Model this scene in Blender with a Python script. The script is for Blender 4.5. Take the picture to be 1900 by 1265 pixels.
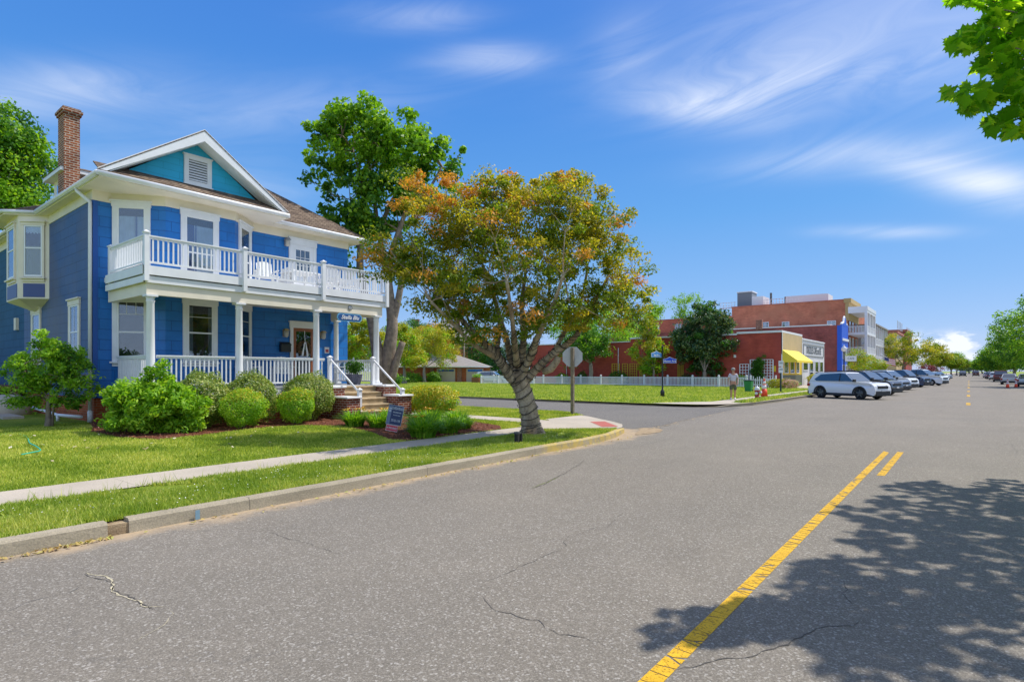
import bpy, bmesh, math, random
import numpy as np
from mathutils import Vector, Matrix
R=math.radians
random.seed(7); rng=np.random.default_rng(11)
for o in list(bpy.data.objects): bpy.data.objects.remove(o)
S=bpy.context.scene; COL=S.collection
# ---------------------------------------------------------------- camera
CH=1.75; TH=R(38.528); sT,cT=math.sin(TH),math.cos(TH)
cam=bpy.data.cameras.new('camera'); camo=bpy.data.objects.new('camera',cam); COL.objects.link(camo)
cam.sensor_width=36; cam.lens=1065/1900*36; cam.shift_y=56/1900; cam.clip_end=4000; cam.clip_start=.1
camo.location=(0,0,CH); camo.rotation_euler=(R(90),0,TH); S.camera=camo
# ---------------------------------------------------------------- sky and sun
SUN=Vector((.30,.57,1.0)).normalized()
elev=math.asin(SUN.z); azim=math.atan2(SUN.x,SUN.y)
su=bpy.data.lights.new('sun','SUN'); su.energy=3.9; su.angle=R(.6); su.color=(1,.95,.87)
suo=bpy.data.objects.new('sun',su); COL.objects.link(suo); suo.rotation_euler=SUN.to_track_quat('Z','Y').to_euler()
S.view_settings.view_transform='Standard'; S.view_settings.look='None'; S.view_settings.exposure=.40; S.view_settings.gamma=1
W=bpy.data.worlds.new('World'); S.world=W; W.use_nodes=True
def pixdir(x,y):
    u=(x-950)/1065; v=(688.5-y)/1065
    return Vector((-sT+u*cT, cT+u*sT, v)).normalized()
def build_world():
    nt=W.node_tree; N=nt.nodes; L=nt.links; N.clear()
    def n(t,**k):
        a=N.new(t)
        for q,v in k.items(): setattr(a,q,v)
        return a
    def m(op,a,b=None,clamp=False):
        x=n('ShaderNodeMath',operation=op,use_clamp=clamp)
        for i,v in enumerate((a,b)):
            if v is None: continue
            if isinstance(v,(int,float)): x.inputs[i].default_value=v
            else: L.new(v,x.inputs[i])
        return x.outputs[0]
    def dot(a,v):
        x=n('ShaderNodeVectorMath',operation='DOT_PRODUCT'); L.new(a,x.inputs[0]); x.inputs[1].default_value=v; return x.outputs['Value']
    sky=n('ShaderNodeTexSky',sky_type='NISHITA',sun_disc=False,sun_elevation=elev,sun_rotation=azim,air_density=1.0,dust_density=.35,ozone_density=2.0)
    tint=n('ShaderNodeMix',data_type='RGBA',blend_type='MULTIPLY'); tint.inputs['Factor'].default_value=1
    L.new(sky.outputs[0],tint.inputs['A']); tint.inputs['B'].default_value=SKYTINT
    hs=n('ShaderNodeHueSaturation'); hs.inputs['Saturation'].default_value=SKYSAT; L.new(tint.outputs['Result'],hs.inputs['Color'])
    tc=n('ShaderNodeTexCoord'); D=tc.outputs['Generated']
    ge=n('ShaderNodeSeparateXYZ'); L.new(D,ge.inputs[0]); cr=n('ShaderNodeValToRGB'); L.new(ge.outputs[2],cr.inputs[0]); e=cr.color_ramp.elements
    while len(e)<len(SKYRAMP): e.new(.5)
    for i,(z,c) in enumerate(SKYRAMP): e[i].position=z; e[i].color=c4(c)
    sc_=n('ShaderNodeVectorMath',operation='SCALE'); L.new(cr.outputs[0],sc_.inputs[0]); sc_.inputs['Scale'].default_value=6.54
    rm=n('ShaderNodeMix',data_type='RGBA'); rm.inputs['Factor'].default_value=.85; L.new(hs.outputs[0],rm.inputs['A']); L.new(sc_.outputs[0],rm.inputs['B'])
    total=None
    clouds=[(900,112,95,22,-2,.62,7,.4),(1300,200,130,34,6,.52,4,.45),(1460,165,190,50,-9,.40,4,.2),(1560,290,230,34,-6,.36,3,.35),(1770,325,190,40,14,.50,4,.45),
            (1850,345,110,44,10,.5,4,.3),(1640,430,120,14,0,.4,6,.3),(760,30,120,24,0,.32,5,.3),(90,170,230,55,-4,.5,3,.3),(1560,90,420,110,-8,.30,2,.3),
            (300,330,300,60,4,.28,2,.3),(520,200,260,50,-5,.22,2,.3),(1160,100,60,60,0,.2,3,.3)]
    # two cloud textures over azimuth and elevation: streaks and puffs
    sp=n('ShaderNodeSeparateXYZ'); L.new(D,sp.inputs[0]); az=m('ARCTAN2',sp.outputs[0],sp.outputs[1]); el=m('ARCSINE',sp.outputs[2])
    def tex(ax,ay,sk,det,dist):
        cb=n('ShaderNodeCombineXYZ'); L.new(m('MULTIPLY',az,ax),cb.inputs[0]); L.new(m('MULTIPLY',m('ADD',el,m('MULTIPLY',az,sk)),ay),cb.inputs[1])
        no=n('ShaderNodeTexNoise',noise_dimensions='2D'); no.inputs['Scale'].default_value=1; no.inputs['Detail'].default_value=det; no.inputs['Roughness'].default_value=.58; no.inputs['Distortion'].default_value=dist
        L.new(cb.outputs[0],no.inputs['Vector']); return no.outputs['Fac']
    streak=tex(3.6,17,-.16,9,1.1); puff=tex(22,30,0,5,.3)
    sw=m('DIVIDE',m('SUBTRACT',streak,.32),.42,True); pw=m('DIVIDE',m('SUBTRACT',puff,.40),.12,True)
    def gauss(cx,cy,a,b,rot,st,w,lo):
        d=pixdir(cx,cy); t=pixdir(cx+5,cy)-d; t=(t-d*t.dot(d)).normalized(); up=d.cross(t); up=up if up.z>0 else -up
        c,s=math.cos(R(rot)),math.sin(R(rot)); t2=t*c-up*s; u2=t*s+up*c; sc=(pixdir(cx+50,cy)-pixdir(cx-50,cy)).length/100
        dd=m('MAXIMUM',dot(D,d),.05); p=m('DIVIDE',dot(D,t2/(a*sc)),dd); q=m('DIVIDE',dot(D,u2/(b*sc)),dd)
        r2=m('ADD',m('MULTIPLY',p,p),m('MULTIPLY',q,q)); g=m('MULTIPLY',m('POWER',2.718,m('MULTIPLY',r2,-1.0)),st)
        return m('MULTIPLY',g,m('ADD',m('MULTIPLY',w,1-lo),lo)) if lo<1 else g
    for c in clouds:
        g=gauss(*c[:6],sw,c[7]); total=g if total is None else m('ADD',total,g)
    # cumulus low over the street
    for (cx,cy,a,b,st) in [(1797,622,32,12,1.2),(1775,642,75,17,1.1),(1715,632,70,16,.8),(1800,664,120,12,.8)]:
        g=gauss(cx,cy,a,b,0,st,pw,.05); total=m('ADD',total,g)
    fac=m('MINIMUM',total,.93)
    mx=n('ShaderNodeMix',data_type='RGBA'); L.new(fac,mx.inputs['Factor']); L.new(rm.outputs['Result'],mx.inputs['A']); mx.inputs['B'].default_value=CLOUDCOL
    # added fill light: unseen sky brightened behind the camera and around the sun
    def glow(v,k,st,c,prev):
        a=m('SUBTRACT',1.0,dot(D,Vector(v).normalized())); g=m('MULTIPLY',m('POWER',2.718,m('MULTIPLY',m('MULTIPLY',a,a),-1/(k*k))),st)
        x=n('ShaderNodeMix',data_type='RGBA'); L.new(g,x.inputs['Factor']); L.new(prev,x.inputs['A']); x.inputs['B'].default_value=c; return x.outputs['Result']
    r_=glow((.75,-.55,.42),.66,.40,(8.2,9.0,10.2,1),mx.outputs['Result']); r_=glow(SUN,.16,.3,(13,12.6,12,1),r_)
    bg=n('ShaderNodeBackground'); bg.inputs['Strength'].default_value=SKYSTR; L.new(r_,bg.inputs['Color'])
    out=n('ShaderNodeOutputWorld'); L.new(bg.outputs[0],out.inputs[0])
SKYRAMP=[(0,(.42,.56,.86)),(.06,(.33,.52,.86)),(.13,(.235,.465,.83)),(.25,(.14,.395,.81)),(.40,(.085,.30,.77)),(.60,(.056,.215,.70)),(1,(.035,.12,.5))]
def c4(c): return (c[0],c[1],c[2],1)
SKYTINT=(.9,.9,1.1,1); SKYSAT=1.25; SKYSTR=.12; CLOUDCOL=(6.3,6.6,7.2,1)
build_world()
# ---------------------------------------------------------------- helpers
def at(x,y,D):
    u=(x-950)/1065; return Vector((D*(-sT+u*cT), D*(cT+u*sT), CH+(688.5-y)*D/1065))
def gp(x,y,z=0.): return at(x,y,1065*(CH-z)/(y-688.5))
def onX(x,y,X):
    u=(x-950)/1065; return at(x,y,X/(-sT+u*cT))
def onY(x,y,Y):
    u=(x-950)/1065; return at(x,y,Y/(cT+u*sT))
def pix(X,Y,Z):
    D=-sT*X+cT*Y; return 950+1065*(cT*X+sT*Y)/D, 688.5-1065*(Z-CH)/D, D
def lin(r,g,b):
    f=lambda c:(c/255/12.92 if c<=10 else ((c/255+.055)/1.055)**2.4)
    return (f(r),f(g),f(b))
def c4(c): return (c[0],c[1],c[2],1)
MATS={}
def mat(name,color=(.5,.5,.5),rough=.6,spec=.5,metal=0,noise=0,nscale=8,bump=0,bscale=30,trans=0,emit=None,coat=0,alpha=1):
    if name in MATS: return MATS[name]
    m=bpy.data.materials.new(name); m.use_nodes=True; nt=m.node_tree; N=nt.nodes; L=nt.links
    b=N['Principled BSDF']; b.inputs['Roughness'].default_value=rough; b.inputs['Specular IOR Level'].default_value=spec; b.inputs['Metallic'].default_value=metal
    b.inputs['Base Color'].default_value=c4(color); b.inputs['Coat Weight'].default_value=coat
    if emit: b.inputs['Emission Color'].default_value=c4(emit); b.inputs['Emission Strength'].default_value=1
    tc=N.new('ShaderNodeTexCoord')
    if noise:
        no=N.new('ShaderNodeTexNoise'); no.inputs['Scale'].default_value=nscale; no.inputs['Detail'].default_value=6; L.new(tc.outputs['Object'],no.inputs['Vector'])
        mr=N.new('ShaderNodeMapRange'); mr.inputs['From Min'].default_value=.3; mr.inputs['From Max'].default_value=.7; mr.inputs['To Min'].default_value=1-noise; mr.inputs['To Max'].default_value=1+noise; L.new(no.outputs['Fac'],mr.inputs['Value'])
        mx=N.new('ShaderNodeVectorMath'); mx.operation='SCALE'; mx.inputs[0].default_value=color; L.new(mr.outputs[0],mx.inputs['Scale']); L.new(mx.outputs[0],b.inputs['Base Color'])
    if bump:
        no=N.new('ShaderNodeTexNoise'); no.inputs['Scale'].default_value=bscale; no.inputs['Detail'].default_value=5; L.new(tc.outputs['Object'],no.inputs['Vector'])
        bp=N.new('ShaderNodeBump'); bp.inputs['Strength'].default_value=bump; bp.inputs['Distance'].default_value=.02; L.new(no.outputs['Fac'],bp.inputs['Height']); L.new(bp.outputs[0],b.inputs['Normal'])
    MATS[name]=m; return m
def brickmat(name,c1,c2,mortar,bw,bh,ms=.01,rough=.8,bump=.4,spec=.3,noise=.25,bias=0,nscale=1.2,swap=False,smear_or_glare=None):
    """bricks, blocks or shingle courses on upright faces: u runs along the wall, v is height"""
    if name in MATS: return MATS[name]
    m=bpy.data.materials.new(name); m.use_nodes=True; nt=m.node_tree; N=nt.nodes; L=nt.links; b=N['Principled BSDF']
    b.inputs['Roughness'].default_value=rough; b.inputs['Specular IOR Level'].default_value=spec
    tc=N.new('ShaderNodeTexCoord'); sp=N.new('ShaderNodeSeparateXYZ'); L.new(tc.outputs['Object'],sp.inputs[0])
    ad=N.new('ShaderNodeMath'); L.new(sp.outputs[0],ad.inputs[0]); L.new(sp.outputs[1],ad.inputs[1])
    cb=N.new('ShaderNodeCombineXYZ'); L.new(ad.outputs[0],cb.inputs[0]); L.new(sp.outputs[2],cb.inputs[1])
    br=N.new('ShaderNodeTexBrick'); L.new(cb.outputs[0],br.inputs['Vector']); br.inputs['Scale'].default_value=1
    br.inputs['Color1'].default_value=c4(c1); br.inputs['Color2'].default_value=c4(c2); br.inputs['Mortar'].default_value=c4(mortar)
    br.inputs['Brick Width'].default_value=bw; br.inputs['Row Height'].default_value=bh; br.inputs['Mortar Size'].default_value=ms; br.inputs['Mortar Smooth'].default_value=.3; br.inputs['Bias'].default_value=bias
    no=N.new('ShaderNodeTexNoise'); no.inputs['Scale'].default_value=nscale; no.inputs['Detail'].default_value=8; no.inputs['Roughness'].default_value=.65; L.new(tc.outputs['Object'],no.inputs['Vector'])
    mr=N.new('ShaderNodeMapRange'); mr.inputs['From Min'].default_value=.3; mr.inputs['From Max'].default_value=.7; mr.inputs['To Min'].default_value=1-noise; mr.inputs['To Max'].default_value=1+noise; L.new(no.outputs['Fac'],mr.inputs['Value'])
    mx=N.new('ShaderNodeVectorMath'); mx.operation='SCALE'; L.new(br.outputs['Color'],mx.inputs[0]); L.new(mr.outputs[0],mx.inputs['Scale'])
    col=mx.outputs[0]
    if smear_or_glare:
        n2=N.new('ShaderNodeTexNoise'); n2.inputs['Scale'].default_value=.35; n2.inputs['Detail'].default_value=5; L.new(tc.outputs['Object'],n2.inputs['Vector'])
        r2=N.new('ShaderNodeMapRange'); r2.inputs['From Min'].default_value=.5; r2.inputs['From Max'].default_value=.68; r2.inputs['To Max'].default_value=.75; L.new(n2.outputs['Fac'],r2.inputs['Value'])
        m2=N.new('ShaderNodeMix'); m2.data_type='RGBA'; L.new(r2.outputs[0],m2.inputs['Factor']); L.new(col,m2.inputs['A']); m2.inputs['B'].default_value=c4(smear_or_glare); col=m2.outputs['Result']
    L.new(col,b.inputs['Base Color'])
    if bump:
        sb=N.new('ShaderNodeMath'); sb.operation='MULTIPLY_ADD'; L.new(no.outputs['Fac'],sb.inputs[0]); sb.inputs[1].default_value=.3
        iv=N.new('ShaderNodeMath'); iv.operation='SUBTRACT'; iv.inputs[0].default_value=1; L.new(br.outputs['Fac'],iv.inputs[1]); L.new(iv.outputs[0],sb.inputs[2])
        bp=N.new('ShaderNodeBump'); bp.inputs['Strength'].default_value=bump; bp.inputs['Distance'].default_value=.01; L.new(sb.outputs[0],bp.inputs['Height']); L.new(bp.outputs[0],b.inputs['Normal'])
    MATS[name]=m; return m
def leafmat(name,cols,rough=.5,tr=.35,big=.25):
    """each leaf its own shade out of cols, with slow drifts over the crown"""
    if name in MATS: return MATS[name]
    m=bpy.data.materials.new(name); m.use_nodes=True; nt=m.node_tree; N=nt.nodes; L=nt.links; b=N['Principled BSDF']; out=N['Material Output']
    b.inputs['Roughness'].default_value=rough; b.inputs['Specular IOR Level'].default_value=.35
    ge=N.new('ShaderNodeNewGeometry'); cr=N.new('ShaderNodeValToRGB'); tc=N.new('ShaderNodeTexCoord')
    no=N.new('ShaderNodeTexNoise'); no.inputs['Scale'].default_value=.9; no.inputs['Detail'].default_value=2; L.new(tc.outputs['Object'],no.inputs['Vector'])
    a=N.new('ShaderNodeMath'); a.operation='MULTIPLY_ADD'; L.new(no.outputs['Fac'],a.inputs[0]); a.inputs[1].default_value=big*4; a.inputs[2].default_value=-big*2
    a2=N.new('ShaderNodeMath'); a2.operation='ADD'; a2.use_clamp=True; L.new(ge.outputs['Random Per Island'],a2.inputs[0]); L.new(a.outputs[0],a2.inputs[1]); L.new(a2.outputs[0],cr.inputs[0])
    e=cr.color_ramp.elements
    while len(e)<len(cols): e.new(.5)
    for i,c in enumerate(cols): e[i].position=i/(len(cols)-1); e[i].color=c4(c)
    L.new(cr.outputs[0],b.inputs['Base Color'])
    t=N.new('ShaderNodeBsdfTranslucent'); g=N.new('ShaderNodeMix'); g.data_type='RGBA'; g.blend_type='MULTIPLY'; g.inputs['Factor'].default_value=1; L.new(cr.outputs[0],g.inputs['A']); g.inputs['B'].default_value=(1.5,1.4,.6,1); L.new(g.outputs['Result'],t.inputs['Color'])
    ms=N.new('ShaderNodeMixShader'); ms.inputs[0].default_value=tr; L.new(b.outputs[0],ms.inputs[1]); L.new(t.outputs[0],ms.inputs[2]); L.new(ms.outputs[0],out.inputs['Surface'])
    MATS[name]=m; return m
def glassmat(name,tint=(.85,.9,.95),refl=.35,dark=(.02,.03,.035),see=.6):
    if name in MATS: return MATS[name]
    m=bpy.data.materials.new(name); m.use_nodes=True; nt=m.node_tree; N=nt.nodes; L=nt.links; N.clear(); out=N.new('ShaderNodeOutputMaterial')
    tr=N.new('ShaderNodeBsdfTransparent'); tr.inputs[0].default_value=c4(tint); df=N.new('ShaderNodeBsdfDiffuse'); df.inputs[0].default_value=c4(dark)
    m1=N.new('ShaderNodeMixShader'); m1.inputs[0].default_value=see; L.new(df.outputs[0],m1.inputs[1]); L.new(tr.outputs[0],m1.inputs[2])
    gl=N.new('ShaderNodeBsdfGlossy'); gl.inputs['Roughness'].default_value=.015; gl.inputs[0].default_value=(.9,.95,1,1)
    tc=N.new('ShaderNodeTexCoord'); no=N.new('ShaderNodeTexNoise'); no.inputs['Scale'].default_value=1.4; L.new(tc.outputs['Object'],no.inputs[0]); bp=N.new('ShaderNodeBump'); bp.inputs['Strength'].default_value=.05; bp.inputs['Distance'].default_value=.1; L.new(no.outputs[0],bp.inputs['Height']); L.new(bp.outputs[0],gl.inputs['Normal'])
    fr=N.new('ShaderNodeLayerWeight'); fr.inputs[0].default_value=.35; ad=N.new('ShaderNodeMath'); ad.operation='MULTIPLY_ADD'; ad.use_clamp=True; L.new(fr.outputs['Fresnel'],ad.inputs[0]); ad.inputs[1].default_value=.8; ad.inputs[2].default_value=refl
    m2=N.new('ShaderNodeMixShader'); L.new(ad.outputs[0],m2.inputs[0]); L.new(m1.outputs[0],m2.inputs[1]); L.new(gl.outputs[0],m2.inputs[2]); L.new(m2.outputs[0],out.inputs[0])
    MATS[name]=m; return m
# ---- objects
def tag(o,label=None,cat=None,group=None,kind=None):
    if label: o['label']=label
    if cat: o['category']=cat
    if group: o['group']=group
    if kind: o['kind']=kind
    return o
def empty(name,loc,label=None,cat=None,group=None,rz=0):
    o=bpy.data.objects.new(name,None); COL.objects.link(o); o.location=loc; o.rotation_euler=(0,0,rz); o.empty_display_size=.2
    return tag(o,label,cat,group)
def wloc(p):
    v=Vector((0,0,0))
    while p: v+=Vector(p.location); p=p.parent
    return v
def link(name,me,m,parent=None,origin=None):
    o=bpy.data.objects.new(name,me); COL.objects.link(o)
    if m is not None:
        for q in (m if isinstance(m,(list,tuple)) else [m]): me.materials.append(q)
    if parent: o.parent=parent
    if origin is not None: o.location=Vector(origin)-(wloc(parent) if parent else Vector((0,0,0)))
    return o
class MB:
    """collects faces in world coordinates; build() makes ONE mesh object"""
    def __init__(s): s.v=[]; s.f=[]; s.mi=[]; s.sm=[]; s.cur=0; s.smooth=False
    def add(s,vs,fs):
        k=len(s.v); s.v+= [tuple(v) for v in vs]
        for f in fs: s.f.append([i+k for i in f]); s.mi.append(s.cur); s.sm.append(s.smooth)
        return s
    def box(s,x0,x1,y0,y1,z0,z1):
        return s.add([(x0,y0,z0),(x1,y0,z0),(x1,y1,z0),(x0,y1,z0),(x0,y0,z1),(x1,y0,z1),(x1,y1,z1),(x0,y1,z1)],[(3,2,1,0),(4,5,6,7),(0,1,5,4),(1,2,6,5),(2,3,7,6),(3,0,4,7)])
    def lb(s,fr,a0,a1,b0,b1,c0,c1):
        o,t,n=fr; u=Vector((0,0,1))
        P=[o+t*a+n*b+u*c for (a,b,c) in [(a0,b0,c0),(a1,b0,c0),(a1,b1,c0),(a0,b1,c0),(a0,b0,c1),(a1,b0,c1),(a1,b1,c1),(a0,b1,c1)]]
        return s.add(P,[(3,2,1,0),(4,5,6,7),(0,1,5,4),(1,2,6,5),(2,3,7,6),(3,0,4,7)])
    def prism(s,poly,z0,z1):
        n=len(poly); z0f=z0 if callable(z0) else (lambda x,y:z0); z1f=z1 if callable(z1) else (lambda x,y:z1)
        return s.add([(x,y,z0f(x,y)) for x,y in poly]+[(x,y,z1f(x,y)) for x,y in poly],[list(range(n))[::-1],list(range(n,2*n))]+[(i,(i+1)%n,n+(i+1)%n,n+i) for i in range(n)])
    def slab(s,pts,off):
        """planar polygon thickened by vector off"""
        n=len(pts); pts=[Vector(p) for p in pts]; off=Vector(off)
        return s.add(pts+[p+off for p in pts],[list(range(n)),list(range(n,2*n))[::-1]]+[(i,n+i,n+(i+1)%n,(i+1)%n) for i in range(n)])
    def tube(s,pts,rad,k=8,cap=True):
        pts=[Vector(p) for p in pts]; n=len(pts)
        if not isinstance(rad,(list,tuple)): rad=[rad]*n
        up=Vector((0,0,1)); rings=[]; prev=None
        for i in range(n):
            d=(pts[min(i+1,n-1)]-pts[max(i-1,0)])
            d=d.normalized() if d.length>1e-9 else up
            if prev is None:
                a=d.cross(up); a=a.normalized() if a.length>1e-3 else Vector((1,0,0))
            else:
                a=prev-d*prev.dot(d); a=a.normalized() if a.length>1e-4 else Vector((1,0,0))
            prev=a; b=d.cross(a)
            rings+=[pts[i]+(a*math.cos(2*math.pi*j/k)+b*math.sin(2*math.pi*j/k))*rad[i] for j in range(k)]
        fs=[(i*k+j,i*k+(j+1)%k,(i+1)*k+(j+1)%k,(i+1)*k+j) for i in range(n-1) for j in range(k)]
        if cap: fs+=[list(range(k))[::-1],[(n-1)*k+j for j in range(k)]]
        t=s.smooth; s.smooth=True; s.add(rings,fs); s.smooth=t; return s
    def lathe(s,c,prof,k=16,axis='z'):
        c=Vector(c); vs=[]
        for r,h in prof:
            for j in range(k):
                a=2*math.pi*j/k; x,y=r*math.cos(a),r*math.sin(a)
                vs.append(c+(Vector((x,y,h)) if axis=='z' else Vector((h,x,y)) if axis=='x' else Vector((x,h,y))))
        n=len(prof); fs=[(i*k+j,i*k+(j+1)%k,(i+1)*k+(j+1)%k,(i+1)*k+j) for i in range(n-1) for j in range(k)]+[list(range(k))[::-1],[(n-1)*k+j for j in range(k)]]
        t=s.smooth; s.smooth=True; s.add(vs,fs); s.smooth=t; return s
    def poly(s,pts): return s.add(pts,[list(range(len(pts)))])
    def build(s,name,m,parent=None,origin=None,bevel=0,seg=1,local=False):
        me=bpy.data.meshes.new(name)
        if local: off=Vector((0,0,0))
        elif origin is not None: off=Vector(origin)
        elif parent is not None: off=wloc(parent)
        else:
            a=np.array(s.v); off=Vector(((a[:,0].min()+a[:,0].max())/2,(a[:,1].min()+a[:,1].max())/2,a[:,2].min()))
        me.from_pydata([tuple(Vector(v)-off) for v in s.v],[],s.f)
        me.polygons.foreach_set('material_index',s.mi); me.polygons.foreach_set('use_smooth',s.sm)
        bm=bmesh.new(); bm.from_mesh(me); bmesh.ops.recalc_face_normals(bm,faces=bm.faces)
        if bevel: bmesh.ops.bevel(bm,geom=[e for e in bm.edges if e.is_manifold and e.calc_face_angle(0)>.5],offset=bevel,segments=seg,affect='EDGES',clamp_overlap=True)
        bm.to_mesh(me); bm.free(); me.update()
        o=link(name,me,m,parent)
        if not local: o.location=off-(wloc(parent) if parent else Vector((0,0,0)))
        return o
def copy_tree(o,parent=None):
    c=o.copy(); COL.objects.link(c); c.parent=parent
    for ch in o.children: copy_tree(ch,c)
    return c
def npmesh(name,verts,faces_n,nper,m,parent=None,mi=None,origin=(0,0,0),smooth=False):
    """verts (N,3); faces: consecutive groups of nper verts"""
    verts=np.asarray(verts,dtype=np.float64)-np.asarray(origin)
    me=bpy.data.meshes.new(name); me.vertices.add(len(verts)); me.vertices.foreach_set('co',verts.astype(np.float32).ravel())
    me.loops.add(faces_n*nper); me.loops.foreach_set('vertex_index',np.arange(faces_n*nper,dtype=np.int32))
    me.polygons.add(faces_n); me.polygons.foreach_set('loop_start',np.arange(0,faces_n*nper,nper,dtype=np.int32))
    if mi is not None: me.polygons.foreach_set('material_index',np.asarray(mi,dtype=np.int32))
    me.update(calc_edges=True)
    return link(name,me,m,parent,origin)
def unit(a): return a/np.maximum(np.linalg.norm(a,axis=1,keepdims=True),1e-9)
def leafquads(cen,nrm,size,aspect=.5,droop=0.):
    """pointed leaf quads; cen (N,3), nrm (N,3) facing dirs, size (N,)"""
    n=len(cen); r=rng.normal(size=(n,3)); t=unit(np.cross(nrm,r)); t[:,2]-=droop; t=unit(t); s=unit(np.cross(nrm,t))
    L=size[:,None]; w=L*aspect*.5
    v=np.empty((n,4,3)); v[:,0]=cen-t*L*.5; v[:,1]=cen+s*w+nrm*L*.06; v[:,2]=cen+t*L*.5; v[:,3]=cen-s*w+nrm*L*.06
    return v.reshape(-1,3)
def cloud(centres,radii,per,size,flat=.75,up=.5,aspect=.5,jit=.35,outward=None):
    """leaf quads round clump centres"""
    C=np.asarray(centres); Rr=np.asarray(radii)
    idx=np.repeat(np.arange(len(C)),per); n=len(idx)
    d=unit(rng.normal(size=(n,3))); rr=rng.random(n)**.45
    off=d*rr[:,None]*Rr[idx][:,None]; off[:,2]*=flat
    cen=C[idx]+off
    nr=unit(rng.normal(size=(n,3))*.75+d*.5+np.array([0,0,up]))
    return leafquads(cen,nr,size*(1+jit*(rng.random(n)*2-1)),aspect),idx
def kmeans(P,k,it=8):
    k=min(k,len(P)); c=P[rng.choice(len(P),k,replace=False)].copy()
    for _ in range(it):
        a=np.argmin(((P[:,None]-c[None])**2).sum(2),1)
        for j in range(k):
            if (a==j).any(): c[j]=P[a==j].mean(0)
    return a,c
def bez(p0,p1,p2,n):
    return [p0*(1-t)**2+p1*2*t*(1-t)+p2*t*t for t in [i/(n-1) for i in range(n)]]
def limb(mb,a,b,r0,r1,sag=.15,n=6,k=6,up=None):
    a=Vector(a); b=Vector(b); d=b-a; mid=a+d*.5+Vector((0,0,1))*d.length*sag*(1 if up is None else up)+Vector(rng.normal(size=3)*d.length*.06)
    pts=bez(a,mid,b,n); mb.tube(pts,[r0+(r1-r0)*i/(n-1) for i in range(n)],k,False); return pts
def branches(mb,start,P,r,levels=(5,4),sag=.12,rmin=.008,k=6,twig=True):
    """fork from start toward clump centres P in a few levels"""
    start=Vector(start)
    def rec(s,Q,r,lv):
        if lv>=len(levels) or len(Q)<=2:
            if twig:
                for q in Q: limb(mb,s,Vector(q),max(r*.55,rmin),rmin*.6,sag,4,4)
            return
        a,c=kmeans(Q,levels[lv])
        for j in range(len(c)):
            q=Q[a==j]
            if not len(q): continue
            e=s+(Vector(c[j])-s)*(.62 if lv==0 else .6); rr=max(r*math.sqrt(max(len(q)/len(Q),.06))*1.05,rmin*1.3); rr=min(rr,r*.8)
            limb(mb,s,e,rr*1.1,rr*.75,sag,6,k)
            rec(e,q,rr*.78,lv+1)
    rec(start,P,r,0)
def blobpts(blobs,n,shell=.5):
    """n points in a union of ellipsoids (x,y,z,rx,ry,rz), biased outward"""
    B=np.array(blobs,dtype=float); w=B[:,3]*B[:,4]*B[:,5]; w=w**.8; i=rng.choice(len(B),n,p=w/w.sum())
    d=unit(rng.normal(size=(n,3))); r=rng.random(n)**(shell*.66)
    return B[i,:3]+d*r[:,None]*B[i,3:6]
RV=np.array([cT,sT,0]); FV=np.array([-sT,cT,0])
def vblob(x,y,D,rx,rz,ry=None):
    """an ellipsoid of the crown: where it stands and its half sizes in metres"""
    p=at(x,y,D); rr=rx*D/1065; rz=rz*D/1065; ry=rr if ry is None else ry
    return (p.x,p.y,p.z,rr,ry,rz)
def tree(name,label,base,trunk,blobs,nclump,clr,per,leaf,mats,group=None,fork=None,barkm=None,pick=None,levels=(5,4),flat=.75,aspect=.5,up=.5,shell=.5,cat='tree',limbr=None,twig=True,trunkpts=None):
    """trunk=(r_base,r_top,height)"""
    base=Vector(base); root=empty(name,base,label,cat,group)
    P=blobpts(blobs,nclump,shell); fork=Vector(fork) if fork is not None else base+Vector((0,0,trunk[2]))
    mb=MB(); n=6
    pts=[base+(fork-base)*(i/(n-1))+Vector((rng.normal()*trunk[0]*.15*(0<i<n-1),rng.normal()*trunk[0]*.15*(0<i<n-1),0)) for i in range(n)]
    rad=[trunk[0]*1.5,trunk[0]*1.08]+[trunk[0]+(trunk[1]-trunk[0])*i/(n-1) for i in range(2,n)]
    mb.tube(pts,rad,10); branches(mb,fork,P,limbr or trunk[1]*.9,levels,rmin=.012,twig=twig)
    mb.build('trunk',barkm or BARK,root)
    v,idx=cloud(P,np.full(len(P),clr)*(1+.3*rng.normal(size=len(P))).clip(.5,1.6),per,leaf,flat,up,aspect)
    mi=None
    if pick is not None: mi=np.array([pick(p) for p in P])[idx]
    npmesh('crown',v,len(idx),4,mats,root,mi,origin=base)
    return root
# ---------------------------------------------------------------- shared materials
WHITE=mat('white_paint',(.74,.75,.77),.45,noise=.05,nscale=3)
WHITE2=mat('cream_paint',(.76,.69,.56),.5,noise=.06,nscale=2)
SIDING=brickmat('blue_siding',(.010,.140,.45),(.013,.165,.51),(.006,.08,.29),.82,.295,.009,rough=.42,bump=.55,spec=.45,noise=.18,nscale=1.1)
TEAL=brickmat('teal_siding',(.025,.40,.66),(.028,.43,.70),(.015,.28,.48),.9,.2,.006,rough=.45,bump=.35,noise=.06)
SHINGLE=brickmat('roof_shingles',(.22,.165,.12),(.13,.095,.072),(.05,.038,.03),.28,.085,.012,rough=.95,bump=.7,noise=.3,nscale=9,spec=.1)
BRICK=brickmat('red_brick',(.24,.055,.025),(.16,.035,.02),(.42,.36,.3),.215,.075,.011,rough=.9,noise=.25,nscale=3,spec=.2)
ORBRICK=brickmat('orange_brick',(.42,.10,.03),(.34,.075,.025),(.34,.2,.12),.215,.075,.008,rough=.9,noise=.2,nscale=3,spec=.2)
CHBRICK=brickmat('chimney_brick',(.30,.085,.03),(.15,.04,.02),(.46,.40,.32),.215,.075,.012,rough=.9,noise=.35,nscale=2.5,spec=.2)
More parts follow.
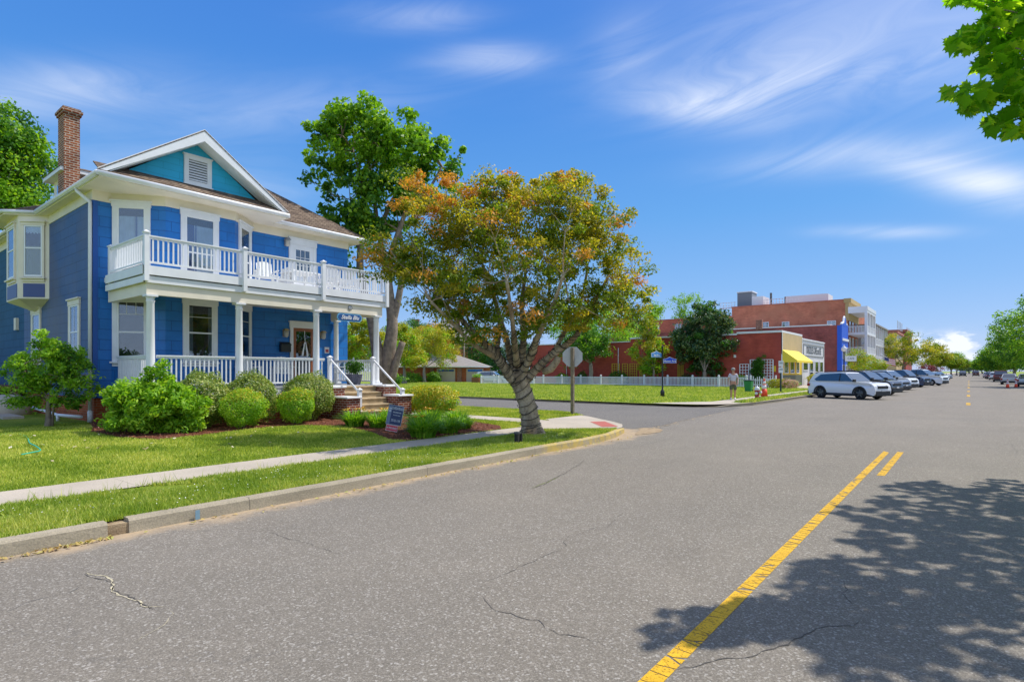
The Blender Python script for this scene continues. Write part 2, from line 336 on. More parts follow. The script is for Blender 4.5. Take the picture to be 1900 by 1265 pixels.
BARK=mat('grey_bark',(.24,.19,.145),.9,noise=.35,nscale=6,bump=1,bscale=18)
DARK=mat('black_metal',(.015,.016,.018),.45)
INSIDE=mat('unlit_inside',(.02,.022,.026),.9)  # dark sheet behind panes and louvres; the unlit inside put in as colour
GLASS=glassmat('window_glass',refl=.07,see=.92)
CONC=None
# ---------------------------------------------------------------- ground
def sstep(a,b,x): t=max(0,min(1,(x-a)/(b-a))); return t*t*(3-2*t)
def zl(x,y): return .15+.15*sstep(-10.2,-17,x)*(1-sstep(12.2,14.0,y))
def groundmat(name,build):
    m=bpy.data.materials.new(name); m.use_nodes=True; nt=m.node_tree
    class H: pass
    h=H(); h.N=nt.nodes; h.L=nt.links; h.b=nt.nodes['Principled BSDF']; h.tc=nt.nodes.new('ShaderNodeTexCoord'); h.b.inputs['Specular IOR Level'].default_value=.25
    def tex(scale,detail=5,rough=.55,kind='Noise',stretch=None,dist=0):
        v=h.tc.outputs['Object']
        if stretch:
            mp=h.N.new('ShaderNodeMapping'); mp.inputs['Scale'].default_value=stretch; h.L.new(v,mp.inputs[0]); v=mp.outputs[0]
        t=h.N.new('ShaderNodeTex'+kind); t.inputs['Scale'].default_value=scale
        if kind=='Noise': t.inputs['Detail'].default_value=detail; t.inputs['Roughness'].default_value=rough; t.inputs['Distortion'].default_value=dist
        h.L.new(v,t.inputs['Vector']); return t.outputs['Fac'] if kind=='Noise' else t.outputs[0]
    def rng_(v,a,b,c=0,d=1):
        r=h.N.new('ShaderNodeMapRange'); h.L.new(v,r.inputs['Value']); r.inputs[1].default_value=a; r.inputs[2].default_value=b; r.inputs[3].default_value=c; r.inputs[4].default_value=d; return r.outputs[0]
    def mixc(f,a,b,bt='MIX'):
        x=h.N.new('ShaderNodeMix'); x.data_type='RGBA'; x.blend_type=bt
        for s_,v in (('Factor',f),('A',a),('B',b)):
            if isinstance(v,(int,float)): x.inputs[s_].default_value=v
            elif isinstance(v,tuple): x.inputs[s_].default_value=c4(v)
            else: h.L.new(v,x.inputs[s_])
        return x.outputs['Result']
    def math_(op,a,b=0):
        x=h.N.new('ShaderNodeMath'); x.operation=op
        for i,v in enumerate((a,b)):
            if isinstance(v,(int,float)): x.inputs[i].default_value=v
            else: h.L.new(v,x.inputs[i])
        return x.outputs[0]
    def bump(v,s,d=.01):
        bp=h.N.new('ShaderNodeBump'); bp.inputs['Strength'].default_value=s; bp.inputs['Distance'].default_value=d; h.L.new(v,bp.inputs['Height']); h.L.new(bp.outputs[0],h.b.inputs['Normal'])
    def xyz():
        s=h.N.new('ShaderNodeSeparateXYZ'); h.L.new(h.tc.outputs['Object'],s.inputs[0]); return s.outputs
    h.tex,h.rng,h.mix,h.math,h.bump,h.xyz=tex,rng_,mixc,math_,bump,xyz
    build(h); return m
def m_asphalt(h,base=(.202,.176,.140),dark=(.142,.126,.103),sand=True):
    col=h.mix(h.rng(h.tex(.35,5),.35,.68),base,tuple(v*.86 for v in base))
    st=h.tex(.5,6,.6,stretch=(1.6,.12,1)); col=h.mix(h.rng(st,.45,.75,0,.45),col,dark)
    pt=h.tex(.55,7,.7,dist=1.2); col=h.mix(h.rng(pt,.40,.62,.28,0),col,tuple(v*.62 for v in base)); warm=h.tex(.18,3); col=h.mix(h.rng(warm,.45,.7,0,.4),col,(.17,.155,.13))
    def grains(sc):
        vv=h.N.new('ShaderNodeTexVoronoi'); vv.inputs['Scale'].default_value=sc; h.L.new(h.tc.outputs['Object'],vv.inputs['Vector']); q=h.N.new('ShaderNodeSeparateColor'); h.L.new(vv.outputs['Color'],q.inputs[0]); return q.outputs
    g1=grains(125); g2=grains(75)
    ag=g1[0]; col=h.mix(h.rng(ag,.55,1.0,0,.33),col,(.50,.45,.38)); ag2=g1[1]; col=h.mix(h.rng(ag2,.0,.42,.42,0),col,(.045,.042,.04))
    ag3=g2[2]; col=h.mix(h.rng(ag3,.88,.99,0,.4),col,(.55,.52,.47))
    # hairline cracks in a few stretches
    vo=h.N.new('ShaderNodeTexVoronoi'); vo.feature='DISTANCE_TO_EDGE'; vo.inputs['Scale'].default_value=.36
    ns=h.N.new('ShaderNodeTexNoise'); ns.inputs['Scale'].default_value=2.2; ns.inputs['Detail'].default_value=6; h.L.new(h.tc.outputs['Object'],ns.inputs[0])
    va=h.N.new('ShaderNodeVectorMath'); va.operation='MULTIPLY_ADD'; h.L.new(ns.outputs['Color'],va.inputs[0]); va.inputs[1].default_value=(.9,.9,.9); h.L.new(h.tc.outputs['Object'],va.inputs[2]); h.L.new(va.outputs[0],vo.inputs['Vector'])
    ck=h.math('MULTIPLY',h.rng(vo.outputs[0],.0,.006,1,0),h.rng(h.tex(.23,2),.52,.62,0,.28)); col=h.mix(ck,col,(.07,.068,.066))
    if sand:
        x=h.xyz(); n=h.tex(1.3,6,.65); n2=h.tex(7,5,.7)
        e=h.math('ADD',h.rng(x[0],-7.12,-6.35,1,0),h.math('MULTIPLY',h.math('SUBTRACT',n,.5),2.0))
        e=h.math('MULTIPLY',e,h.rng(x[0],-7.2,-5.9,1,0)); e=h.math('MULTIPLY',e,h.rng(x[1],14.5,17,1,0)); f=h.math('MULTIPLY',h.rng(e,.35,.75),h.rng(n2,.3,.55,.35,.95))
        col=h.mix(f,col,(.40,.30,.19))
    h.L.new(col,h.b.inputs['Base Color']); h.b.inputs['Roughness'].default_value=.88
    h.bump(h.math('ADD',ag,h.math('MULTIPLY',ag3,.5)),.18,.004)
def m_side(h): m_asphalt(h,(.135,.124,.110),(.092,.087,.082),False)
def m_concrete(h):
    col=h.mix(h.rng(h.tex(.9,6),.35,.7),(.52,.45,.36),(.42,.365,.29)); col=h.mix(h.rng(h.tex(45,4,.7),.42,.6,.35,0),col,(.22,.2,.17))
    y=h.math('FRACT',h.math('MULTIPLY',h.xyz()[1],1/1.5)); col=h.mix(h.rng(y,.0,.008,.75,0),col,(.12,.105,.085))
    h.L.new(col,h.b.inputs['Base Color']); h.b.inputs['Roughness'].default_value=.85; h.bump(h.tex(60,4),.25,.004)
def m_kerb(h):
    x=h.xyz(); col=h.mix(h.rng(h.tex(2.2,6,.65,stretch=(1,.5,2)),.35,.7),(.43,.37,.27),(.29,.25,.18)); col=h.mix(h.rng(h.tex(60,4,.7),.4,.58,.4,0),col,(.13,.12,.1))
    y=h.math('FRACT',h.math('MULTIPLY',h.math('ADD',x[1],-.55),1/3.05)); col=h.mix(h.rng(y,.0,.006,.85,0),col,(.07,.065,.055))
    yel=h.math('MULTIPLY',h.rng(x[1],9.9,10.3),h.rng(h.tex(5,7,.75),.38,.56)); yel=h.math('MULTIPLY',yel,h.rng(x[1],16.2,16.6,1,0)); col=h.mix(h.math('MULTIPLY',yel,.8),col,(.55,.40,.09))
    h.L.new(col,h.b.inputs['Base Color']); h.b.inputs['Roughness'].default_value=.85; h.bump(h.tex(35,5),.45,.008)
def m_lawn(h):
    col=h.mix(h.rng(h.tex(.8,5,.6),.38,.66),(.36,.42,.05),(.22,.33,.03)); col=h.mix(h.rng(h.tex(25,5,.7),.40,.62),col,(.10,.18,.015))
    col=h.mix(h.rng(h.tex(.55,5,.6,dist=.5),.56,.72,0,.55),col,(.50,.44,.12))
    h.L.new(col,h.b.inputs['Base Color']); h.b.inputs['Roughness'].default_value=.95; h.b.inputs['Specular IOR Level'].default_value=.1; h.bump(h.tex(80,4,.7),1,.03)
def m_farlawn(h):
    col=h.mix(h.rng(h.tex(.35,6,.65,stretch=(1,1,1)),.36,.66),(.30,.36,.065),(.22,.29,.05)); col=h.mix(h.rng(h.tex(16,5,.75),.38,.62,0,.55),col,(.10,.17,.015))
    col=h.mix(h.rng(h.tex(.16,4),.52,.66,0,.6),col,(.34,.37,.07))
    h.L.new(col,h.b.inputs['Base Color']); h.b.inputs['Roughness'].default_value=.95; h.b.inputs['Specular IOR Level'].default_value=.1; h.bump(h.tex(60,4,.7),1,.03)
def m_mulch(h):
    col=h.mix(h.rng(h.tex(30,6,.75),.36,.62),(.22,.075,.035),(.07,.025,.014)); h.L.new(col,h.b.inputs['Base Color']); h.b.inputs['Roughness'].default_value=.95; h.bump(h.tex(45,5,.75),1,.03)
def m_dirt(h):
    col=h.mix(h.rng(h.tex(6,6,.7),.36,.62),(.42,.32,.2),(.25,.18,.11)); h.L.new(col,h.b.inputs['Base Color']); h.b.inputs['Roughness'].default_value=.95; h.bump(h.tex(30,5,.75),.8,.02)
ASPH=groundmat('asphalt',m_asphalt); SIDEASPH=groundmat('side_asphalt',m_side); CONC=groundmat('concrete',m_concrete); KERB=groundmat('kerb_concrete',m_kerb)
LAWN=groundmat('lawn',m_lawn); FLAWN=groundmat('far_lawn',m_farlawn); MULCH=groundmat('mulch',m_mulch); DIRT=groundmat('sand',m_dirt)
def struct(name,mb,m,**k):
    o=mb.build(name,m,origin=(0,0,0),**k); o['kind']='structure'; return o
mb=MB().poly([(-1500,-1200,-.08),(1500,-1200,-.08),(1500,2800,-.08),(-1500,2800,-.08)]); struct('ground',mb,FLAWN)
mb=MB().poly([(-12.3,-60,0),(7.6,-60,0),(7.6,900,0),(-12.3,900,0)]); struct('main_road',mb,ASPH)
mb=MB().poly([(-150,19.2,.004),(-12.3,19.2,.004),(-11.2,18.2,.004),(-9.0,16.3,.004),(-8.0,15.9,.004),(-7.75,17.5,.004),(-8.05,20.5,.004),(-8.2,24,.004),(-8.55,28.3,.004),(-9.6,27.9,.004),(-11,26.95,.004),(-150,26.95,.004)]); struct('side_street',mb,SIDEASPH)
# near block: kerb line against both streets
EDGE=[(-60,-7.1),(12,-7.1),(13,-7.17),(14,-7.42),(14.8,-7.68),(15.5,-8.05),(16.1,-8.7),(16.7,-9.5),(17.5,-10.45),(18.3,-11.3),(18.8,-11.95),(19.1,-12.6),(19.2,-13.2)]
def edge_at(y,E=EDGE):
    for (y0,x0),(y1,x1) in zip(E,E[1:]):
        if y<=y1: return x0+(x1-x0)*max(0,(y-y0)/(y1-y0))
    return E[-1][1]
def rows_block(name,ys,edge,xfar,z,m,nx=24,skirt=True,inset=.17):
    mb=MB(); vs=[]; 
    for y in ys:
        xe=edge(y)-inset
        for i in range(nx+1):
            t=(i/nx)**1.6; x=xe+(xfar-xe)*t; vs.append((x,y,z(x,y)))
    k=nx+1; fs=[(j*k+i,j*k+i+1,(j+1)*k+i+1,(j+1)*k+i) for j in range(len(ys)-1) for i in range(nx)]
    mb.add(vs,fs); o=struct(name,mb,m); return o
ys=[-40,-20]+[i*.5 for i in range(-20,24)]+[12+i*.24 for i in range(0,30)]+[19.2]
rows_block('lawn',ys,edge_at,-90,lambda x,y:zl(x,y)-.012,LAWN,40)
def kerb(name,pts,zt,w=.16,m=KERB):
    """kerb stones along pts (x,y), street on the right hand side; zt height per point"""
    mb=MB(); vs=[]; n=len(pts); prof=[(-.0,-.05),(0,.0),(.012,.82),(.035,1.0),(w,1.0),(w,-.05)]
    for i,(x,y) in enumerate(pts):
        a=Vector(pts[max(i-1,0)]); b=Vector(pts[min(i+1,n-1)]); d=(b-a).normalized(); nn=Vector((-d.y,d.x))
        h=zt[i] if isinstance(zt,(list,tuple)) else zt
        for o_,hh in prof: p=Vector((x,y))+nn*o_; vs.append((p.x,p.y,h*hh if hh>0 else -.05))
    k=len(prof); fs=[(i*k+j,(i+1)*k+j,(i+1)*k+j+1,i*k+j+1) for i in range(n-1) for j in range(k-1)]+[list(range(k)),[(n-1)*k+j for j in range(k)][::-1]]
    mb.add(vs,fs); return struct(name,mb,m)
wob=lambda y:.012*math.sin(y*1.7)+.008*math.sin(y*4.1)
kerb('kerb',[(-7.1+wob(y),y) for y in [-30+i*1.2 for i in range(0,27)]+[2.08]],.155)
kp=[(-7.1+wob(y),y) for y in [2.28+i*.5 for i in range(20)]]+[(edge_at(y),y) for y in [12.3,12.8,13.3,13.8,14.3,14.8,15.2,15.6]]
kerb('kerb',kp,[.155]*(len(kp)-3)+[.13,.085,.04])
kp=[(edge_at(y),y) for y in [15.6,16.1,16.7,17.3,17.9,18.3,18.8,19.1]]+[(-13.2,19.2),(-16,19.2),(-24,19.2),(-40,19.2),(-100,19.2)]
kerb('kerb',kp,[.03,.012,.012,.012,.03,.1,.13]+[.14]*(len(kp)-7))
# far block beyond the side street
FE=[(26.95,-12.5),(27.0,-11.2),(27.3,-10.2),(27.9,-9.5),(28.8,-9.1),(30.7,-8.65),(36,-8.45),(44,-8.35),(900,-8.35)]
fedge=lambda y:edge_at(y,FE)
rows_block('far_lawn',[26.95,27.0,27.3,27.6,27.9,28.4,29,30,31,33,36,40,44,50,56,62,70,80,100,140,200,300,500,900],fedge,-220,lambda x,y:.13,FLAWN,20)
kp=[(-100,26.95),(-60,26.95),(-30,26.95),(-12.5,26.95),(-11.2,27.0),(-10.2,27.3),(-9.5,27.9),(-9.1,28.8),(-8.65,30.7),(-8.45,36),(-8.35,44),(-8.35,60),(-8.35,120),(-8.35,300),(-8.35,800)]
kerb('kerb',kp[::-1] if False else [(x,y) for x,y in kp][::-1],[.15]*6+[.15,.12,.04,.02,.02,.05,.13,.14,.14],w=-.16)
def strip(name,poly,z,m,kind='structure'):
    mb=MB().poly([(x,y,z(x,y) if callable(z) else z) for x,y in poly]); o=mb.build(name,m,origin=(0,0,0)); o['kind']=kind; return o
def walk(name,x0,x1,ys_,dz=.012,m=None,nx=1):
    mb=MB(); vs=[]
    for y in ys_:
        for i in range(nx+1): x=x0+(x1-x0)*i/nx; vs.append((x,y,zl(x,y)+dz))
    k=nx+1; mb.add(vs,[(j*k+i,j*k+i+1,(j+1)*k+i+1,(j+1)*k+i) for j in range(len(ys_)-1) for i in range(nx)]); return struct(name,mb,m or CONC)
walk('sidewalk',-10.05,-9.02,[-40,-20,-10,-5,0,3,6,9,12,12.9],.004)
strip('sidewalk',[(-9.02,12.9),(-7.62,14.35),(-7.75,14.8),(-8.12,15.5),(-8.75,16.1),(-9.55,16.72),(-10.5,17.5),(-10.95,17.75),(-11.0,15.55),(-10.6,15.25),(-10.2,14.0),(-10.05,12.9)],.166,CONC)
mb=MB(); vs=[]
for x in [-11.0,-12,-13,-14,-16,-19,-24,-40,-80]:
    for y in (14.15,15.3): vs.append((x,y,zl(x,y)+.013))
mb.add(vs,[(2*i,2*i+1,2*i+3,2*i+2) for i in range(8)]); struct('sidewalk',mb,CONC)
strip('sidewalk',[(-10.3,14.15),(-10.3,14.6),(-10.6,15.25),(-11.0,15.3),(-11.0,14.15)],.161,CONC)
RED=mat('red_paving',(.40,.10,.07),.8,noise=.15); strip('warning_pad',[(-8.15,14.35),(-7.85,14.75),(-9.0,16.0),(-9.3,15.6)],.171,RED)
# far side walk and ramp
strip('sidewalk',[(-9.7,30.3),(-9.7,60),(-8.55,63),(-8.55,900),(-15.0,900),(-15.0,63.1),(-14.7,58),(-10.7,55),(-10.7,30.3)],.137,CONC)
strip('kerb_ramp',[(-12.6,27.14),(-11.2,27.15),(-10.1,27.5),(-9.5,28.1),(-9.15,29.0),(-9.1,30.3),(-10.7,30.3),(-11.6,29)],.141,CONC)
strip('bare_soil',[(-9.0,31.0),(-8.7,31.2),(-8.62,36),(-8.52,43),(-8.95,43),(-9.05,40),(-8.9,38.4),(-9.5,37.9),(-9.5,36.5),(-8.95,35.5),(-9.1,33)],.136,DIRT)
# right hand side of the main road
mb=MB(); mb.box(7.6,7.76,-60,900,-.05,.14); struct('kerb',mb,KERB)
mb=MB().poly([(7.76,-60,.13),(11,-60,.13),(11,900,.13),(7.76,900,.13)]); struct('sidewalk',mb,CONC)
mb=MB().poly([(11,-60,.12),(220,-60,.12),(220,900,.12),(11,900,.12)]); struct('lawn',mb,FLAWN)
# bed of mulch along the porch
bed=[(-19.4,5.2),(-17.7,4.85),(-16.4,4.45),(-14.9,4.55),(-14.0,5.05),(-14.15,6.1),(-14.5,7.2),(-14.65,8.0),(-14.35,8.9),(-13.6,9.55),(-12.0,9.3),(-10.7,8.75),(-10.1,8.8),(-10.08,12.2),(-10.7,12.9),(-12.0,13.3),(-16,14.0),(-16.4,13.9),(-16.4,5.7),(-19.4,5.5)]
bmb=bmesh.new(); vs=[bmb.verts.new((x,y,0)) for x,y in bed]; f=bmb.faces.new(vs); bmesh.ops.triangulate(bmb,faces=[f]); bmesh.ops.subdivide_edges(bmb,edges=bmb.edges,cuts=7,use_grid_fill=True)
for v in bmb.verts: v.co.z=zl(v.co.x,v.co.y)+.012
me=bpy.data.meshes.new('mulch_bed'); bmb.to_mesh(me); bmb.free(); link('mulch_bed',me,MULCH)['kind']='structure'
def inside(px,py,poly):
    c=np.zeros(len(px),bool); j=len(poly)-1
    for i in range(len(poly)):
        xi,yi=poly[i]; xj,yj=poly[j]
        cr=((yi>py)!=(yj>py))&(px<(xj-xi)*(py-yi)/((yj-yi) or 1e-9)+xi); c^=cr; j=i
    return c
# ---------------------------------------------------------------- road paint and cracks
def paint(h):
    col=h.mix(h.rng(h.tex(9,5,.7),.35,.7),(.72,.42,.02),(.55,.31,.015)); h.L.new(col,h.b.inputs['Base Color']); h.b.inputs['Roughness'].default_value=.7
    # worn through along cross cracks
    vo=h.N.new('ShaderNodeTexVoronoi'); vo.feature='DISTANCE_TO_EDGE'; vo.inputs['Scale'].default_value=9; mp=h.N.new('ShaderNodeMapping'); mp.inputs['Scale'].default_value=(.35,1,1); h.L.new(h.tc.outputs['Object'],mp.inputs[0]); h.L.new(mp.outputs[0],vo.inputs['Vector'])
    ck=h.math('MULTIPLY',h.rng(vo.outputs[0],.02,.05,1,0),h.rng(h.tex(1.2,3),.36,.5)); sp=h.rng(h.tex(70,3,.7),.36,.44,1,0); w=h.math('MAXIMUM',ck,h.math('MULTIPLY',sp,.8))
    tr=h.N.new('ShaderNodeBsdfTransparent'); ms=h.N.new('ShaderNodeMixShader'); h.L.new(w,ms.inputs[0]); h.L.new(h.b.outputs[0],ms.inputs[1]); h.L.new(tr.outputs[0],ms.inputs[2]); h.L.new(ms.outputs[0],h.N['Material Output'].inputs[0])
YEL=groundmat('yellow_paint',paint)
WPAINT=mat('worn_white_paint',(.5,.48,.42),.8,noise=.3,nscale=20)
strip('road_marking',[(-1.46,-12),(-1.345,-12),(-1.345,14.7),(-1.46,14.9)],.004,YEL)
strip('road_marking',[(-1.215,11.35),(-1.10,11.4),(-1.10,14.95),(-1.215,14.95)],.004,YEL)
for a,b in [(37.8,40.6),(50.5,54),(62,65),(76,81),(92,97),(110,115),(130,136)]: strip('road_marking',[(-.12,a),(.06,a),(.06,b),(-.12,b)],.004,YEL)
CRK=mat('crack_dark',(.085,.076,.066),.95); CRKL=mat('crack_sand',(.42,.37,.25),.95,noise=.5,nscale=40)
def crack(pts,w,m,jit=.03):
    P=[gp(x,y) for x,y in pts]; Q=[]
    for a,b in zip(P,P[1:]):
        n=max(2,int((b-a).length/.05)); Q+= [a+(b-a)*i/n for i in range(n)]
    Q.append(P[-1]); mb=MB(); off=0; vs=[]
    for i,q in enumerate(Q):
        d=(Q[min(i+1,len(Q)-1)]-Q[max(i-1,0)]).normalized(); s=Vector((-d.y,d.x,0)); off=off*.86+rng.normal()*jit*.55
        ww=w*.5*(.25+1.2*rng.random())*.5*min(1,i/4,(len(Q)-1-i)/4+.02); c=q+s*off
        vs+=[(c.x+s.x*ww,c.y+s.y*ww,.0035),(c.x-s.x*ww,c.y-s.y*ww,.0035)]
    mb.add(vs,[(2*i,2*i+1,2*i+3,2*i+2) for i in range(len(Q)-1)]); o=mb.build('road_crack',m,origin=(0,0,0)); o['kind']='structure'
crack([(150,1062),(190,1075),(235,1108),(275,1125),(305,1128)],.035,CRKL); crack([(150,1060),(200,1082),(238,1112),(280,1128),(306,1130)],.018,CRK)
crack([(308,1128),(314,1140),(300,1160),(262,1182),(255,1195)],.014,CRKL,.02)
crack([(985,908),(1010,898),(1045,880),(1075,862),(1083,853)],.03,CRK,.02); crack([(985,906),(1012,896),(1040,884)],.03,mat('crack_moss',(.14,.17,.03),.95),.02)
crack([(1160,950),(1130,975),(1085,985),(1046,1003),(1040,1022),(985,1040),(900,1075),(870,1078)],.010,CRK); crack([(880,1100),(910,1130),(1000,1150),(1040,1175),(1085,1182),(1130,1205)],.012,CRK)
crack([(1225,1245),(1300,1235),(1395,1217),(1440,1205),(1470,1190),(1500,1172),(1560,1158),(1605,1148)],.018,CRK); crack([(1560,1068),(1572,1085),(1568,1110),(1590,1128),(1620,1140)],.008,CRK)
crack([(1000,912),(1060,914),(1130,917),(1220,918),(1290,905),(1328,900)],.008,CRK,.02); crack([(1328,900),(1322,888)],.01,CRK,.01); crack([(485,985),(540,1000),(600,1020),(650,1030)],.01,CRK,.02)
crack([(0,1140),(60,1115),(130,1098),(165,1075)],.012,mat('crack_grey',(.10,.098,.095),.9),.02); crack([(1130,838),(1180,830),(1250,812),(1290,806)],.012,CRK,.02)  # first crack in a plain grey tone
crack([(1878,822),(1886,838),(1884,850)],.012,CRK,.02); crack([(1290,823),(1350,826),(1375,828)],.01,CRK,.02)
# seam between the two streets
P=[(1195,800),(1215,795),(1235,787),(1262,780),(1290,772),(1330,766),(1345,760)]
crack(P,.05,mat('seam_dark',(.09,.075,.06),.95),.10); crack([(x,y+1.5) for x,y in P],.11,mat('seam_sand',(.36,.28,.18),.95,noise=.3,nscale=12),.10); crack([(x-2,y-4) for x,y in P[1:]],.03,CRK,.14)
strip('sand_patch',[(-7.35,14.8),(-7.15,14.4),(-6.98,14.9),(-6.92,15.5),(-7.1,16.1),(-7.4,16.5),(-7.8,16.4),(-7.9,16.1),(-7.65,15.7)],.009,DIRT)
gapw=MB().box(-7.6,-7.13,2.04,2.32,-.02,.115); tag(gapw.build('soil',DIRT),kind='structure')
BLUEP=mat('faded_blue_paint',(.18,.30,.38),.8); mbk=MB().box(-7.092,-7.088,2.95,3.0,.01,.12); tag(mbk.build('survey_mark',BLUEP),kind='structure')
# ---------------------------------------------------------------- the blue house
HX=-19.5; HB=(HX,9.6,.3)
house=empty('blue_house',HB,'two-storey blue house with white balcony, porch and gable on the corner lot','house')
FRAMEX=mat('window_vinyl',(.78,.79,.80),.35)
CURT=mat('curtain_white',(.82,.88,.90),.9,noise=.1,nscale=6); CURTB=mat('curtain_blue',(.05,.14,.45),.9); BLIND=mat('blind_yellow',(.42,.38,.14),.8,noise=.1)
foot=[(HX,5.35),(HX,5.8),(-18.6,6.9),(-18.6,8.95),(HX,10.0),(HX,13.9),(-33,13.9),(-33,5.35)]
MB().prism(foot,.98,6.70).build('wall',SIDING,house)
SIDEW=brickmat('side_glare_siding',(.03,.09,.25),(.04,.10,.26),(.02,.05,.14),.82,.295,.008,rough=.55,bump=.6,spec=.4,noise=.16,nscale=.6,smear_or_glare=(.10,.11,.17))  # same blue paint; glare along the side wall put into the colour
MB().box(-27.2,HX-.1,5.342,5.352,.98,6.62).build('glare_toned_overlay',SIDEW,house)
MB().box(-33.0,-27.2,5.342,5.352,.98,6.62).build('glare_toned_overlay',brickmat('low_glare_siding',(.03,.105,.21),(.035,.115,.23),(.02,.06,.13),.82,.295,.008,rough=.75,bump=.5,spec=.15,noise=.15,nscale=.6),house)  # same paint again, bluer where the wall shows less glare
fo=[(HX-.04,5.39),(HX-.04,5.8),(-18.66,6.9),(-18.66,8.95),(HX-.04,10.0),(HX-.04,13.86),(-32.9,13.86),(-32.9,5.39)]
MB().prism(fo,.0,.98).build('foundation',ORBRICK,house)
# frieze and soffit
fr_=[(HX+.03,5.32),(HX+.03,5.78),(-18.565,6.885),(-18.565,8.965),(HX+.03,10.02),(HX+.03,13.93),(-33.03,13.93),(-33.03,5.32)]
MB().prism(fr_,6.62,6.90).build('frieze',WHITE2,house)
eave=[(-18.0,5.07),(-18.0,10.47),(-19.0,10.47),(-19.0,14.4),(-33.5,14.4),(-33.5,5.07),(-27.75,5.07),(-27.02,4.34),(-24.83,4.34),(-24.10,5.07)]
MB().prism(eave[::-1],6.90,7.0).build('soffit',WHITE2,house)
mb=MB()
def gut(pts,z=7.0):
    for (x0,y0),(x1,y1) in zip(pts,pts[1:]):
        a=Vector((x0,y0,z)); b=Vector((x1,y1,z)); mb.tube([a,b],.062,8)
gut([(-17.95,10.47),(-17.95,5.02),(-24.12,5.02),(-24.86,4.29),(-27.0,4.29),(-27.75,5.02),(-33.5,5.02)]); gut([(-18.95,10.5),(-18.95,14.45),(-33.5,14.45)])
mb.box(-18.02,-17.94,5.0,10.5,6.93,7.03); mb.box(-24.2,-17.98,5.0,5.08,6.93,7.03); mb.box(-19.02,-18.94,10.4,14.44,6.93,7.03)
mb.build('gutter',WHITE,house)
mb=MB(); dp=[(-19.85,5.04,6.97),(-19.83,5.06,6.86),(HX-.03,5.29,6.55),(HX-.03,5.29,6.35),(HX-.03,5.29,.35)]
mb.tube(dp,.05,8); mb.tube([(HX-.03,5.29,.62),(HX-.03,5.29,.3)],.066,8); mb.build('downspout',WHITE,house)
MB().box(HX-.12,HX+.012,5.338,5.36,.98,6.62).box(HX,HX+.02,5.338,5.46,.98,6.62).build('corner_board',mat('blue_paint',(.012,.085,.36),.4),house)
# roofs
PK=7.75
def roofslab(mb,pts,t=.09): mb.slab(pts,(0,0,t))
mb=MB(); zE=7.03
rpk=(-23.7,9.735,zE+.68*4.7); rpb=(-28.8,9.735,rpk[2])
for q in ([(-19.0,5.07,zE),(-19.0,14.4,zE),rpk],[(-19.0,14.4,zE),(-33.5,14.4,zE),rpb,rpk],[(-33.5,5.07,zE),(-19.0,5.07,zE),rpk,rpb],[(-33.5,14.4,zE),(-33.5,5.07,zE),rpb]): roofslab(mb,q,.07)
# gable roof planes
gz=8.93; gp0=(-17.97,PK,gz)
for y0 in (5.03,10.47):
    mb.slab([(-17.97,y0,7.06),(-17.97,PK,gz+.03),(-21.9,PK,gz+.03),(-19.2,y0,7.06)],(0,0,.03))
# pent roof under the gable
mb.slab([(-17.97,5.08,7.05),(-17.97,10.46,7.05),(-18.52,10.46,7.40),(-18.52,5.08,7.40)],(0,0,.035))
# roof over the oriel
mb.slab([(-24.0,5.07,7.04),(-24.83,4.34,7.04),(-27.02,4.34,7.04),(-27.75,5.07,7.04),(-27,6.1,7.75),(-24.9,6.1,7.75)],(0,0,.05))
roof=mb.build('roof',SHINGLE,house)
# gable face
mb=MB(); mb.slab([(-18.5,5.3,6.98),(-18.5,10.2,6.98),(-18.5,PK,8.72)],(-.12,0,0)); mb.build('gable_wall',TEAL,house)
mb=MB()
for y0,sg in ((5.03,1),(10.47,-1)):
    a=Vector((-17.98,y0,7.12)); b=Vector((-17.98,PK,gz+.085)); d=(b-a).normalized()
    mb.slab([a,b,b-Vector((0,0,.36)),a-Vector((0,0,.10))+Vector((0,sg*.1,0))],(-.035,0,0))
    mb.slab([a+Vector((-.035,sg*.25,-.02)),b+Vector((-.035,0,-.33)),b+Vector((-.5,0,-.33)),a+Vector((-.5,sg*.25,-.02))],(0,0,-.03))
pass
mb.build('rake_board',WHITE,house)
mb=MB(); fv=(Vector((-18.5,7.36,7.42)),Vector((0,1,0)),Vector((1,0,0)))
for a0,a1,c0,c1 in ((0,.13,0,.86),(.67,.80,0,.86),(.13,.67,0,.11),(.13,.67,.75,.86)): mb.lb(fv,a0,a1,0,.06,c0,c1)
mb.lb(fv,-.03,.83,0,.08,.86,.90); mb.lb(fv,-.03,.83,0,.09,-.03,.0)
vent=mb.build('gable_vent',WHITE,house); MB().lb(fv,.13,.67,.003,.008,.11,.75).build('backing',INSIDE,vent)
mb=MB()
for i in range(8):
    c=.13+i*.078; o,t,n_=fv; mb.slab([o+t*.13+n_*.045+Vector((0,0,c)),o+t*.67+n_*.045+Vector((0,0,c)),o+t*.67+n_*.012+Vector((0,0,c+.05)),o+t*.13+n_*.012+Vector((0,0,c+.05))],(0,0,.01))
mb.build('louvre',WHITE,vent)
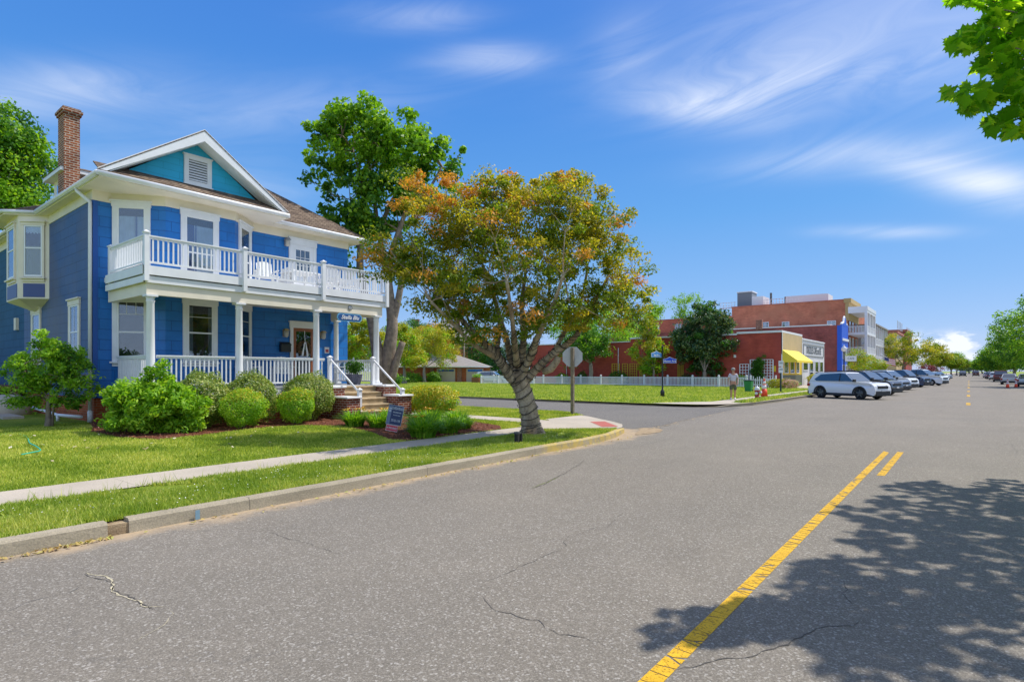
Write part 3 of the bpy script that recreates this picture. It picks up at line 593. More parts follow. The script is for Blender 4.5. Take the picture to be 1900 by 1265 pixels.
# side dormer
mb=MB(); mb.box(-24.25,-22.75,5.55,8.6,7.2,8.15); dor=mb.build('dormer',WHITE2,house)
mb=MB(); mb.box(-24.5,-22.45,5.3,8.9,8.12,8.24); mb.build('soffit',WHITE,dor)
mb=MB(); a,b,c,d=(-24.52,5.28,8.245),(-22.43,5.28,8.245),(-22.43,8.9,8.245),(-24.52,8.9,8.245); p,q=(-23.5,6.2,8.60),(-23.5,8.0,8.60)
for t in ([a,b,p],[b,c,q,p],[c,d,q],[d,a,p,q]): mb.add(t,[list(range(len(t)))])
mb.build('roof',SHINGLE,dor)
MB().box(-23.9,-23.1,5.54,5.548,7.5,7.95).build('pane',GLASS,dor)
# chimney
mb=MB(); mb.box(-23.06,-22.42,5.38,5.80,6.4,9.92); mb.box(-23.10,-22.38,5.34,5.84,9.92,10.0); mb.box(-23.13,-22.35,5.31,5.87,10.0,10.08); mb.box(-23.09,-22.39,5.35,5.83,10.08,10.15)
mb.build('chimney',CHBRICK,roof)
# ---- windows
def fr(x,y,z,tx,ty,nx,ny): return (Vector((x,y,z)),Vector((tx,ty,0)).normalized(),Vector((nx,ny,0)).normalized())
def window(F,w,h,parent=house,tw=.13,head=.2,sill=True,split=.5,muntin=None,curtain=None,cm=None,kind='window',trim=None,bevel=.004,glass=None):
    """F origin = lower left corner of the casing opening at the wall; w,h opening size"""
    tm=trim or WHITE; mb=MB(); d=.05
    mb.lb(F,-tw,0,0,d,-.02,h); mb.lb(F,w,w+tw,0,d,-.02,h); mb.lb(F,-tw-.02,w+tw+.02,0,d+.01,h,h+head); mb.lb(F,-tw-.05,w+tw+.05,0,d+.05,h+head,h+head+.045)
    if sill: mb.lb(F,-tw-.04,w+tw+.04,0,d+.06,-.07,-.02); mb.lb(F,-tw,w+tw,0,d-.01,-.16,-.07)
    win=mb.build(kind,tm,parent,bevel=bevel)
    MB().lb(F,0,w,.003,.006,0,h).build('dark_backing',INSIDE,win)
    mb=MB(); s=.045; mid=h*split
    for a0,a1,c0,c1,b1 in ((0,s,0,h,.045),(w-s,w,0,h,.045),(s,w-s,0,s+.02,.045),(s,w-s,h-s,h,.045),(s,w-s,mid-.022,mid+.022,.04)): mb.lb(F,a0,a1,.012,b1,c0,c1)
    if muntin:
        for a in muntin[0]: mb.lb(F,w*a-.008,w*a+.008,.028,.034,muntin[2],h-s)
        for c in muntin[1]: mb.lb(F,s,w-s,.028,.034,c-.008,c+.008)
    mb.build('frame',FRAMEX,win,bevel=.003)
    MB().lb(F,s*.8,w-s*.8,.024,.027,s*.8,h-s*.8).build('pane',glass or GLASS,win)
    if curtain:
        for (a0,a1,c0,c1,m_) in curtain:
            mb=MB(); n=28; vs=[]; o,t,nn=F
            for i in range(n+1):
                a=a0+(a1-a0)*i/n; b=.012+.004*math.sin(i*1.9)
                for c in (c0+.012*math.sin(i*1.15),c1): vs.append(o+t*a*w+nn*b+Vector((0,0,c*h)))
            mb.add(vs,[(2*i,2*i+2,2*i+3,2*i+1) for i in range(n)]); mb.build('curtain',m_,win)
    return win
tL=(.9,1.1); lenL=math.hypot(*tL); nL=(1.1,-.9); tRr=(-.9,1.05); nR=(1.05,.9)
def onfacet(s0,z,side):
    if side=='L': x,y=HX+.9*s0/lenL,5.8+1.1*s0/lenL; return fr(x,y,z,.9,1.1,1.1,-.9)
    ln=math.hypot(.9,1.05); x,y=-18.6-.9*s0/ln,8.95+1.05*s0/ln; return fr(x,y,z,-.9,1.05,1.05,.9)
cw=[(.05,.95,.60,.86,CURT),(.62,.78,.5,.86,CURTB)]; cw2=[(.08,.92,.1,.84,CURT),(.0,.34,.08,.84,CURTB)]
# upstairs: left facet, middle, right facet
window(onfacet(.16,4.62,'L'),.74,1.92,split=.42,curtain=[(.04,.96,.30,.86,CURT),(.60,.72,.42,.86,CURTB)],head=.14)
window(fr(-18.6,7.44,4.58,0,1,1,0),.86,1.90,split=.42,curtain=[(.30,.98,.03,.86,CURT),(.05,.38,.05,.86,CURTB)],head=.15)
window(onfacet(.38,4.62,'R'),.70,1.92,split=.42,curtain=[(.04,.96,.45,.9,CURT)],head=.14)
# downstairs
window(onfacet(.16,2.05,'L'),.74,1.75,split=.48,muntin=((.33,.66),(1.36,),1.36),head=.22)
window(fr(-18.6,7.50,2.05,0,1,1,0),.76,1.75,split=.50,muntin=((),(1.36,),1.36),head=.22,curtain=[(.0,.22,.02,.95,mat('curtain_grey',(.3,.34,.34),.9)),(.8,1,.02,.95,mat('curtain_grey',(.3,.34,.34),.9))])
window(onfacet(.38,2.05,'R'),.70,1.75,split=.50,muntin=((),(1.36,),1.36),head=.22)
# side windows
window(fr(-21.55,5.35,2.12,1,0,0,-1),.82,1.62,trim=WHITE2,split=.5,head=.16,muntin=((.5,),(),.1)); window(fr(-25.95,5.35,2.12,1,0,0,-1),.95,1.62,trim=WHITE2,split=.5,head=.16)
# small blue louvre light on the side
MB().box(-28.3,-28.0,5.25,5.35,3.3,3.75).build('side_lamp',WHITE2,house)
# oriel
mb=MB(); orp=[(-23.9,5.35),(-24.58,4.67),(-26.2,4.67),(-26.9,5.35)]; mb.prism(orp[::-1],4.15,6.9)
# tapered bottom
mb.add([(x,y,4.15) for x,y in orp]+[(-25.4,5.34,3.78)],[(0,1,4),(1,2,4),(2,3,4)])
ori=mb.build('oriel',WHITE2,house)
Fo=fr(-23.9,5.35,4.15,-.68,-.68,.68,-.68); Ld=.9617
PANEL=mat('blue_grey_panel',(.05,.08,.24),.45)
for q in (fr(-24.58,4.67,4.15,.68,.68,.68,-.68),):
    MB().lb(q,.16,.82,.0,.012,.05,.50).build('panel',PANEL,ori)
    window((q[0]+q[1]*.20+Vector((0,0,.72)),q[1],q[2]),.56,1.70,parent=ori,tw=.06,head=.10,trim=WHITE2,split=.56,curtain=[(.05,.95,.02,.60,BLIND),(.05,.95,.85,.98,CURT)])
MB().box(-26.05,-24.7,4.655,4.67,4.2,4.65).build('panel',PANEL,ori)
window(fr(-25.85,4.67,4.87,1,0,0,-1),.9,1.70,parent=ori,tw=.08,head=.1,trim=WHITE2,split=.56)
# ---- porch and balcony
PX=-16.5; FL=1.28
mb=MB(); mb.box(HX-.0,-16.32,5.60,13.2,FL-.05,FL); porch=mb.build('porch_floor',mat('porch_deck',(.42,.43,.44),.5,noise=.1),house)
mb=MB(); mb.box(-16.36,-16.33,5.6,13.2,FL-.26,FL-.052); mb.box(-18.5,-16.36,5.60,5.63,FL-.26,FL-.052); mb.build('porch_fascia',WHITE,house)
mb=MB(); mb.box(-19.4,-16.42,5.64,10.7,.05,FL-.26); mb.box(-19.4,-16.42,13.0,13.14,.05,FL-.26); mb.build('porch_base',ORBRICK,house)
# balcony deck, fascia boards, beam and ceiling
mb=MB(); mb.box(HX+.0,-16.42,5.62,13.33,4.30,4.43); deck=mb.build('balcony_floor',WHITE,house)
mb=MB(); mb.box(-16.42,-16.37,5.55,13.38,4.22,4.45); mb.box(-19.1,-16.37,5.53,5.58,4.22,4.45); mb.box(-19.4,-16.37,13.38,13.43,4.22,4.45); mb.build('fascia_board',WHITE,house)
mb=MB(); mb.box(-16.47,-16.41,5.58,13.36,4.02,4.19); mb.box(-19.2,-16.41,5.56,5.61,4.02,4.19); mb.build('fascia_board',WHITE,house)
mb=MB(); mb.box(-16.62,-16.46,5.66,13.2,3.72,4.04); mb.box(-19.3,-16.62,5.66,5.80,3.72,4.04); mb.box(-19.4,-16.62,13.06,13.2,3.72,4.04); mb.build('beam',WHITE2,house)
MB().box(HX+.0,-16.62,5.8,13.06,4.0,4.04).build('porch_ceiling',WHITE2,house)
def column(x,y,z0,z1,r,parent=house,name='column'):
    mb=MB(); mb.box(x-r*1.45,x+r*1.45,y-r*1.45,y+r*1.45,z0,z0+.06); mb.box(x-r*1.35,x+r*1.35,y-r*1.35,y+r*1.35,z1-.05,z1)
    mb.lathe((x,y,z0+.06),[(r*1.3,0),(r*1.35,.03),(r*1.12,.06),(r*1.03,.1),(r,.8),(r*.88,z1-z0-.25),(r*1.05,z1-z0-.22),(r*.9,z1-z0-.19),(r*.9,z1-z0-.16),(r*1.2,z1-z0-.11)],20); return mb.build(name,WHITE,parent)
for y in (5.78,8.08,10.59,13.0): column(-16.54,y,FL,3.72,.102)
column(-19.33,13.25,FL,3.72,.10)
BALM=None
def rail(p0,p1,z0,z1,parent=house,step=.118,base=.09,th=.022,pts=True):
    """top rail, bottom rail and separate balusters between p0 and p1 (x,y)"""
    a=Vector((p0[0],p0[1],0)); b=Vector((p1[0],p1[1],0)); d=(b-a).normalized(); n=Vector((-d.y,d.x,0)); L_=(b-a).length; F=(a,d,n)
    mb=MB(); mb.lb(F,0,L_,-.045,.045,z1-.035,z1); mb.lb(F,0,L_,-.025,.025,z1-.085,z1-.035); r=mb.build('railing',WHITE,parent)
    MB().lb(F,0,L_,-.025,.025,z0+base,z0+base+.05).build('bottom_rail',WHITE,r)
    k=max(2,int(L_/step)); me=None
    for i in range(1,k):
        c=a+d*(L_*i/k)
        if me is None:
            m0=MB(); m0.lb((Vector((0,0,0)),d,n),-th*.75,th*.75,-th*.75,th*.75,0,z1-.085-z0-base-.05); o=m0.build('baluster',WHITE,r,local=True); me=o.data
        else: o=link('baluster',me,None,r)
        o.location=Vector((c.x,c.y,z0+base+.05))-wloc(r)
    return r
def post(x,y,z0,z1,w=.055,parent=house):
    mb=MB(); mb.box(x-w,x+w,y-w,y+w,z0,z1-.05); mb.box(x-w*1.35,x+w*1.35,y-w*1.35,y+w*1.35,z1-.05,z1-.02); mb.add([(x-w*1.2,y-w*1.2,z1-.02),(x+w*1.2,y-w*1.2,z1-.02),(x+w*1.2,y+w*1.2,z1-.02),(x-w*1.2,y+w*1.2,z1-.02),(x,y,z1+.03)],[(0,1,4),(1,2,4),(2,3,4),(3,0,4)])
    return mb.build('railing_post',WHITE,parent)
BX=-16.40
for y in (5.62,8.16,10.74,13.33): post(BX+.04,y,4.05,5.32)
post(-18.95,5.62,4.2,5.30); post(-19.42,13.33,4.45,5.30)
for y0,y1 in ((5.68,8.10),(8.22,10.68),(10.80,13.27)): rail((BX-.03,y0),(BX-.03,y1),4.43,5.23)
rail((-18.9,5.62),(BX-.05,5.62),4.43,5.23); rail((-19.38,13.33),(BX-.05,13.33),4.43,5.23)
for y0,y1 in ((5.92,7.95),(8.21,10.46),(10.72,10.88)): rail((PX-.04,y0),(PX-.04,y1),FL,2.17)
rail((-18.75,5.72),(PX-.1,5.72),FL,2.17); rail((-19.3,13.1),(PX-.1,13.1),FL,2.17)
rail((PX-.04,12.72),(PX-.04,12.88),FL,2.17)
# ---- doors
def door(F,w,h,parent,body,name,glass_box,wreath=None,head=.2):
    mb=MB(); tw=.13
    mb.lb(F,-tw,0,0,.05,0,h); mb.lb(F,w,w+tw,0,.05,0,h); mb.lb(F,-tw-.02,w+tw+.02,0,.06,h,h+head); mb.lb(F,-tw-.05,w+tw+.05,0,.1,h+head,h+head+.05); mb.lb(F,0,w,0,.06,-.02,.03)
    c=mb.build('door_casing',WHITE,parent,bevel=.004); a0,a1,c0,c1=glass_box
    mb=MB(); mb.lb(F,0,a0,.004,.03,.03,h); mb.lb(F,a1,w,.004,.03,.03,h); mb.lb(F,a0,a1,.004,.03,.03,c0); mb.lb(F,a0,a1,.004,.03,c1,h)
    d=mb.build(name,body,parent,bevel=.003); MB().lb(F,a0,a1,.002,.004,c0,c1).build('dark_backing',INSIDE,d); MB().lb(F,a0,a1,.012,.016,c0,c1).build('pane',GLASS,d)
    o,t,n_=F; mb=MB(); p=o+t*(w-.07)+n_*.03+Vector((0,0,1.0)); mb.tube([p,p+n_*.05],.012,8); mb.lathe(p+n_*.05,[(.0,0),(.025,.0),(.03,.015),(.02,.03),(0,.032)],10,'x'); mb.build('handle',mat('brass',(.5,.33,.1),.3,metal=1),d)
    return d
d2=door(fr(HX,11.48,4.45,0,1,1,0),.86,1.98,house,WHITE,'door',(.15,.71,.95,1.8))
mb=MB(); F=fr(HX,11.48,4.45,0,1,1,0)
for a in (.337,.523): mb.lb(F,a-.01,a+.01,.017,.024,.95,1.8)
for c in (1.23,1.52): mb.lb(F,.15,.71,.017,.024,c-.01,c+.01)
mb.build('muntin',WHITE,d2)
WOODR=mat('varnished_wood',(.28,.085,.03),.35,noise=.2,nscale=5)
d1=door(fr(HX,11.52,FL,0,1,1,0),.84,2.07,house,WOODR,'door',(.12,.72,.35,1.95))
# wall lanterns
def lantern(y,z,m):
    mb=MB(); F=fr(HX,y,z,0,1,1,0); mb.lb(F,-.06,.06,0,.02,-.12,.12); mb.lb(F,-.02,.02,.02,.1,.1,.13); mb.lb(F,-.09,.09,.04,.22,.10,.13); mb.lb(F,-.06,.06,.07,.19,.13,.17); l=mb.build('wall_lantern',m,house)
    mb=MB(); mb.lathe((HX+.13,y,z-.14),[(.05,0),(.085,.05),(.09,.23)],6); mb.build('lamp_glass',mat('frosted_glass',(.5,.48,.42),.3),l)
lantern(11.24,6.42,mat('pewter',(.25,.25,.26),.4)); 
BRS=mat('aged_brass',(.42,.31,.13),.4,noise=.2); lantern(11.18,3.12,BRS); lantern(12.72,3.12,BRS)
# steps: five treads and brick cheeks with white copings
STONE=mat('sandstone_step',(.42,.32,.19),.85,noise=.25,nscale=4,bump=.3,bscale=20)
mb=MB()
for i in range(5):
    z1=FL-.03-i*.19; x1=-16.33+.29*(i+1); mb.box(-16.36,x1-.03,11.12,12.62,0,z1-.05); mb.box(-16.36,x1,11.12,12.62,z1-.05,z1)
steps=mb.build('porch_steps',STONE,house,bevel=.008)
def cheek(y0,y1):
    mb=MB(); mb.box(-16.32,-15.72,y0,y1,0,FL-.06); mb.box(-15.72,-14.92,y0,y1,0,.90); c=mb.build('brick_cheek',BRICK,house)
    MB().box(-16.32,-15.66,y0-.04,y1+.04,FL-.06,FL+.0).box(-15.66,-14.86,y0-.04,y1+.04,.90,.96).build('coping',WHITE,c,bevel=.01)
cheek(10.62,11.10); cheek(12.64,13.22)
for y in (11.02,12.76):
    post(-16.42,y,FL-.02,2.24); post(-15.0,y+.12,.3,1.20 if y<12 else 1.17)
    a=Vector((-16.36,y,2.12)); b=Vector((-15.05,y+.12,1.10)); mb=MB(); mb.tube([a,b],.04,4); mb.build('handrail',WHITE,house)
# number plate and post lamp marks on the beam
def text(body,size,F,m,name,parent,b=.004,align='CENTER',extr=.002,shear=0,font_scale=(1,1),bold=0):
    cu=bpy.data.curves.new('t','FONT'); cu.body=body; cu.size=size; cu.align_x=align; cu.align_y='CENTER'; cu.extrude=extr; cu.shear=shear; cu.resolution_u=3; cu.offset=bold
    ob=bpy.data.objects.new('t',cu); COL.objects.link(ob); dg=bpy.context.evaluated_depsgraph_get(); me=bpy.data.meshes.new_from_object(ob.evaluated_get(dg)); bpy.data.objects.remove(ob); me.name=name
    o,t,n_=F; up=n_.cross(t); up=up if isinstance(up,Vector) else Vector(up)
    M=Matrix((t,up,n_)).transposed().to_4x4(); off=(o+n_*b)-wloc(parent); me.transform(Matrix.Translation(Vector((0,0,0)))@M@Matrix.Diagonal((font_scale[0],font_scale[1],1,1))); ob=link(name,me,m,parent); ob.location=off; return ob
mb=MB(); q=Vector((-16.455,11.83,3.90)); mb.lathe(q,[(.085,0),(.085,.012),(.07,.012),(.07,.0)],20,'x'); disc=mb.build('house_number',mat('number_ring',(.12,.12,.13),.5),house)
MB().lathe(q+Vector((.004,0,0)),[(.068,0),(.068,.003)],20,'x').build('plate',WHITE,disc)
text('1',.12,(q+Vector((.008,0,0)),Vector((0,1,0)),Vector((1,0,0))),DARK,'lettering',disc)
# hanging name board
sg=empty('name_board',(-16.5,11.82,3.42),'small blue oval-ended board lettered Stella Blu hanging under the porch beam','sign')
mb=MB(); o=Vector((-16.45,11.82,3.565)); pts=[]
for i in range(24):
    a=2*math.pi*i/24; cy=.36*(1 if math.cos(a)>0 else -1); pts.append((o.x,o.y+cy+.135*math.cos(a)*1.0,o.z+.135*math.sin(a)))
mb.slab(pts,(-.03,0,0)); mb.build('board',mat('sign_rim',(.12,.36,.58),.5),sg)
mb=MB(); pts=[(o.x+.001,(y-o.y)*.94+o.y,(z-o.z)*.80+o.z) for x,y,z in pts]; mb.slab(pts,(.004,0,0)); mb.build('panel',mat('sign_blue',(.01,.075,.25),.5),sg)
text('Stella Blu',.19,(o+Vector((.008,0,0)),Vector((0,1,0)),Vector((1,0,0))),WHITE,'lettering',sg,shear=.35,bold=.003)
for y in (-.3,.3): mb=MB(); mb.tube([o+Vector((-.015,y,.13)),o+Vector((-.015,y,.16))],.006,5); mb.build('hook',DARK,sg)
# wreath on the door
wr=empty('door_wreath',(HX+.06,11.94,FL+1.35),'round twig wreath with white ribbon hanging on the wooden front door','wreath')
v,_=cloud([(HX+.06,11.94+.22*math.cos(a),FL+1.33+.22*math.sin(a)) for a in np.linspace(0,6.28,24)],np.full(24,.07),40,.07,1,0); npmesh('twigs',v,24*40,4,[mat('dry_leaf',(.20,.13,.06),.9)],wr,origin=wloc(wr))
mb=MB(); w0=wloc(wr)
mb.slab([w0+Vector((.07,0,.2)),w0+Vector((.07,-.07,-.33)),w0+Vector((.07,-.15,-.30)),w0+Vector((.07,-.03,.2))],(.006,0,0)); mb.slab([w0+Vector((.08,0,.2)),w0+Vector((.08,.06,-.35)),w0+Vector((.08,.14,-.3)),w0+Vector((.08,.03,.2))],(.006,0,0)); mb.slab([w0+Vector((.07,-.012,.18)),w0+Vector((.07,.012,.18)),w0+Vector((.03,.012,.62)),w0+Vector((.03,-.012,.62))],(.005,0,0)); mb.build('ribbon',WHITE,wr)
mbx=empty('mailbox',(HX,11.18,2.45),'black wall mailbox beside the wooden front door','mailbox'); mb=MB(); mb.box(HX,HX+.17,10.98,11.36,2.45,2.74); mb.build('box',mat('mail_black',(.012,.012,.013),.35),mbx,bevel=.015); mb=MB(); mb.slab([(HX,10.97,2.80),(HX,11.37,2.80),(HX+.19,11.37,2.70),(HX+.19,10.97,2.70)],(0,0,.015)); mb.build('lid',DARK,mbx)
nt_=empty('notice_plate',(HX,12.93,2.5),'small red and white notice on the blue wall right of the front door','sign'); MB().box(HX+.002,HX+.012,12.85,13.05,2.45,2.68).build('plate',WHITE,nt_); MB().box(HX+.0125,HX+.014,12.88,13.02,2.48,2.6).build('print',mat('print_red',(.4,.06,.08),.6),nt_)
# ---- garden side clutter
mb=MB(); mb.lathe((-25.4,4.55,.26),[(.62,0),(.66,.05),(.64,.42),(.6,.5),(.45,.62),(.2,.70)],28); tub=mb.build('storage_tub',mat('beige_plastic',(.50,.44,.34),.6,noise=.1)); tag(tub,'low round beige tub standing against the side wall of the blue house','tub')
pv=empty('drain_pipe',(-21,4.9,.3),'white plastic drain pipe along the ground by the orange brick foundation','pipe'); mb=MB(); mb.tube([(-24.4,5.0,.55),(-22.5,4.95,.5),(-21.0,4.9,.46),(-19.6,5.1,.46)],.045,8); mb.tube([(-21.0,4.9,.46),(-21.0,4.9,.28)],.05,8); mb.build('pipe_run',WHITE,pv); MB().box(-24.9,-22.9,4.0,4.5,.28,.36).build('splash_block',CONC,pv)
DECKW=mat('brown_deck_wood',(.16,.055,.025),.7,noise=.3,nscale=6)
dk=empty('side_deck',(-28.5,4.6,.3),'brown wooden side deck with dark railing left of the blue house','deck'); mb=MB(); mb.box(-32,-26.9,3.0,5.3,1.05,1.22); mb.build('boards',DECKW,dk)
for x in (-31.5,-29.7,-28.1,-27.0):
    for y in (3.1,5.1): MB().box(x-.06,x+.06,y-.06,y+.06,.2,1.05).build('leg',DECKW,dk)
DGR=mat('dark_grey_wood',(.05,.05,.055),.7); mb=MB(); mb.box(-32,-26.9,3.0,3.06,2.0,2.1)
for i in range(26): mb.box(-32+i*.2,-31.86+i*.2,3.02,3.05,1.22,2.0)
mb.build('railing',DGR,dk)
MB().box(-31.9,-27.0,5.05,5.25,.2,1.05).build('skirt',mat('dark_skirt_wood',(.04,.025,.02),.9),dk)  # skirt in a darker brown than the deck boards
# ---- chairs
PW=mat('white_resin',(.78,.78,.77),.4)
def armchair():
    r=empty('balcony_chair',(0,0,0)); mb=MB()
    MB().box(-.25,.25,-.25,.25,.38,.41).build('seat',PW,r,local=True,bevel=.008)
    mb=MB()
    for i in range(5):
        a=-.2+.1*i; h=.98-.9*a*a*1.6; mb.slab([(a-.042,.22,.40),(a+.042,.22,.40),(a+.042,.40,h),(a-.042,.40,h)],(0,-.018,0))
    mb.box(-.24,.24,.26,.285,.55,.6); mb.build('backrest',PW,r,local=True)
    for s in (-1,1):
        MB().box(s*.29-.04,s*.29+.04,-.3,.28,.60,.63).build('armrest',PW,r,local=True,bevel=.006)
        MB().box(s*.28-.02,s*.28+.02,-.27,-.21,0,.60).build('leg',PW,r,local=True); mb=MB(); mb.slab([(s*.28-.02,.18,.60),(s*.28-.02,.24,.60),(s*.28-.02,.32,0),(s*.28-.02,.26,0)],(.04,0,0)); mb.build('leg',PW,r,local=True)
    return r
ch0=armchair(); first=True
for (x,y,rz,lab) in [(-18.1,9.75,1.3,'white balcony chair nearest the bay, its high back showing above the rail'),(-18.55,10.6,.6,'white balcony chair pushed in behind the table, left of the upstairs door'),(-17.5,11.6,-1.9,'white balcony chair at the table just left of the second rail post from the right'),(-18.2,12.15,-1.5,'white balcony chair beside the upstairs door with its back to the right'),(-17.6,12.62,-2.2,'white balcony chair at the far right end of the balcony, rounded back above the rail')]:
    c=ch0 if first else copy_tree(ch0); first=False; c.location=(x,y,4.43); c.rotation_euler=(0,0,rz); tag(c,lab,'chair','white chairs on the balcony')
tb=empty('balcony_table',(-18.1,10.95,4.43),'white square table among the chairs on the balcony','table'); x,y=-18.1,10.95
MB().box(x-.45,x+.45,y-.5,y+.5,5.10,5.14).build('tabletop',PW,tb,bevel=.01)
for sx in (-1,1):
    for sy in (-1,1): MB().box(x+sx*.38-.03,x+sx*.38+.03,y+sy*.43-.03,y+sy*.43+.03,4.43,5.10).build('leg',PW,tb)
pc=armchair(); pc.name='porch_chair'; pc.location=(-17.9,12.55,FL); pc.rotation_euler=(0,0,-.5); tag(pc,'pale wooden porch chair with a blue cushion at the head of the steps','chair')
mb=MB(); cu=[]; 
for i in range(9):
    for j in range(9):
        u,v=i/4-1,j/4-1; t=.07*(1-u*u)**.5*(1-v*v)**.5; cu.append((u*.22,v*.2,t))
n=len(cu); mb.add(cu+[(a,b,-c) for a,b,c in cu],[(i*9+j,(i+1)*9+j,(i+1)*9+j+1,i*9+j+1) for i in range(8) for j in range(8)]+[(n+i*9+j,n+i*9+j+1,n+(i+1)*9+j+1,n+(i+1)*9+j) for i in range(8) for j in range(8)])
cs=mb.build('cushion',mat('blue_pattern_fabric',(.12,.22,.36),.9,noise=.7,nscale=22),local=True); cs.location=(-17.86,12.48,FL+.62); cs.rotation_euler=(R(75),0,-.5+R(90)-R(90)); tag(cs,'blue patterned cushion leaning on the porch chair','cushion')
pc2=copy_tree(ch0); pc2.name='porch_chair'; pc2.location=(-18.2,9.2,FL); pc2.rotation_euler=(0,0,1.5); tag(pc2,'white porch chair behind the ground floor railing left of the door','chair','chairs behind the porch railing')
pc3=copy_tree(ch0); pc3.name='porch_chair'; pc3.location=(-18.4,10.5,FL); pc3.rotation_euler=(0,0,1.2); tag(pc3,'white porch chair under the mailbox left of the front door','chair','chairs behind the porch railing')
# ---------------------------------------------------------------- greenery near the house
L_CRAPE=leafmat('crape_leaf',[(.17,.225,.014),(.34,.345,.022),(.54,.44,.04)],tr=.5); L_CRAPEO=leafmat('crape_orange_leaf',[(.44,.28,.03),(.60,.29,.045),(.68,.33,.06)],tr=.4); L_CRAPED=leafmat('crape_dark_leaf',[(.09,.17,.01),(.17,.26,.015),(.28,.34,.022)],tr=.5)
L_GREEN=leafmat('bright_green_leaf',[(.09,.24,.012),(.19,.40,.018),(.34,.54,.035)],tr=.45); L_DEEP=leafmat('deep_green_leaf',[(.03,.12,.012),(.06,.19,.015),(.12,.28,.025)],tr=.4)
L_LIME=leafmat('lime_leaf',[(.14,.34,.015),(.26,.48,.025),(.42,.60,.05)],tr=.45); L_BUSH=leafmat('shrub_leaf',[(.08,.17,.02),(.20,.30,.035),(.50,.52,.16)],tr=.3); L_YEL=leafmat('yellow_shrub_leaf',[(.22,.32,.02),(.46,.46,.03),(.72,.52,.05)],tr=.35)
L_MAG=leafmat('magnolia_leaf',[(.02,.07,.03),(.05,.12,.045),(.20,.24,.07)],rough=.3,tr=.2); L_YG=leafmat('yellow_green_leaf',[(.22,.28,.015),(.38,.40,.02),(.52,.44,.04)],tr=.4); L_CONI=leafmat('conifer_leaf',[(.02,.09,.04),(.04,.14,.05),(.08,.18,.04)],tr=.2)
L_LILY=leafmat('lily_blade',[(.08,.24,.012),(.17,.38,.02),(.32,.50,.04)],tr=.4)
# ---- the crape myrtle on the verge
TD=14.6
def T(x,y,dd=0): return at(x,y,TD+dd)
root=empty('crape_myrtle',T(987,806),'wide crape myrtle with orange-tinged crown and string-wound trunk, on the verge by the corner','tree')
W1=1/1065*TD
trunk=[T(990,812),T(985,795),T(983,770),T(975,740),T(966,712),T(960,692)]; tr_=[r*W1 for r in (24,18.5,16.5,16,16.5,17)]
Ls=[([T(972,722),T(948,700,-.1),T(930,672,-.2),T(918,655,-.25),T(897,635,-.3),T(872,612,-.4),T(850,585,-.5),T(820,562,-.6)],[18,16,15,14,11,9,7,5]),
    ([T(925,665,-.2),T(922,640,-.1),T(928,600,.1),T(915,545,.3),T(895,490,.4)],[11,9,8,6,4]),
    ([T(958,694),T(948,665,.2),T(940,630,.5),T(925,580,.9),T(905,520,1.3)],[15,12,9,7,5]),
    ([T(962,694),T(968,660,.1),T(972,620,.1),T(968,570,0),T(975,510,-.1)],[16,13,9,7,4]),
    ([T(966,696),T(985,662,-.3),T(1000,620,-.7),T(1025,570,-1.2),T(1045,510,-1.6)],[14,11,8,6,4]),
    ([T(975,705),T(1000,680,.1),T(1028,655,.2),T(1060,632,.3),T(1085,600,.4),T(1105,560,.5),T(1130,510,.6)],[15,13,11,9,7,5,4]),
    ([T(1028,655,.2),T(1045,620,.5),T(1075,570,.9),T(1090,500,1.2)],[9,7,5,4]),
    ([T(925,665,-.2),T(880,640,-.7),T(840,600,-1.0),T(800,560,-1.2)],[9,7,5,3.5]),
    ([T(960,680),T(955,640,-.7),T(950,590,-1.3),T(940,520,-1.8)],[12,9,6,4]),([T(965,690),T(990,640,.8),T(1015,580,1.5),T(1020,510,2.1)],[12,9,6,4])]
def m_crbark(h):
    n=h.tex(3.0,5,.6,stretch=(1,1,.45)); col=h.mix(h.rng(n,.42,.60),(.46,.37,.26),(.24,.18,.12)); col=h.mix(h.rng(h.tex(1.9,4,.6),.56,.68,0,.9),col,(.56,.33,.14)); col=h.mix(h.rng(h.tex(22,4,.7),.35,.5,.5,0),col,(.07,.055,.04))
    h.L.new(col,h.b.inputs['Base Color']); h.b.inputs['Roughness'].default_value=.8; h.bump(h.tex(9,5,.6),.8,.03)
CRB=groundmat('crape_bark',m_crbark)
mb=MB()
def smoothpts(p,r,k=4):
    P=[];Q=[]
    for i in range(len(p)-1):
        a=p[max(i-1,0)];b=p[i];c=p[i+1];d=p[min(i+2,len(p)-1)]
        for j in range(k):
            t=j/k; P.append(.5*((2*b)+(c-a)*t+(2*a-5*b+4*c-d)*t*t+(3*b-a-3*c+d)*t**3)); Q.append(r[i]+(r[i+1]-r[i])*t)
    P.append(p[-1]);Q.append(r[-1]); return P,Q
tp,tq=smoothpts(trunk,tr_); mb.tube(tp,[q*(1+.06*math.sin(i*2.1)) for i,q in enumerate(tq)],16)
for a in range(6):
    an=a*1.05+.3; p0=trunk[0]+Vector((.40*math.cos(an),.40*math.sin(an),-.1)); mb.tube([trunk[1]+Vector((.12*math.cos(an),.12*math.sin(an),.12)),trunk[0]+Vector((.25*math.cos(an),.25*math.sin(an),.08)),p0],[.12,.09,.04],8)
ends=[]; lp=[]
for p,r in Ls:
    P_,Q_=smoothpts(p,[q*W1 for q in r]); Q_=[q*.60 for q in Q_]; mb.tube(P_,[q*(1+.08*math.sin(i*1.7)) for i,q in enumerate(Q_)],12); ends.append(P_[-1]); lp.append((P_,Q_))
mb.tube([T(1008,690,.1),T(1022,684,.0),T(1034,668,-.1),T(1036,662,-.1)],[.09,.10,.09,.06],10)
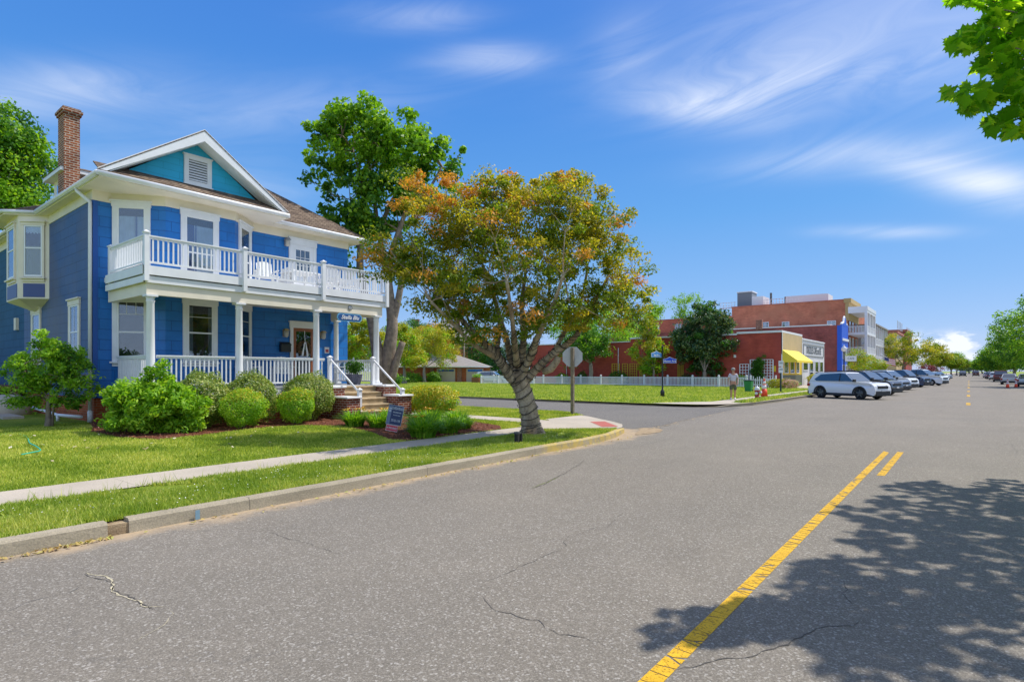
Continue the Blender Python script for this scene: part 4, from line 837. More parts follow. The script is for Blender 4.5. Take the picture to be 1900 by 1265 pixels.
blobs=[vblob(735,450,14.0,45,25,.5),vblob(790,500,13.9,70,50,.8),vblob(900,620,14.0,60,25,.9),vblob(1060,640,14.5,50,16,.6),vblob(955,470,14.8,170,130,2.4),vblob(840,400,14.6,85,62,1.7),vblob(775,345,14.9,45,32,.8),vblob(765,480,14.6,68,55,1.5),vblob(715,470,14.2,32,22,.5),vblob(850,540,14.2,110,45,1.6),vblob(1040,400,14.8,95,72,2.0),vblob(1060,350,14.8,45,28,.9),vblob(925,365,15,75,42,1.4),vblob(1120,440,14.9,75,60,1.5),vblob(1155,520,14.9,62,52,1.3),vblob(1175,585,14.7,35,22,.7),vblob(1100,585,14.6,80,40,1.4),vblob(1190,550,15,22,22,.5),vblob(1000,590,14.2,90,40,1.6),vblob(830,590,14.0,55,25,.8)]
blobs+=[vblob(748,515,14.2,38,26,.6),vblob(785,555,14.0,42,20,.6),vblob(870,585,14.1,60,22,.8)]; CP=blobpts(blobs,820,.58); CP=np.array([q for q in CP if not(pix(*q)[0]>1015 and pix(*q)[1]>612)]); E_=np.array([list(e) for e in ends]); own=np.argmin(((CP[:,None]-E_[None])**2).sum(2),1)
for j in range(len(ends)):
    q=CP[own==j]
    if len(q): branches(mb,ends[j],q,lp[j][1][-1]*.95,(5,4),.10,.007,5)
mb.build('trunk',CRB,root)
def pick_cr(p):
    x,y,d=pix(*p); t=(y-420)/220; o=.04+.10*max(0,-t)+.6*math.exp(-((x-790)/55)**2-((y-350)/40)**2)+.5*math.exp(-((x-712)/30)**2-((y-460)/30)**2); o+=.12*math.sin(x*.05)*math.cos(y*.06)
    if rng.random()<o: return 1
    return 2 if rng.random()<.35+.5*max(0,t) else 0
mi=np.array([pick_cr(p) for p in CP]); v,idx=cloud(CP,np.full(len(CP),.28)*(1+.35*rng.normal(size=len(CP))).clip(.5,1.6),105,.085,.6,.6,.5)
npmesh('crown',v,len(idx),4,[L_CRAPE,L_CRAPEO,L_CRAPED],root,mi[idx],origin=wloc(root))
# light strings
WIRE=mat('black_wire',(.012,.014,.013),.5); lights=empty('light_strings',T(987,806),'black light strings wound round the trunk and limbs of the crape myrtle','light string')
mb=MB()
def helix(P_,Q_,turns,i0=0,i1=None):
    P_=P_[i0:i1];Q_=Q_[i0:i1]; n=len(P_); N_=int(turns*14); pts=[]
    for k in range(N_+1):
        t=k/N_*(n-1); i=min(int(t),n-2); f=t-i; c=P_[i].lerp(P_[i+1],f); r=(Q_[i]+(Q_[i+1]-Q_[i])*f)*1.07+.012; d=(P_[i+1]-P_[i]).normalized(); a=d.cross(Vector((0,1,0))).normalized(); b=d.cross(a); an=k/14*2*math.pi; pts.append(c+d*(.045*math.sin(an+k*.031)+.03*math.sin(an*2+1))+(a*math.cos(an)+b*math.sin(an))*r+Vector(rng.normal(size=3)*.007))
    mb.tube(pts,.0075,4)
helix(tp,tq,10,1); helix(tp,tq,4,3)
for k,(t,i1) in enumerate(((16,24),(6,9),(8,10),(9,11),(7,9),(13,19),(4,7),(0,0),(5,8),(4,7))):
    if t: helix(*lp[k],t,0,i1); helix(*lp[k],t*.6,0,i1)
mb.build('wire',WIRE,lights)
# small dark meter post at its foot
pp=T(960,822,-1.6); pt=empty('meter_post',gp(960,822,.15),'short dark wooden stake in the verge at the foot of the crape myrtle','post'); o=wloc(pt); mb=MB(); mb.box(o.x-.05,o.x+.05,o.y-.05,o.y+.05,.1,.40); mb.box(o.x+.04,o.x+.08,o.y+.05,o.y+.09,.1,.38); mb.build('stake',mat('charred_wood',(.03,.027,.025),.8,noise=.4),pt,bevel=.006); MB().box(o.x-.056,o.x+.056,o.y-.056,o.y+.056,.36,.405).build('cap',mat('grey_cap',(.09,.09,.09),.6),pt)
# ---- tall tree behind the porch end
D2=25.5
root=empty('street_tree',at(705,735,D2),'tall deep-green tree with a split grey trunk behind the right end of the porch','tree'); mb=MB()
def A(x,y,dd=0): return at(x,y,D2+dd)
w=D2/1065
for p,r in [([A(712,745),A(708,700),A(700,650),A(690,600),A(676,540),A(668,500),A(668,450),A(655,400)],[27,24,16,12,11,10,8,5]),([A(712,745),A(716,700),A(722,650),A(728,600),A(722,540),A(720,500),A(733,450),A(750,400),A(762,350)],[26,22,18,15,12,10,8,6,4]),([A(728,600),A(738,560),A(745,520),A(748,480),A(742,430)],[11,9,8,7,5]),([A(722,540),A(712,480),A(706,440),A(715,400),A(735,360),A(760,340)],[10,8,8,6,4,3]),([A(706,440),A(698,400),A(693,350),A(680,290)],[6,6,5,3]),([A(668,450),A(680,400),A(672,340),A(655,280)],[6,5,4,3]),([A(750,400),A(790,360),A(820,310)],[5,4,3]),([A(726,705,-.2),A(736,668,-.2),A(747,634,-.2)],[12,9.5,8.5])]:
    P_,Q_=smoothpts(p,[q*w*.68 for q in r],3); mb.tube(P_,Q_,10)
blobs=[vblob(650,260,D2,75,55,2.),vblob(590,272,D2,42,18,.6),vblob(700,240,D2,80,45,2.),vblob(770,235,D2,38,28,1.),vblob(745,290,D2,75,50,1.8),vblob(820,290,D2,40,38,1.1),vblob(650,340,D2,70,50,1.8),vblob(640,400,D2,50,45,1.3),vblob(720,350,D2,70,40,1.6),vblob(690,420,D2,45,22,1.),vblob(655,480,D2,32,45,1.),vblob(790,345,D2,60,45,1.5),vblob(630,430,D2,35,45,1.2),vblob(700,400,D2,60,35,1.5),vblob(760,380,D2,40,20,1),vblob(585,300,D2,28,14,.5)]
CP=blobpts(blobs,430,.45); CP=np.array([q for q in CP if math.sin(q[0]*2.6+q[2]*1.1)*math.sin(q[1]*2.3-q[2]*1.9)<.42])
for e,n_ in ((A(655,400),0),(A(762,350),1),(A(742,430),2),(A(760,340),3),(A(680,290),4),(A(655,280),5),(A(820,310),6)): pass
E_=np.array([list(q) for q in (A(655,400),A(762,350),A(742,430),A(760,340),A(680,290),A(655,280),A(820,310))]); own=np.argmin(((CP[:,None]-E_[None])**2).sum(2),1)
for j in range(7):
    q=CP[own==j]
    if len(q): branches(mb,E_[j],q,.08,(4,4),.08,.014,5)
mb.build('trunk',BARK,root)
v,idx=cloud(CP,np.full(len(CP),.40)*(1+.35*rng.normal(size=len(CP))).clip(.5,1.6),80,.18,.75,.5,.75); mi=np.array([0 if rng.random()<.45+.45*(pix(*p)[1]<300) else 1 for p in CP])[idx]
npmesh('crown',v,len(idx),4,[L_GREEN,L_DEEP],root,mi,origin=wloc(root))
# ---- tree left behind the house
tree('shade_tree','tall bright green tree rising behind the left end of the blue house',at(20,760,37),(.4,.25,5),[vblob(2,300,37,62,70,3),vblob(-30,220,37,40,60,2.5),vblob(35,370,37,40,35,2.5),vblob(0,380,37,70,40,3),vblob(-60,320,37,90,90,3),vblob(30,260,37,30,26,1.5)],300,1.0,110,.24,[L_GREEN,L_DEEP],aspect=.6,pick=lambda p:int(rng.random()<.4),up=.4)
# ---- little tree at the house corner
b=Vector((-18.85,4.2,.28)); D4=-sT*b.x+cT*b.y
tree('small_tree','small broadleaf tree with a slim grey trunk at the left corner of the blue house',b,(.07,.05,.75),[vblob(100,670,D4,62,40,.7),vblob(55,710,D4,45,35,.6),vblob(140,705,D4,42,38,.6),vblob(95,635,D4,30,32,.4),vblob(40,670,D4,22,22,.3),vblob(120,745,D4,48,14,.5),vblob(60,745,D4,40,10,.5)],190,.19,60,.10,[L_LIME,L_DEEP,L_GREEN],pick=lambda p:int(rng.choice([0,1,2],p=[.65,.05,.3] if pix(*p)[0]<105 else [.2,.3,.5])),shell=.75,aspect=.42,levels=(4,3),limbr=.035)  # left half gets brighter leaves: its sunlit side put into the colour
b2=empty('sapling_stem',b+Vector((.13,.05,0)),'thin second stem growing close beside the small corner tree','sapling'); mb=MB(); mb.tube([b+Vector((.13,.05,0)),b+Vector((.16,.06,.5)),b+Vector((.35,.1,.95))],[.03,.025,.012],7); mb.build('stem',BARK,b2)
# ---- shrubs
def bush(label,c,r,m,leaf,n,group,lump=.22,base=.0,cat='bush',name='round_bush',core=(.02,.04,.01),pickf=None,aspect=.5):
    c=Vector(c); root=empty(name,(c.x,c.y,base),label,cat,group)
    d=unit(rng.normal(size=(n,3))); k=rng.normal(size=(26,3)); k=unit(k); bump_=np.zeros(n)
    for q in k: bump_+=np.exp(-((d-q)**2).sum(1)/.05)
    rad=(1+lump*(bump_-.6))*(.74+.27*rng.random(n)**.8); cen=np.array(c)+d*rad[:,None]*np.array(r); ok=cen[:,2]>base+.03; cen=cen[ok]; d=d[ok]; n=len(cen)
    nr=unit(rng.normal(size=(n,3))*.55+d*.8+[0,0,.3]); v=leafquads(cen,nr,leaf*(.6+.8*rng.random(n)),aspect)
    ms=m if isinstance(m,list) else [m]; mi=None
    if len(ms)>1: mi=np.array([pickf(q) for q in d])
    npmesh('foliage',v,n,4,ms,root,mi,origin=wloc(root))
    mb=MB()
    for a in range(7):
        an=a*.9; mb.tube([Vector((c.x+.05*math.cos(an),c.y+.05*math.sin(an),base-.02)),Vector((c.x+.3*r[0]*math.cos(an),c.y+.3*r[1]*math.sin(an),base+r[2]*.5)),Vector((c.x+.7*r[0]*math.cos(an),c.y+.7*r[1]*math.sin(an),c.z+r[2]*.3))],[.02,.014,.006],5)
    mb.build('stems',BARK,root)
    return root
G1='round clipped bushes in front of the porch'
def bs(label,x,ytop,ybot,hw,X,m,leaf,n,**k):
    p=onX(x,(ytop+ybot)/2,X); D=-sT*p.x+cT*p.y; zt=CH+(688.5-ytop)*D/1065; z0=zl(p.x,p.y); rx=hw*D/1065; return bush(label,(p.x,p.y,(zt+z0)/2+.04),(rx,rx,(zt-z0)/2+.02),m,leaf,n,G1,base=z0,**k)
pk=lambda q:int(q[2]>.35 and rng.random()<.4)
bs('large variegated round bush behind the lime one, at the left of the porch front',376,690,800,52,-15.65,L_BUSH,.06,11000)
bs('large round bush in the middle, behind the left yellow-green ball',468,690,795,48,-15.65,L_BUSH,.06,11000)
bs('large dark round bush nearest the steps, touching the brick cheek',573,690,785,50,-15.6,L_BUSH,.06,12000)
bs('smaller yellow-tipped ball bush, left of the two front ones',449,722,796,43,-14.85,[L_LIME,L_YEL],.045,11000,pickf=pk)
bs('smaller yellow-tipped ball bush, right of the two front ones',551,722,789,36,-14.85,[L_LIME,L_YEL],.045,10000,pickf=pk)
# big lime bush
c=onX(282,745,-15.45); D=-sT*c.x+cT*c.y
tree('lime_bush','big loose lime-green bush left of the porch front',(c.x,c.y,.28),(.03,.025,.12),[vblob(285,740,D,62,44,.9),vblob(235,758,D,42,38,.7),vblob(330,750,D,38,42,.7),vblob(310,700,D,34,30,.5),vblob(270,785,D,70,18,.9),vblob(320,790,D,40,12,.7),vblob(230,735,D,28,22,.4)],190,.20,100,.115,[L_LIME,L_GREEN],cat='bush',pick=lambda p:int(rng.random()<.30),shell=.8,aspect=.4,levels=(5,3),up=.45,limbr=.02,twig=False)
bush('yellow-green shrub just right of the porch steps',(-14.2,13.75,.75),(.78,.78,.62),[L_LIME,L_YEL],.07,9000,None,base=.2,name='golden_shrub',pickf=lambda q:int(rng.random()<.35+.5*(q[2]>.1)))
bush('low golden shrub behind the one at the steps, against the lawn edge',(-15.6,14.2,.72),(.7,.7,.52),[L_LIME,L_YEL],.07,7000,None,base=.2,name='golden_shrub',pickf=lambda q:int(rng.random()<.75))
# ---- day lilies
def lily(label,c,r,h,nb,fl,group='clumps of day lilies along the bed'):
    c=Vector(c); root=empty('day_lily',c,label,'flower clump',group); n=nb
    an=rng.random(n)*2*math.pi; rr=rng.random(n)**.6*r*.55; base=np.stack([c.x+rr*np.cos(an),c.y+rr*np.sin(an),np.full(n,c.z)],1)
    a2=an+rng.normal(size=n)*.5; L_=h*(.7+.6*rng.random(n)); lean=(.35+.75*rng.random(n)); dirs=np.stack([np.cos(a2),np.sin(a2),np.zeros(n)],1); side=np.stack([-np.sin(a2),np.cos(a2),np.zeros(n)],1)
    qs=[]; w=.014; T_=[0,.35,.65,.88,1.0]
    P=[base+dirs*(L_*lean*t**1.6*.8)[:,None]+np.array([0,0,1])*(L_*(1.05*t-.62*t*t*lean))[:,None] for t in T_]; Wd=[.9,1,.85,.5,.05]
    for k in range(4): qs.append(np.stack([P[k]-side*w*Wd[k],P[k]+side*w*Wd[k],P[k+1]+side*w*Wd[k+1],P[k+1]-side*w*Wd[k+1]],1))
    v=np.concatenate(qs,0).reshape(-1,3); npmesh('blades',v,n*4,4,L_LILY,root,origin=c)
    if fl:
        YF=mat('lily_yellow',(.75,.42,.02),.6)
        for i in range(fl):
            a=rng.random()*6.28; q=rng.random()**.5*r*.8; p=Vector((c.x+q*math.cos(a),c.y+q*math.sin(a),c.z+h*(.8+.25*rng.random()))); mb=MB(); mb.smooth=False
            for k in range(6):
                b=k*1.047; mb.add([p,p+Vector((.04*math.cos(b-.4),.04*math.sin(b-.4),.035)),p+Vector((.085*math.cos(b),.085*math.sin(b),.05)),p+Vector((.04*math.cos(b+.4),.04*math.sin(b+.4),.035))],[(0,1,2,3)])
            f=mb.build('flower',YF,root)
    return root
zb=lambda x,y:zl(x,y)
for lab,x,y,r,h,nb,fl in [('yellow-flowered day lily clump, leftmost, below the brick cheek',-13.35,9.75,.42,.5,420,9),('yellow-flowered day lily clump just left of the yard sign',-12.75,10.1,.42,.48,420,7),('flowering day lily clump at the foot of the steps behind the yard sign',-13.1,10.8,.4,.5,380,6),
    ('biggest day lily clump, right next to the yard sign at the sidewalk edge',-10.32,9.52,.50,.52,620,2),('day lily clump behind the biggest one, with a few yellow flowers',-11.3,10.45,.55,.56,560,4),('day lily clump right of the biggest one beside the sidewalk',-10.5,10.55,.42,.42,430,0),('low day lily clump near the right end of the bed',-10.9,10.9,.42,.40,420,0),('last low day lily clump at the right end of the bed',-11.0,11.6,.40,.36,380,0),('day lily clump at the back of the bed under the golden shrub',-12.3,11.6,.5,.5,420,3),('day lily clump behind the low ones, nearer the golden shrub',-12.0,12.4,.5,.45,420,2)]:
    lily(lab,(x,y,zb(x,y)),r,h,nb,fl)
# potted fern on the porch
ft=empty('potted_fern',(-17.1,12.95,FL),'leafy green fern in a grey patterned square pot by the porch steps','plant'); mb=MB(); x,y=-17.1,12.45
mb.add([(x-.16,y-.16,FL),(x+.16,y-.16,FL),(x+.16,y+.16,FL),(x-.16,y+.16,FL),(x-.22,y-.22,FL+.36),(x+.22,y-.22,FL+.36),(x+.22,y+.22,FL+.36),(x-.22,y+.22,FL+.36)],[(0,1,2,3),(4,5,6,7),(0,1,5,4),(1,2,6,5),(2,3,7,6),(3,0,4,7)]); mb.build('pot',mat('grey_pot',(.13,.13,.17),.6,noise=.4,nscale=18),ft)
v,idx=cloud([(x+.12*math.cos(a),y+.12*math.sin(a),FL+.62) for a in range(8)],np.full(8,.26),90,.09,.95,.3); npmesh('foliage',v,len(idx),4,L_DEEP,ft,origin=wloc(ft))
# ---- yard sign
ys_=empty('yard_sign',(-11.58,9.7,.2),'leaning navy realtor yard sign with a red rider strip in front of the day lilies','sign'); o=Vector((-11.30,9.36,.23)); tt=Vector((.80,.59,-.17)).normalized(); nn=Vector((.59,-.80,.12)).normalized(); uu=nn.cross(tt).normalized()
if uu.z<0: uu=-uu
tt=tt*.9; uu=uu*.9
def sb(a0,a1,b0,b1,c0,c1):
    vs=[o+tt*a+nn*b+uu*c for (a,b,c) in [(a0,b0,c0),(a1,b0,c0),(a1,b1,c0),(a0,b1,c0),(a0,b0,c1),(a1,b0,c1),(a1,b1,c1),(a0,b1,c1)]]; return MB().add(vs,[(3,2,1,0),(4,5,6,7),(0,1,5,4),(1,2,6,5),(2,3,7,6),(3,0,4,7)])
NAVY=mat('sign_navy',(.012,.03,.10),.5); SIL=mat('sign_silver',(.42,.46,.52),.5)
sb(-.215,.215,-.012,0,.20,.75).build('frame',SIL,ys_); sb(-.205,.205,0,.004,.21,.74).build('panel',NAVY,ys_); sb(-.195,-.115,.004,.006,.22,.72).build('side_band',mat('sign_greyblue',(.12,.17,.26),.5),ys_)
sb(-.185,.145,-.010,0,.02,.195).build('rider',mat('rider_white',(.6,.5,.52),.5),ys_); sb(-.175,.135,0,.004,.035,.18).build('rider_panel',mat('rider_red',(.55,.02,.05),.5),ys_)
def stx(b,sz,a,c,m,fs=(1,1),name='lettering'): return text(b,sz,(o+tt*a+uu*c,tt,nn),m,name,ys_,b=.007,font_scale=fs,extr=.001,bold=.0015)
stx('CHESAPEAKE',.066,.05,.66,SIL,(.88,1.7)); stx('PROPERTIES',.044,.05,.55,SIL); stx('Your Shore Agents',.026,.05,.475,SIL); stx('757-331-1190',.062,.045,.32,SIL,(.72,1.5)); stx('UNDER\nOFFER',.0,0,0,SIL) if False else stx('IN PROGRESS',.055,-.02,.105,mat('rider_white',(.6,.5,.52)),(.88,1.4))
sb(-.19,-.12,.006,.008,.62,.66).build('emblem',SIL,ys_); sb(-.185,-.125,.006,.008,.55,.60).build('emblem',SIL,ys_)
for a in (-.10,.10): sb(a-.006,a+.006,-.02,-.012,-.25,.78).build('leg',DARK,ys_)
# ---- overhanging maple, right foreground
mp=[(1762,0),(1770,12),(1800,5),(1835,25),(1815,50),(1790,55),(1757,80),(1759,97),(1800,95),(1830,85),(1810,110),(1793,128),(1820,135),(1850,125),(1830,158),(1800,163),(1752,170),(1757,186),(1790,200),(1785,213),(1830,203),(1850,185),(1885,190),(1870,205),(1825,225),(1825,243),(1860,253),(1905,248),(1905,0)]
out_=[(0,-.5),(.12,-.32),(.40,-.38),(.34,-.22),(.52,-.02),(.36,.0),(.42,.22),(.22,.14),(.16,.24),(0,.55),(-.16,.24),(-.22,.14),(-.42,.22),(-.36,.0),(-.52,-.02),(-.34,-.22),(-.40,-.38),(-.12,-.32)]
def mapleleaves(cen,nrm,size):
    n=len(cen); r=rng.normal(size=(n,3))*.6+[0,0,-.8]; t=unit(r-nrm*(r*nrm).sum(1,keepdims=True)); s=np.cross(nrm,t); v=np.empty((n,len(out_),3))
    for k,(a,b) in enumerate(out_): v[:,k]=cen+s*(a*size)[:,None]+t*(b*size)[:,None]+nrm*((-.25*abs(a)-.10*abs(b))*size)[:,None]
    return v.reshape(-1,3)
tb_=(7.2,13.2,.13); mr=empty('maple_tree',tb_,'broad maple standing right of the road, its leafy branch hanging into the upper right','tree')
vis=[]; 
while len(vis)<760:
    x=1745+rng.random()*190; y=-30+rng.random()*290
    edge=inside(np.array([x]),np.array([y]),mp)[0] or (x>1905 and y<250) or (y<0 and x>1762)
    if edge: vis.append(list(at(x,y,4.95+.65*rng.random())))
vis=np.array(vis); hid=[]
while len(hid)<8800:
    q=rng.random(3)*[9.5,11.5,5.2]+[-.2,4.9,3.7]; x_,y_,z_=q
    xs=x_-.33*z_; ys0=y_-.57*z_
    if xs<-1.3+.22*math.sin(ys0*2.1)+.16*math.sin(ys0*5.1+1)+.10*math.sin(ys0*11): continue
    if ys0<3.95-.9*(xs+1.3)+.2*math.sin(xs*6): continue
    if ys0>11.6+.5*math.sin(xs*3)+.35*math.sin(xs*7)+.25*xs: continue
    if ((x_-4.6)/5.2)**2+((y_-10.6)/5.6)**2>1+.12*math.sin(math.atan2(y_-10.6,x_-4.6)*7): continue
    D=-sT*x_+cT*y_
    if D>.3:
        px_,py_,_=pix(*q)
        if px_<1935 and py_>-45 and not(px_>1905 and py_<250): continue
    # light gaps
    if math.sin(x_*2.1+z_)*math.sin(y_*1.9+1.3*z_)>.72: continue
    hid.append(q)
hid=np.array(hid); cen=np.concatenate([vis,hid]); nr=unit(rng.normal(size=(len(cen),3))*.55+[0,0,.75]); sz=np.concatenate([.115+.05*rng.random(len(vis)),.19+.09*rng.random(len(hid))])
L_MAPLE=leafmat('maple_leaf',[(.09,.27,.008),(.18,.42,.012),(.38,.58,.03)],tr=.65)
npmesh('crown',mapleleaves(cen,nr,sz),len(cen),len(out_),L_MAPLE,mr,origin=tb_)
mb=MB(); mb.tube([Vector(tb_)-Vector((0,0,.1)),Vector((7.2,13.1,1.2)),Vector((7.0,12.8,3.2))],[.36,.26,.22],12)
branches(mb,(7.0,12.8,3.0),np.concatenate([hid[::40],vis[::30]]),.2,(5,4),.1,.01,6); 
for a,b in (((1.6,7.6,4.4),(.35,6.4,4.35)),((1.6,7.6,4.4),(.4,6.2,4.0))): limb(mb,a,b,.03,.006,.05,6,5)
limb(mb,(7.0,12.8,3.2),(1.6,7.6,4.4),.12,.03,.1,8,7)
mb.build('trunk',BARK,mr)
# ---------------------------------------------------------------- across the side street
REDW=brickmat('painted_red_brick',(.46,.085,.058),(.38,.068,.05),(.34,.08,.055),.4,.14,.012,rough=.85,noise=.25,nscale=.7,spec=.2,smear_or_glare=(.30,.06,.055))
OLDB=brickmat('weathered_brick',(.50,.165,.09),(.40,.12,.07),(.45,.22,.14),.4,.14,.014,rough=.9,noise=.3,nscale=.5,spec=.2,smear_or_glare=(.42,.17,.10))
PURB=brickmat('purple_brick',(.32,.085,.075),(.23,.065,.065),(.32,.13,.12),.4,.14,.014,rough=.9,noise=.35,nscale=.5,spec=.2,smear_or_glare=(.44,.08,.06))
TAN=mat('tan_wall',(.50,.38,.20),.8,noise=.08,nscale=.8); YELLOW=mat('awning_yellow',(.80,.62,.05),.7); YELW=mat('yellow_wall',(.68,.46,.02),.7); GREYG=mat('dark_green_panel',(.10,.115,.085),.6)
SHOPW=mat('shop_white',(.62,.62,.63),.6,noise=.05,nscale=2); BLUEB=mat('bright_blue_wall',(.012,.10,.62),.5); TRIM=mat('far_white_trim',(.72,.73,.76),.5); GREYW=mat('grey_siding',(.42,.43,.47),.7,noise=.05)
FGL=glassmat('far_glass',refl=.25,see=.2,dark=(.03,.04,.05)); TILE=mat('grey_roof',(.27,.245,.225),.9,noise=.12,nscale=3); BEIGE=mat('beige_door',(.46,.39,.32),.7)
def fwin(F,w,h,parent,name='window',m=None,rows_=1,cols=1,fw=.08):
    mb=MB()
    for a0,a1,c0,c1 in ((-fw,0,-fw,h+fw),(w,w+fw,-fw,h+fw),(0,w,-fw,0),(0,w,h,h+fw)): mb.lb(F,a0,a1,0,.06,c0,c1)
    for i in range(1,cols): mb.lb(F,w*i/cols-.025,w*i/cols+.025,.01,.05,0,h)
    for i in range(1,rows_): mb.lb(F,0,w,.01,.045,h*i/rows_-.03,h*i/rows_+.03)
    q=mb.build(name,m or TRIM,parent); MB().lb(F,0,w,.003,.02,0,h).build('pane',FGL,q); return q
S_=(1,0,0,-1)   # wall facing the side street
# long red building with the tan and yellow shop front
rb=empty('red_brick_shop',(-20,68,.13),'long low painted red brick building with tan shopfront, across the grass lot','building')
mb=MB(); mb.box(-19.27,-15.0,63,72.2,.0,5.72); mb.box(-31.9,-19.27,63,80,.0,5.60); mb.box(-47,-31.9,63,80,.0,5.25); mb.build('wall',REDW,rb)
mb=MB(); mb.box(-19.4,-14.93,62.9,72.1,5.72,5.93); mb.box(-31.95,-19.4,62.9,80,5.60,5.78); mb.box(-47.1,-31.95,62.9,80,5.25,5.36); mb.build('parapet_cap',TRIM,rb)
mb=MB(); mb.box(-15.0,-14.94,63.0,72.1,3.5,5.72); mb.build('tan_front',TAN,rb); mb=MB(); mb.box(-15.0,-14.90,63.0,63.12,.13,5.75); mb.box(-14.99,-14.90,72.0,72.12,.13,5.6); mb.build('corner_trim',TRIM,rb)
mb=MB(); mb.box(-15.0,-14.96,63.12,72,1.35,3.5); mb.build('yellow_front',YELW,rb); mb=MB(); mb.box(-15.0,-14.93,63.12,72,.13,1.35); mb.build('base_panel',GREYG,rb)
for a in (64.0,66.6,69.4): fwin(fr(-14.96,a,1.6,0,1,1,0),1.6 if a<69 else 1.1,1.6,rb)
mb=MB(); a=-15.0; mb.add([(a,63.0,4.0),(a,70.2,4.0),(a+1.5,70.2,2.85),(a+1.5,63.0,2.85),(a,63.0,3.95),(a,70.2,3.95),(a+1.5,70.2,2.62),(a+1.5,63.0,2.62)],[(0,1,2,3),(7,6,5,4),(3,2,6,7),(0,3,7,4),(1,2,6,5)]); mb.add([(a,63.01,4.0),(a+1.5,63.01,2.85),(a+1.5,63.01,2.65),(a,63.01,2.65)],[(0,1,2,3)]); mb.build('awning',YELLOW,rb)
for x in (-41.0,-33.5): 
    mb=MB(); mb.tube([(x,62.9,.2),(x,62.9,4.6)],.05,6); mb.build('downspout',TRIM,rb)
mb=MB(); mb.box(-15.9,-15.5,62.93,62.98,1.7,2.3); mb.build('yellow_notice',YELW,rb)
# lamps on the red wall
for x in (-19.6,-31,-38.6,-43.5): mb=MB(); mb.box(x-.1,x+.1,62.8,63,3.2,3.5); mb.build('wall_lamp',TRIM,rb)
# white shop
ws=empty('white_shop',(-18,78.6,.13),'single-storey white shop with framed dark lettering above its windows, between tan and brick','building')
mb=MB(); mb.box(-24,-15.0,72.2,85.2,.13,5.55); mb.build('wall',SHOPW,ws)
MB().box(-14.99,-14.90,72.2,85.2,5.38,5.5).build('cornice',TRIM,ws)
mb=MB(); x=-14.99
mb.box(x,x+.05,72.9,84.6,3.52,3.62); mb.box(x,x+.05,72.9,84.6,4.86,4.96); mb.box(x,x+.05,72.9,73.0,3.62,4.86); mb.box(x,x+.05,84.5,84.6,3.62,4.86); mb.build('sign_frame',mat('sign_grey',(.22,.23,.23),.6),ws)
text('DRIZZLES CARE and BE',1.05,(Vector((-15,78.8,4.24)),Vector((0,1,0)),Vector((1,0,0))),mat('sign_letter',(.10,.12,.14),.6),'lettering',ws,b=.03,font_scale=(.80,1.15),bold=.02)
fwin(fr(-14.99,72.8,1.9,0,1,1,0),2.4,1.3,ws); 
for a in (76.2,79.3,82.2): fwin(fr(-14.99,a,.4,0,1,1,0),2.0,2.5,ws,rows_=2)
# buildings of three storeys behind
bb=empty('blue_front_building',(-19,99.5,.13),'two-storey brick building with bright blue front and curved white parapet','building')
mb=MB(); mb.box(-55,-15.0,94.8,104.4,.13,8.45); mb.build('wall',PURB,bb); mb=MB(); mb.box(-36,-15.9,94.7,104.3,8.45,8.62); mb.build('parapet_cap',TRIM,bb)
mb=MB(); mb.box(-15.0,-14.4,94.7,100.3,.13,8.4); pts=[(-14.38,94.7,8.4)]
for i in range(21):
    y=94.7+5.6*i/20; z=8.5+.25*abs(math.cos(i*.75))*(i not in (0,20))+1.15*math.exp(-((y-97.5)/.8)**2); pts.append((-14.38,y,z))
pts.append((-14.38,100.3,8.4)); mb.slab(pts,(-.25,0,0)); mb.build('blue_front',BLUEB,bb)
mb=MB(); tp_=[Vector((-14.5,p[1],p[2]+.06)) for p in pts[1:-1]]; mb.tube(tp_,.14,6); mb.box(-14.4,-14.28,95.0,100.2,6.2,6.55); mb.build('white_moulding',TRIM,bb)
for a in (95.4,97.1,98.8): fwin(fr(-14.4,a,3.6,0,1,1,0),1.1,1.6,bb)
for a in (95.2,98.0): fwin(fr(-14.4,a,.4,0,1,1,0),1.9,2.2,bb)
MB().box(-26.2,-25.3,94.4,95.0,8.2,9.75).build('chimney',BRICK,bb)
big=empty('large_brick_building',(-25,112,.13),'tall three-storey weathered brick building with roof terrace and white front porches','building')
mb=MB(); mb.box(-33.1,-15.1,104.5,124,.13,13.1); mb.box(-56,-33.1,104.5,120,.13,11.55); mb.build('wall',OLDB,big)
mb=MB(); mb.box(-15.6,-14.6,104.3,115,12.6,13.3); mb.box(-15.4,-14.9,104.45,115,9.8,12.6); mb.build('cornice',mat('tan_cornice',(.42,.30,.13),.8),big)
mb=MB(); mb.box(-33.2,-15.0,104.4,104.7,13.1,13.22); mb.box(-56,-33.2,104.4,104.7,11.55,11.66); mb.build('parapet_cap',mat('old_coping',(.38,.14,.10),.9),big)
for x,z,w,h in [(-43.6,9.0,1.1,1.6),(-28.0,8.9,1.05,1.2),(-24.7,8.9,1.0,1.1),(-17.9,9.0,1.1,.8),(-48,9.0,1.1,1.6)]: fwin(fr(x,104.5,z,1,0,0,-1),w,h,big,rows_=3,cols=2)
mb=MB(); mb.box(-32.6,-30.1,106,109,13.1,15.8); mb.build('roof_hut',mat('hut_grey',(.17,.19,.22),.7),big); MB().box(-32.7,-30.0,105.9,109.1,15.8,15.95).box(-30.1,-28.2,106,110,13.1,14.9).build('roof_hut_trim',TRIM,big)
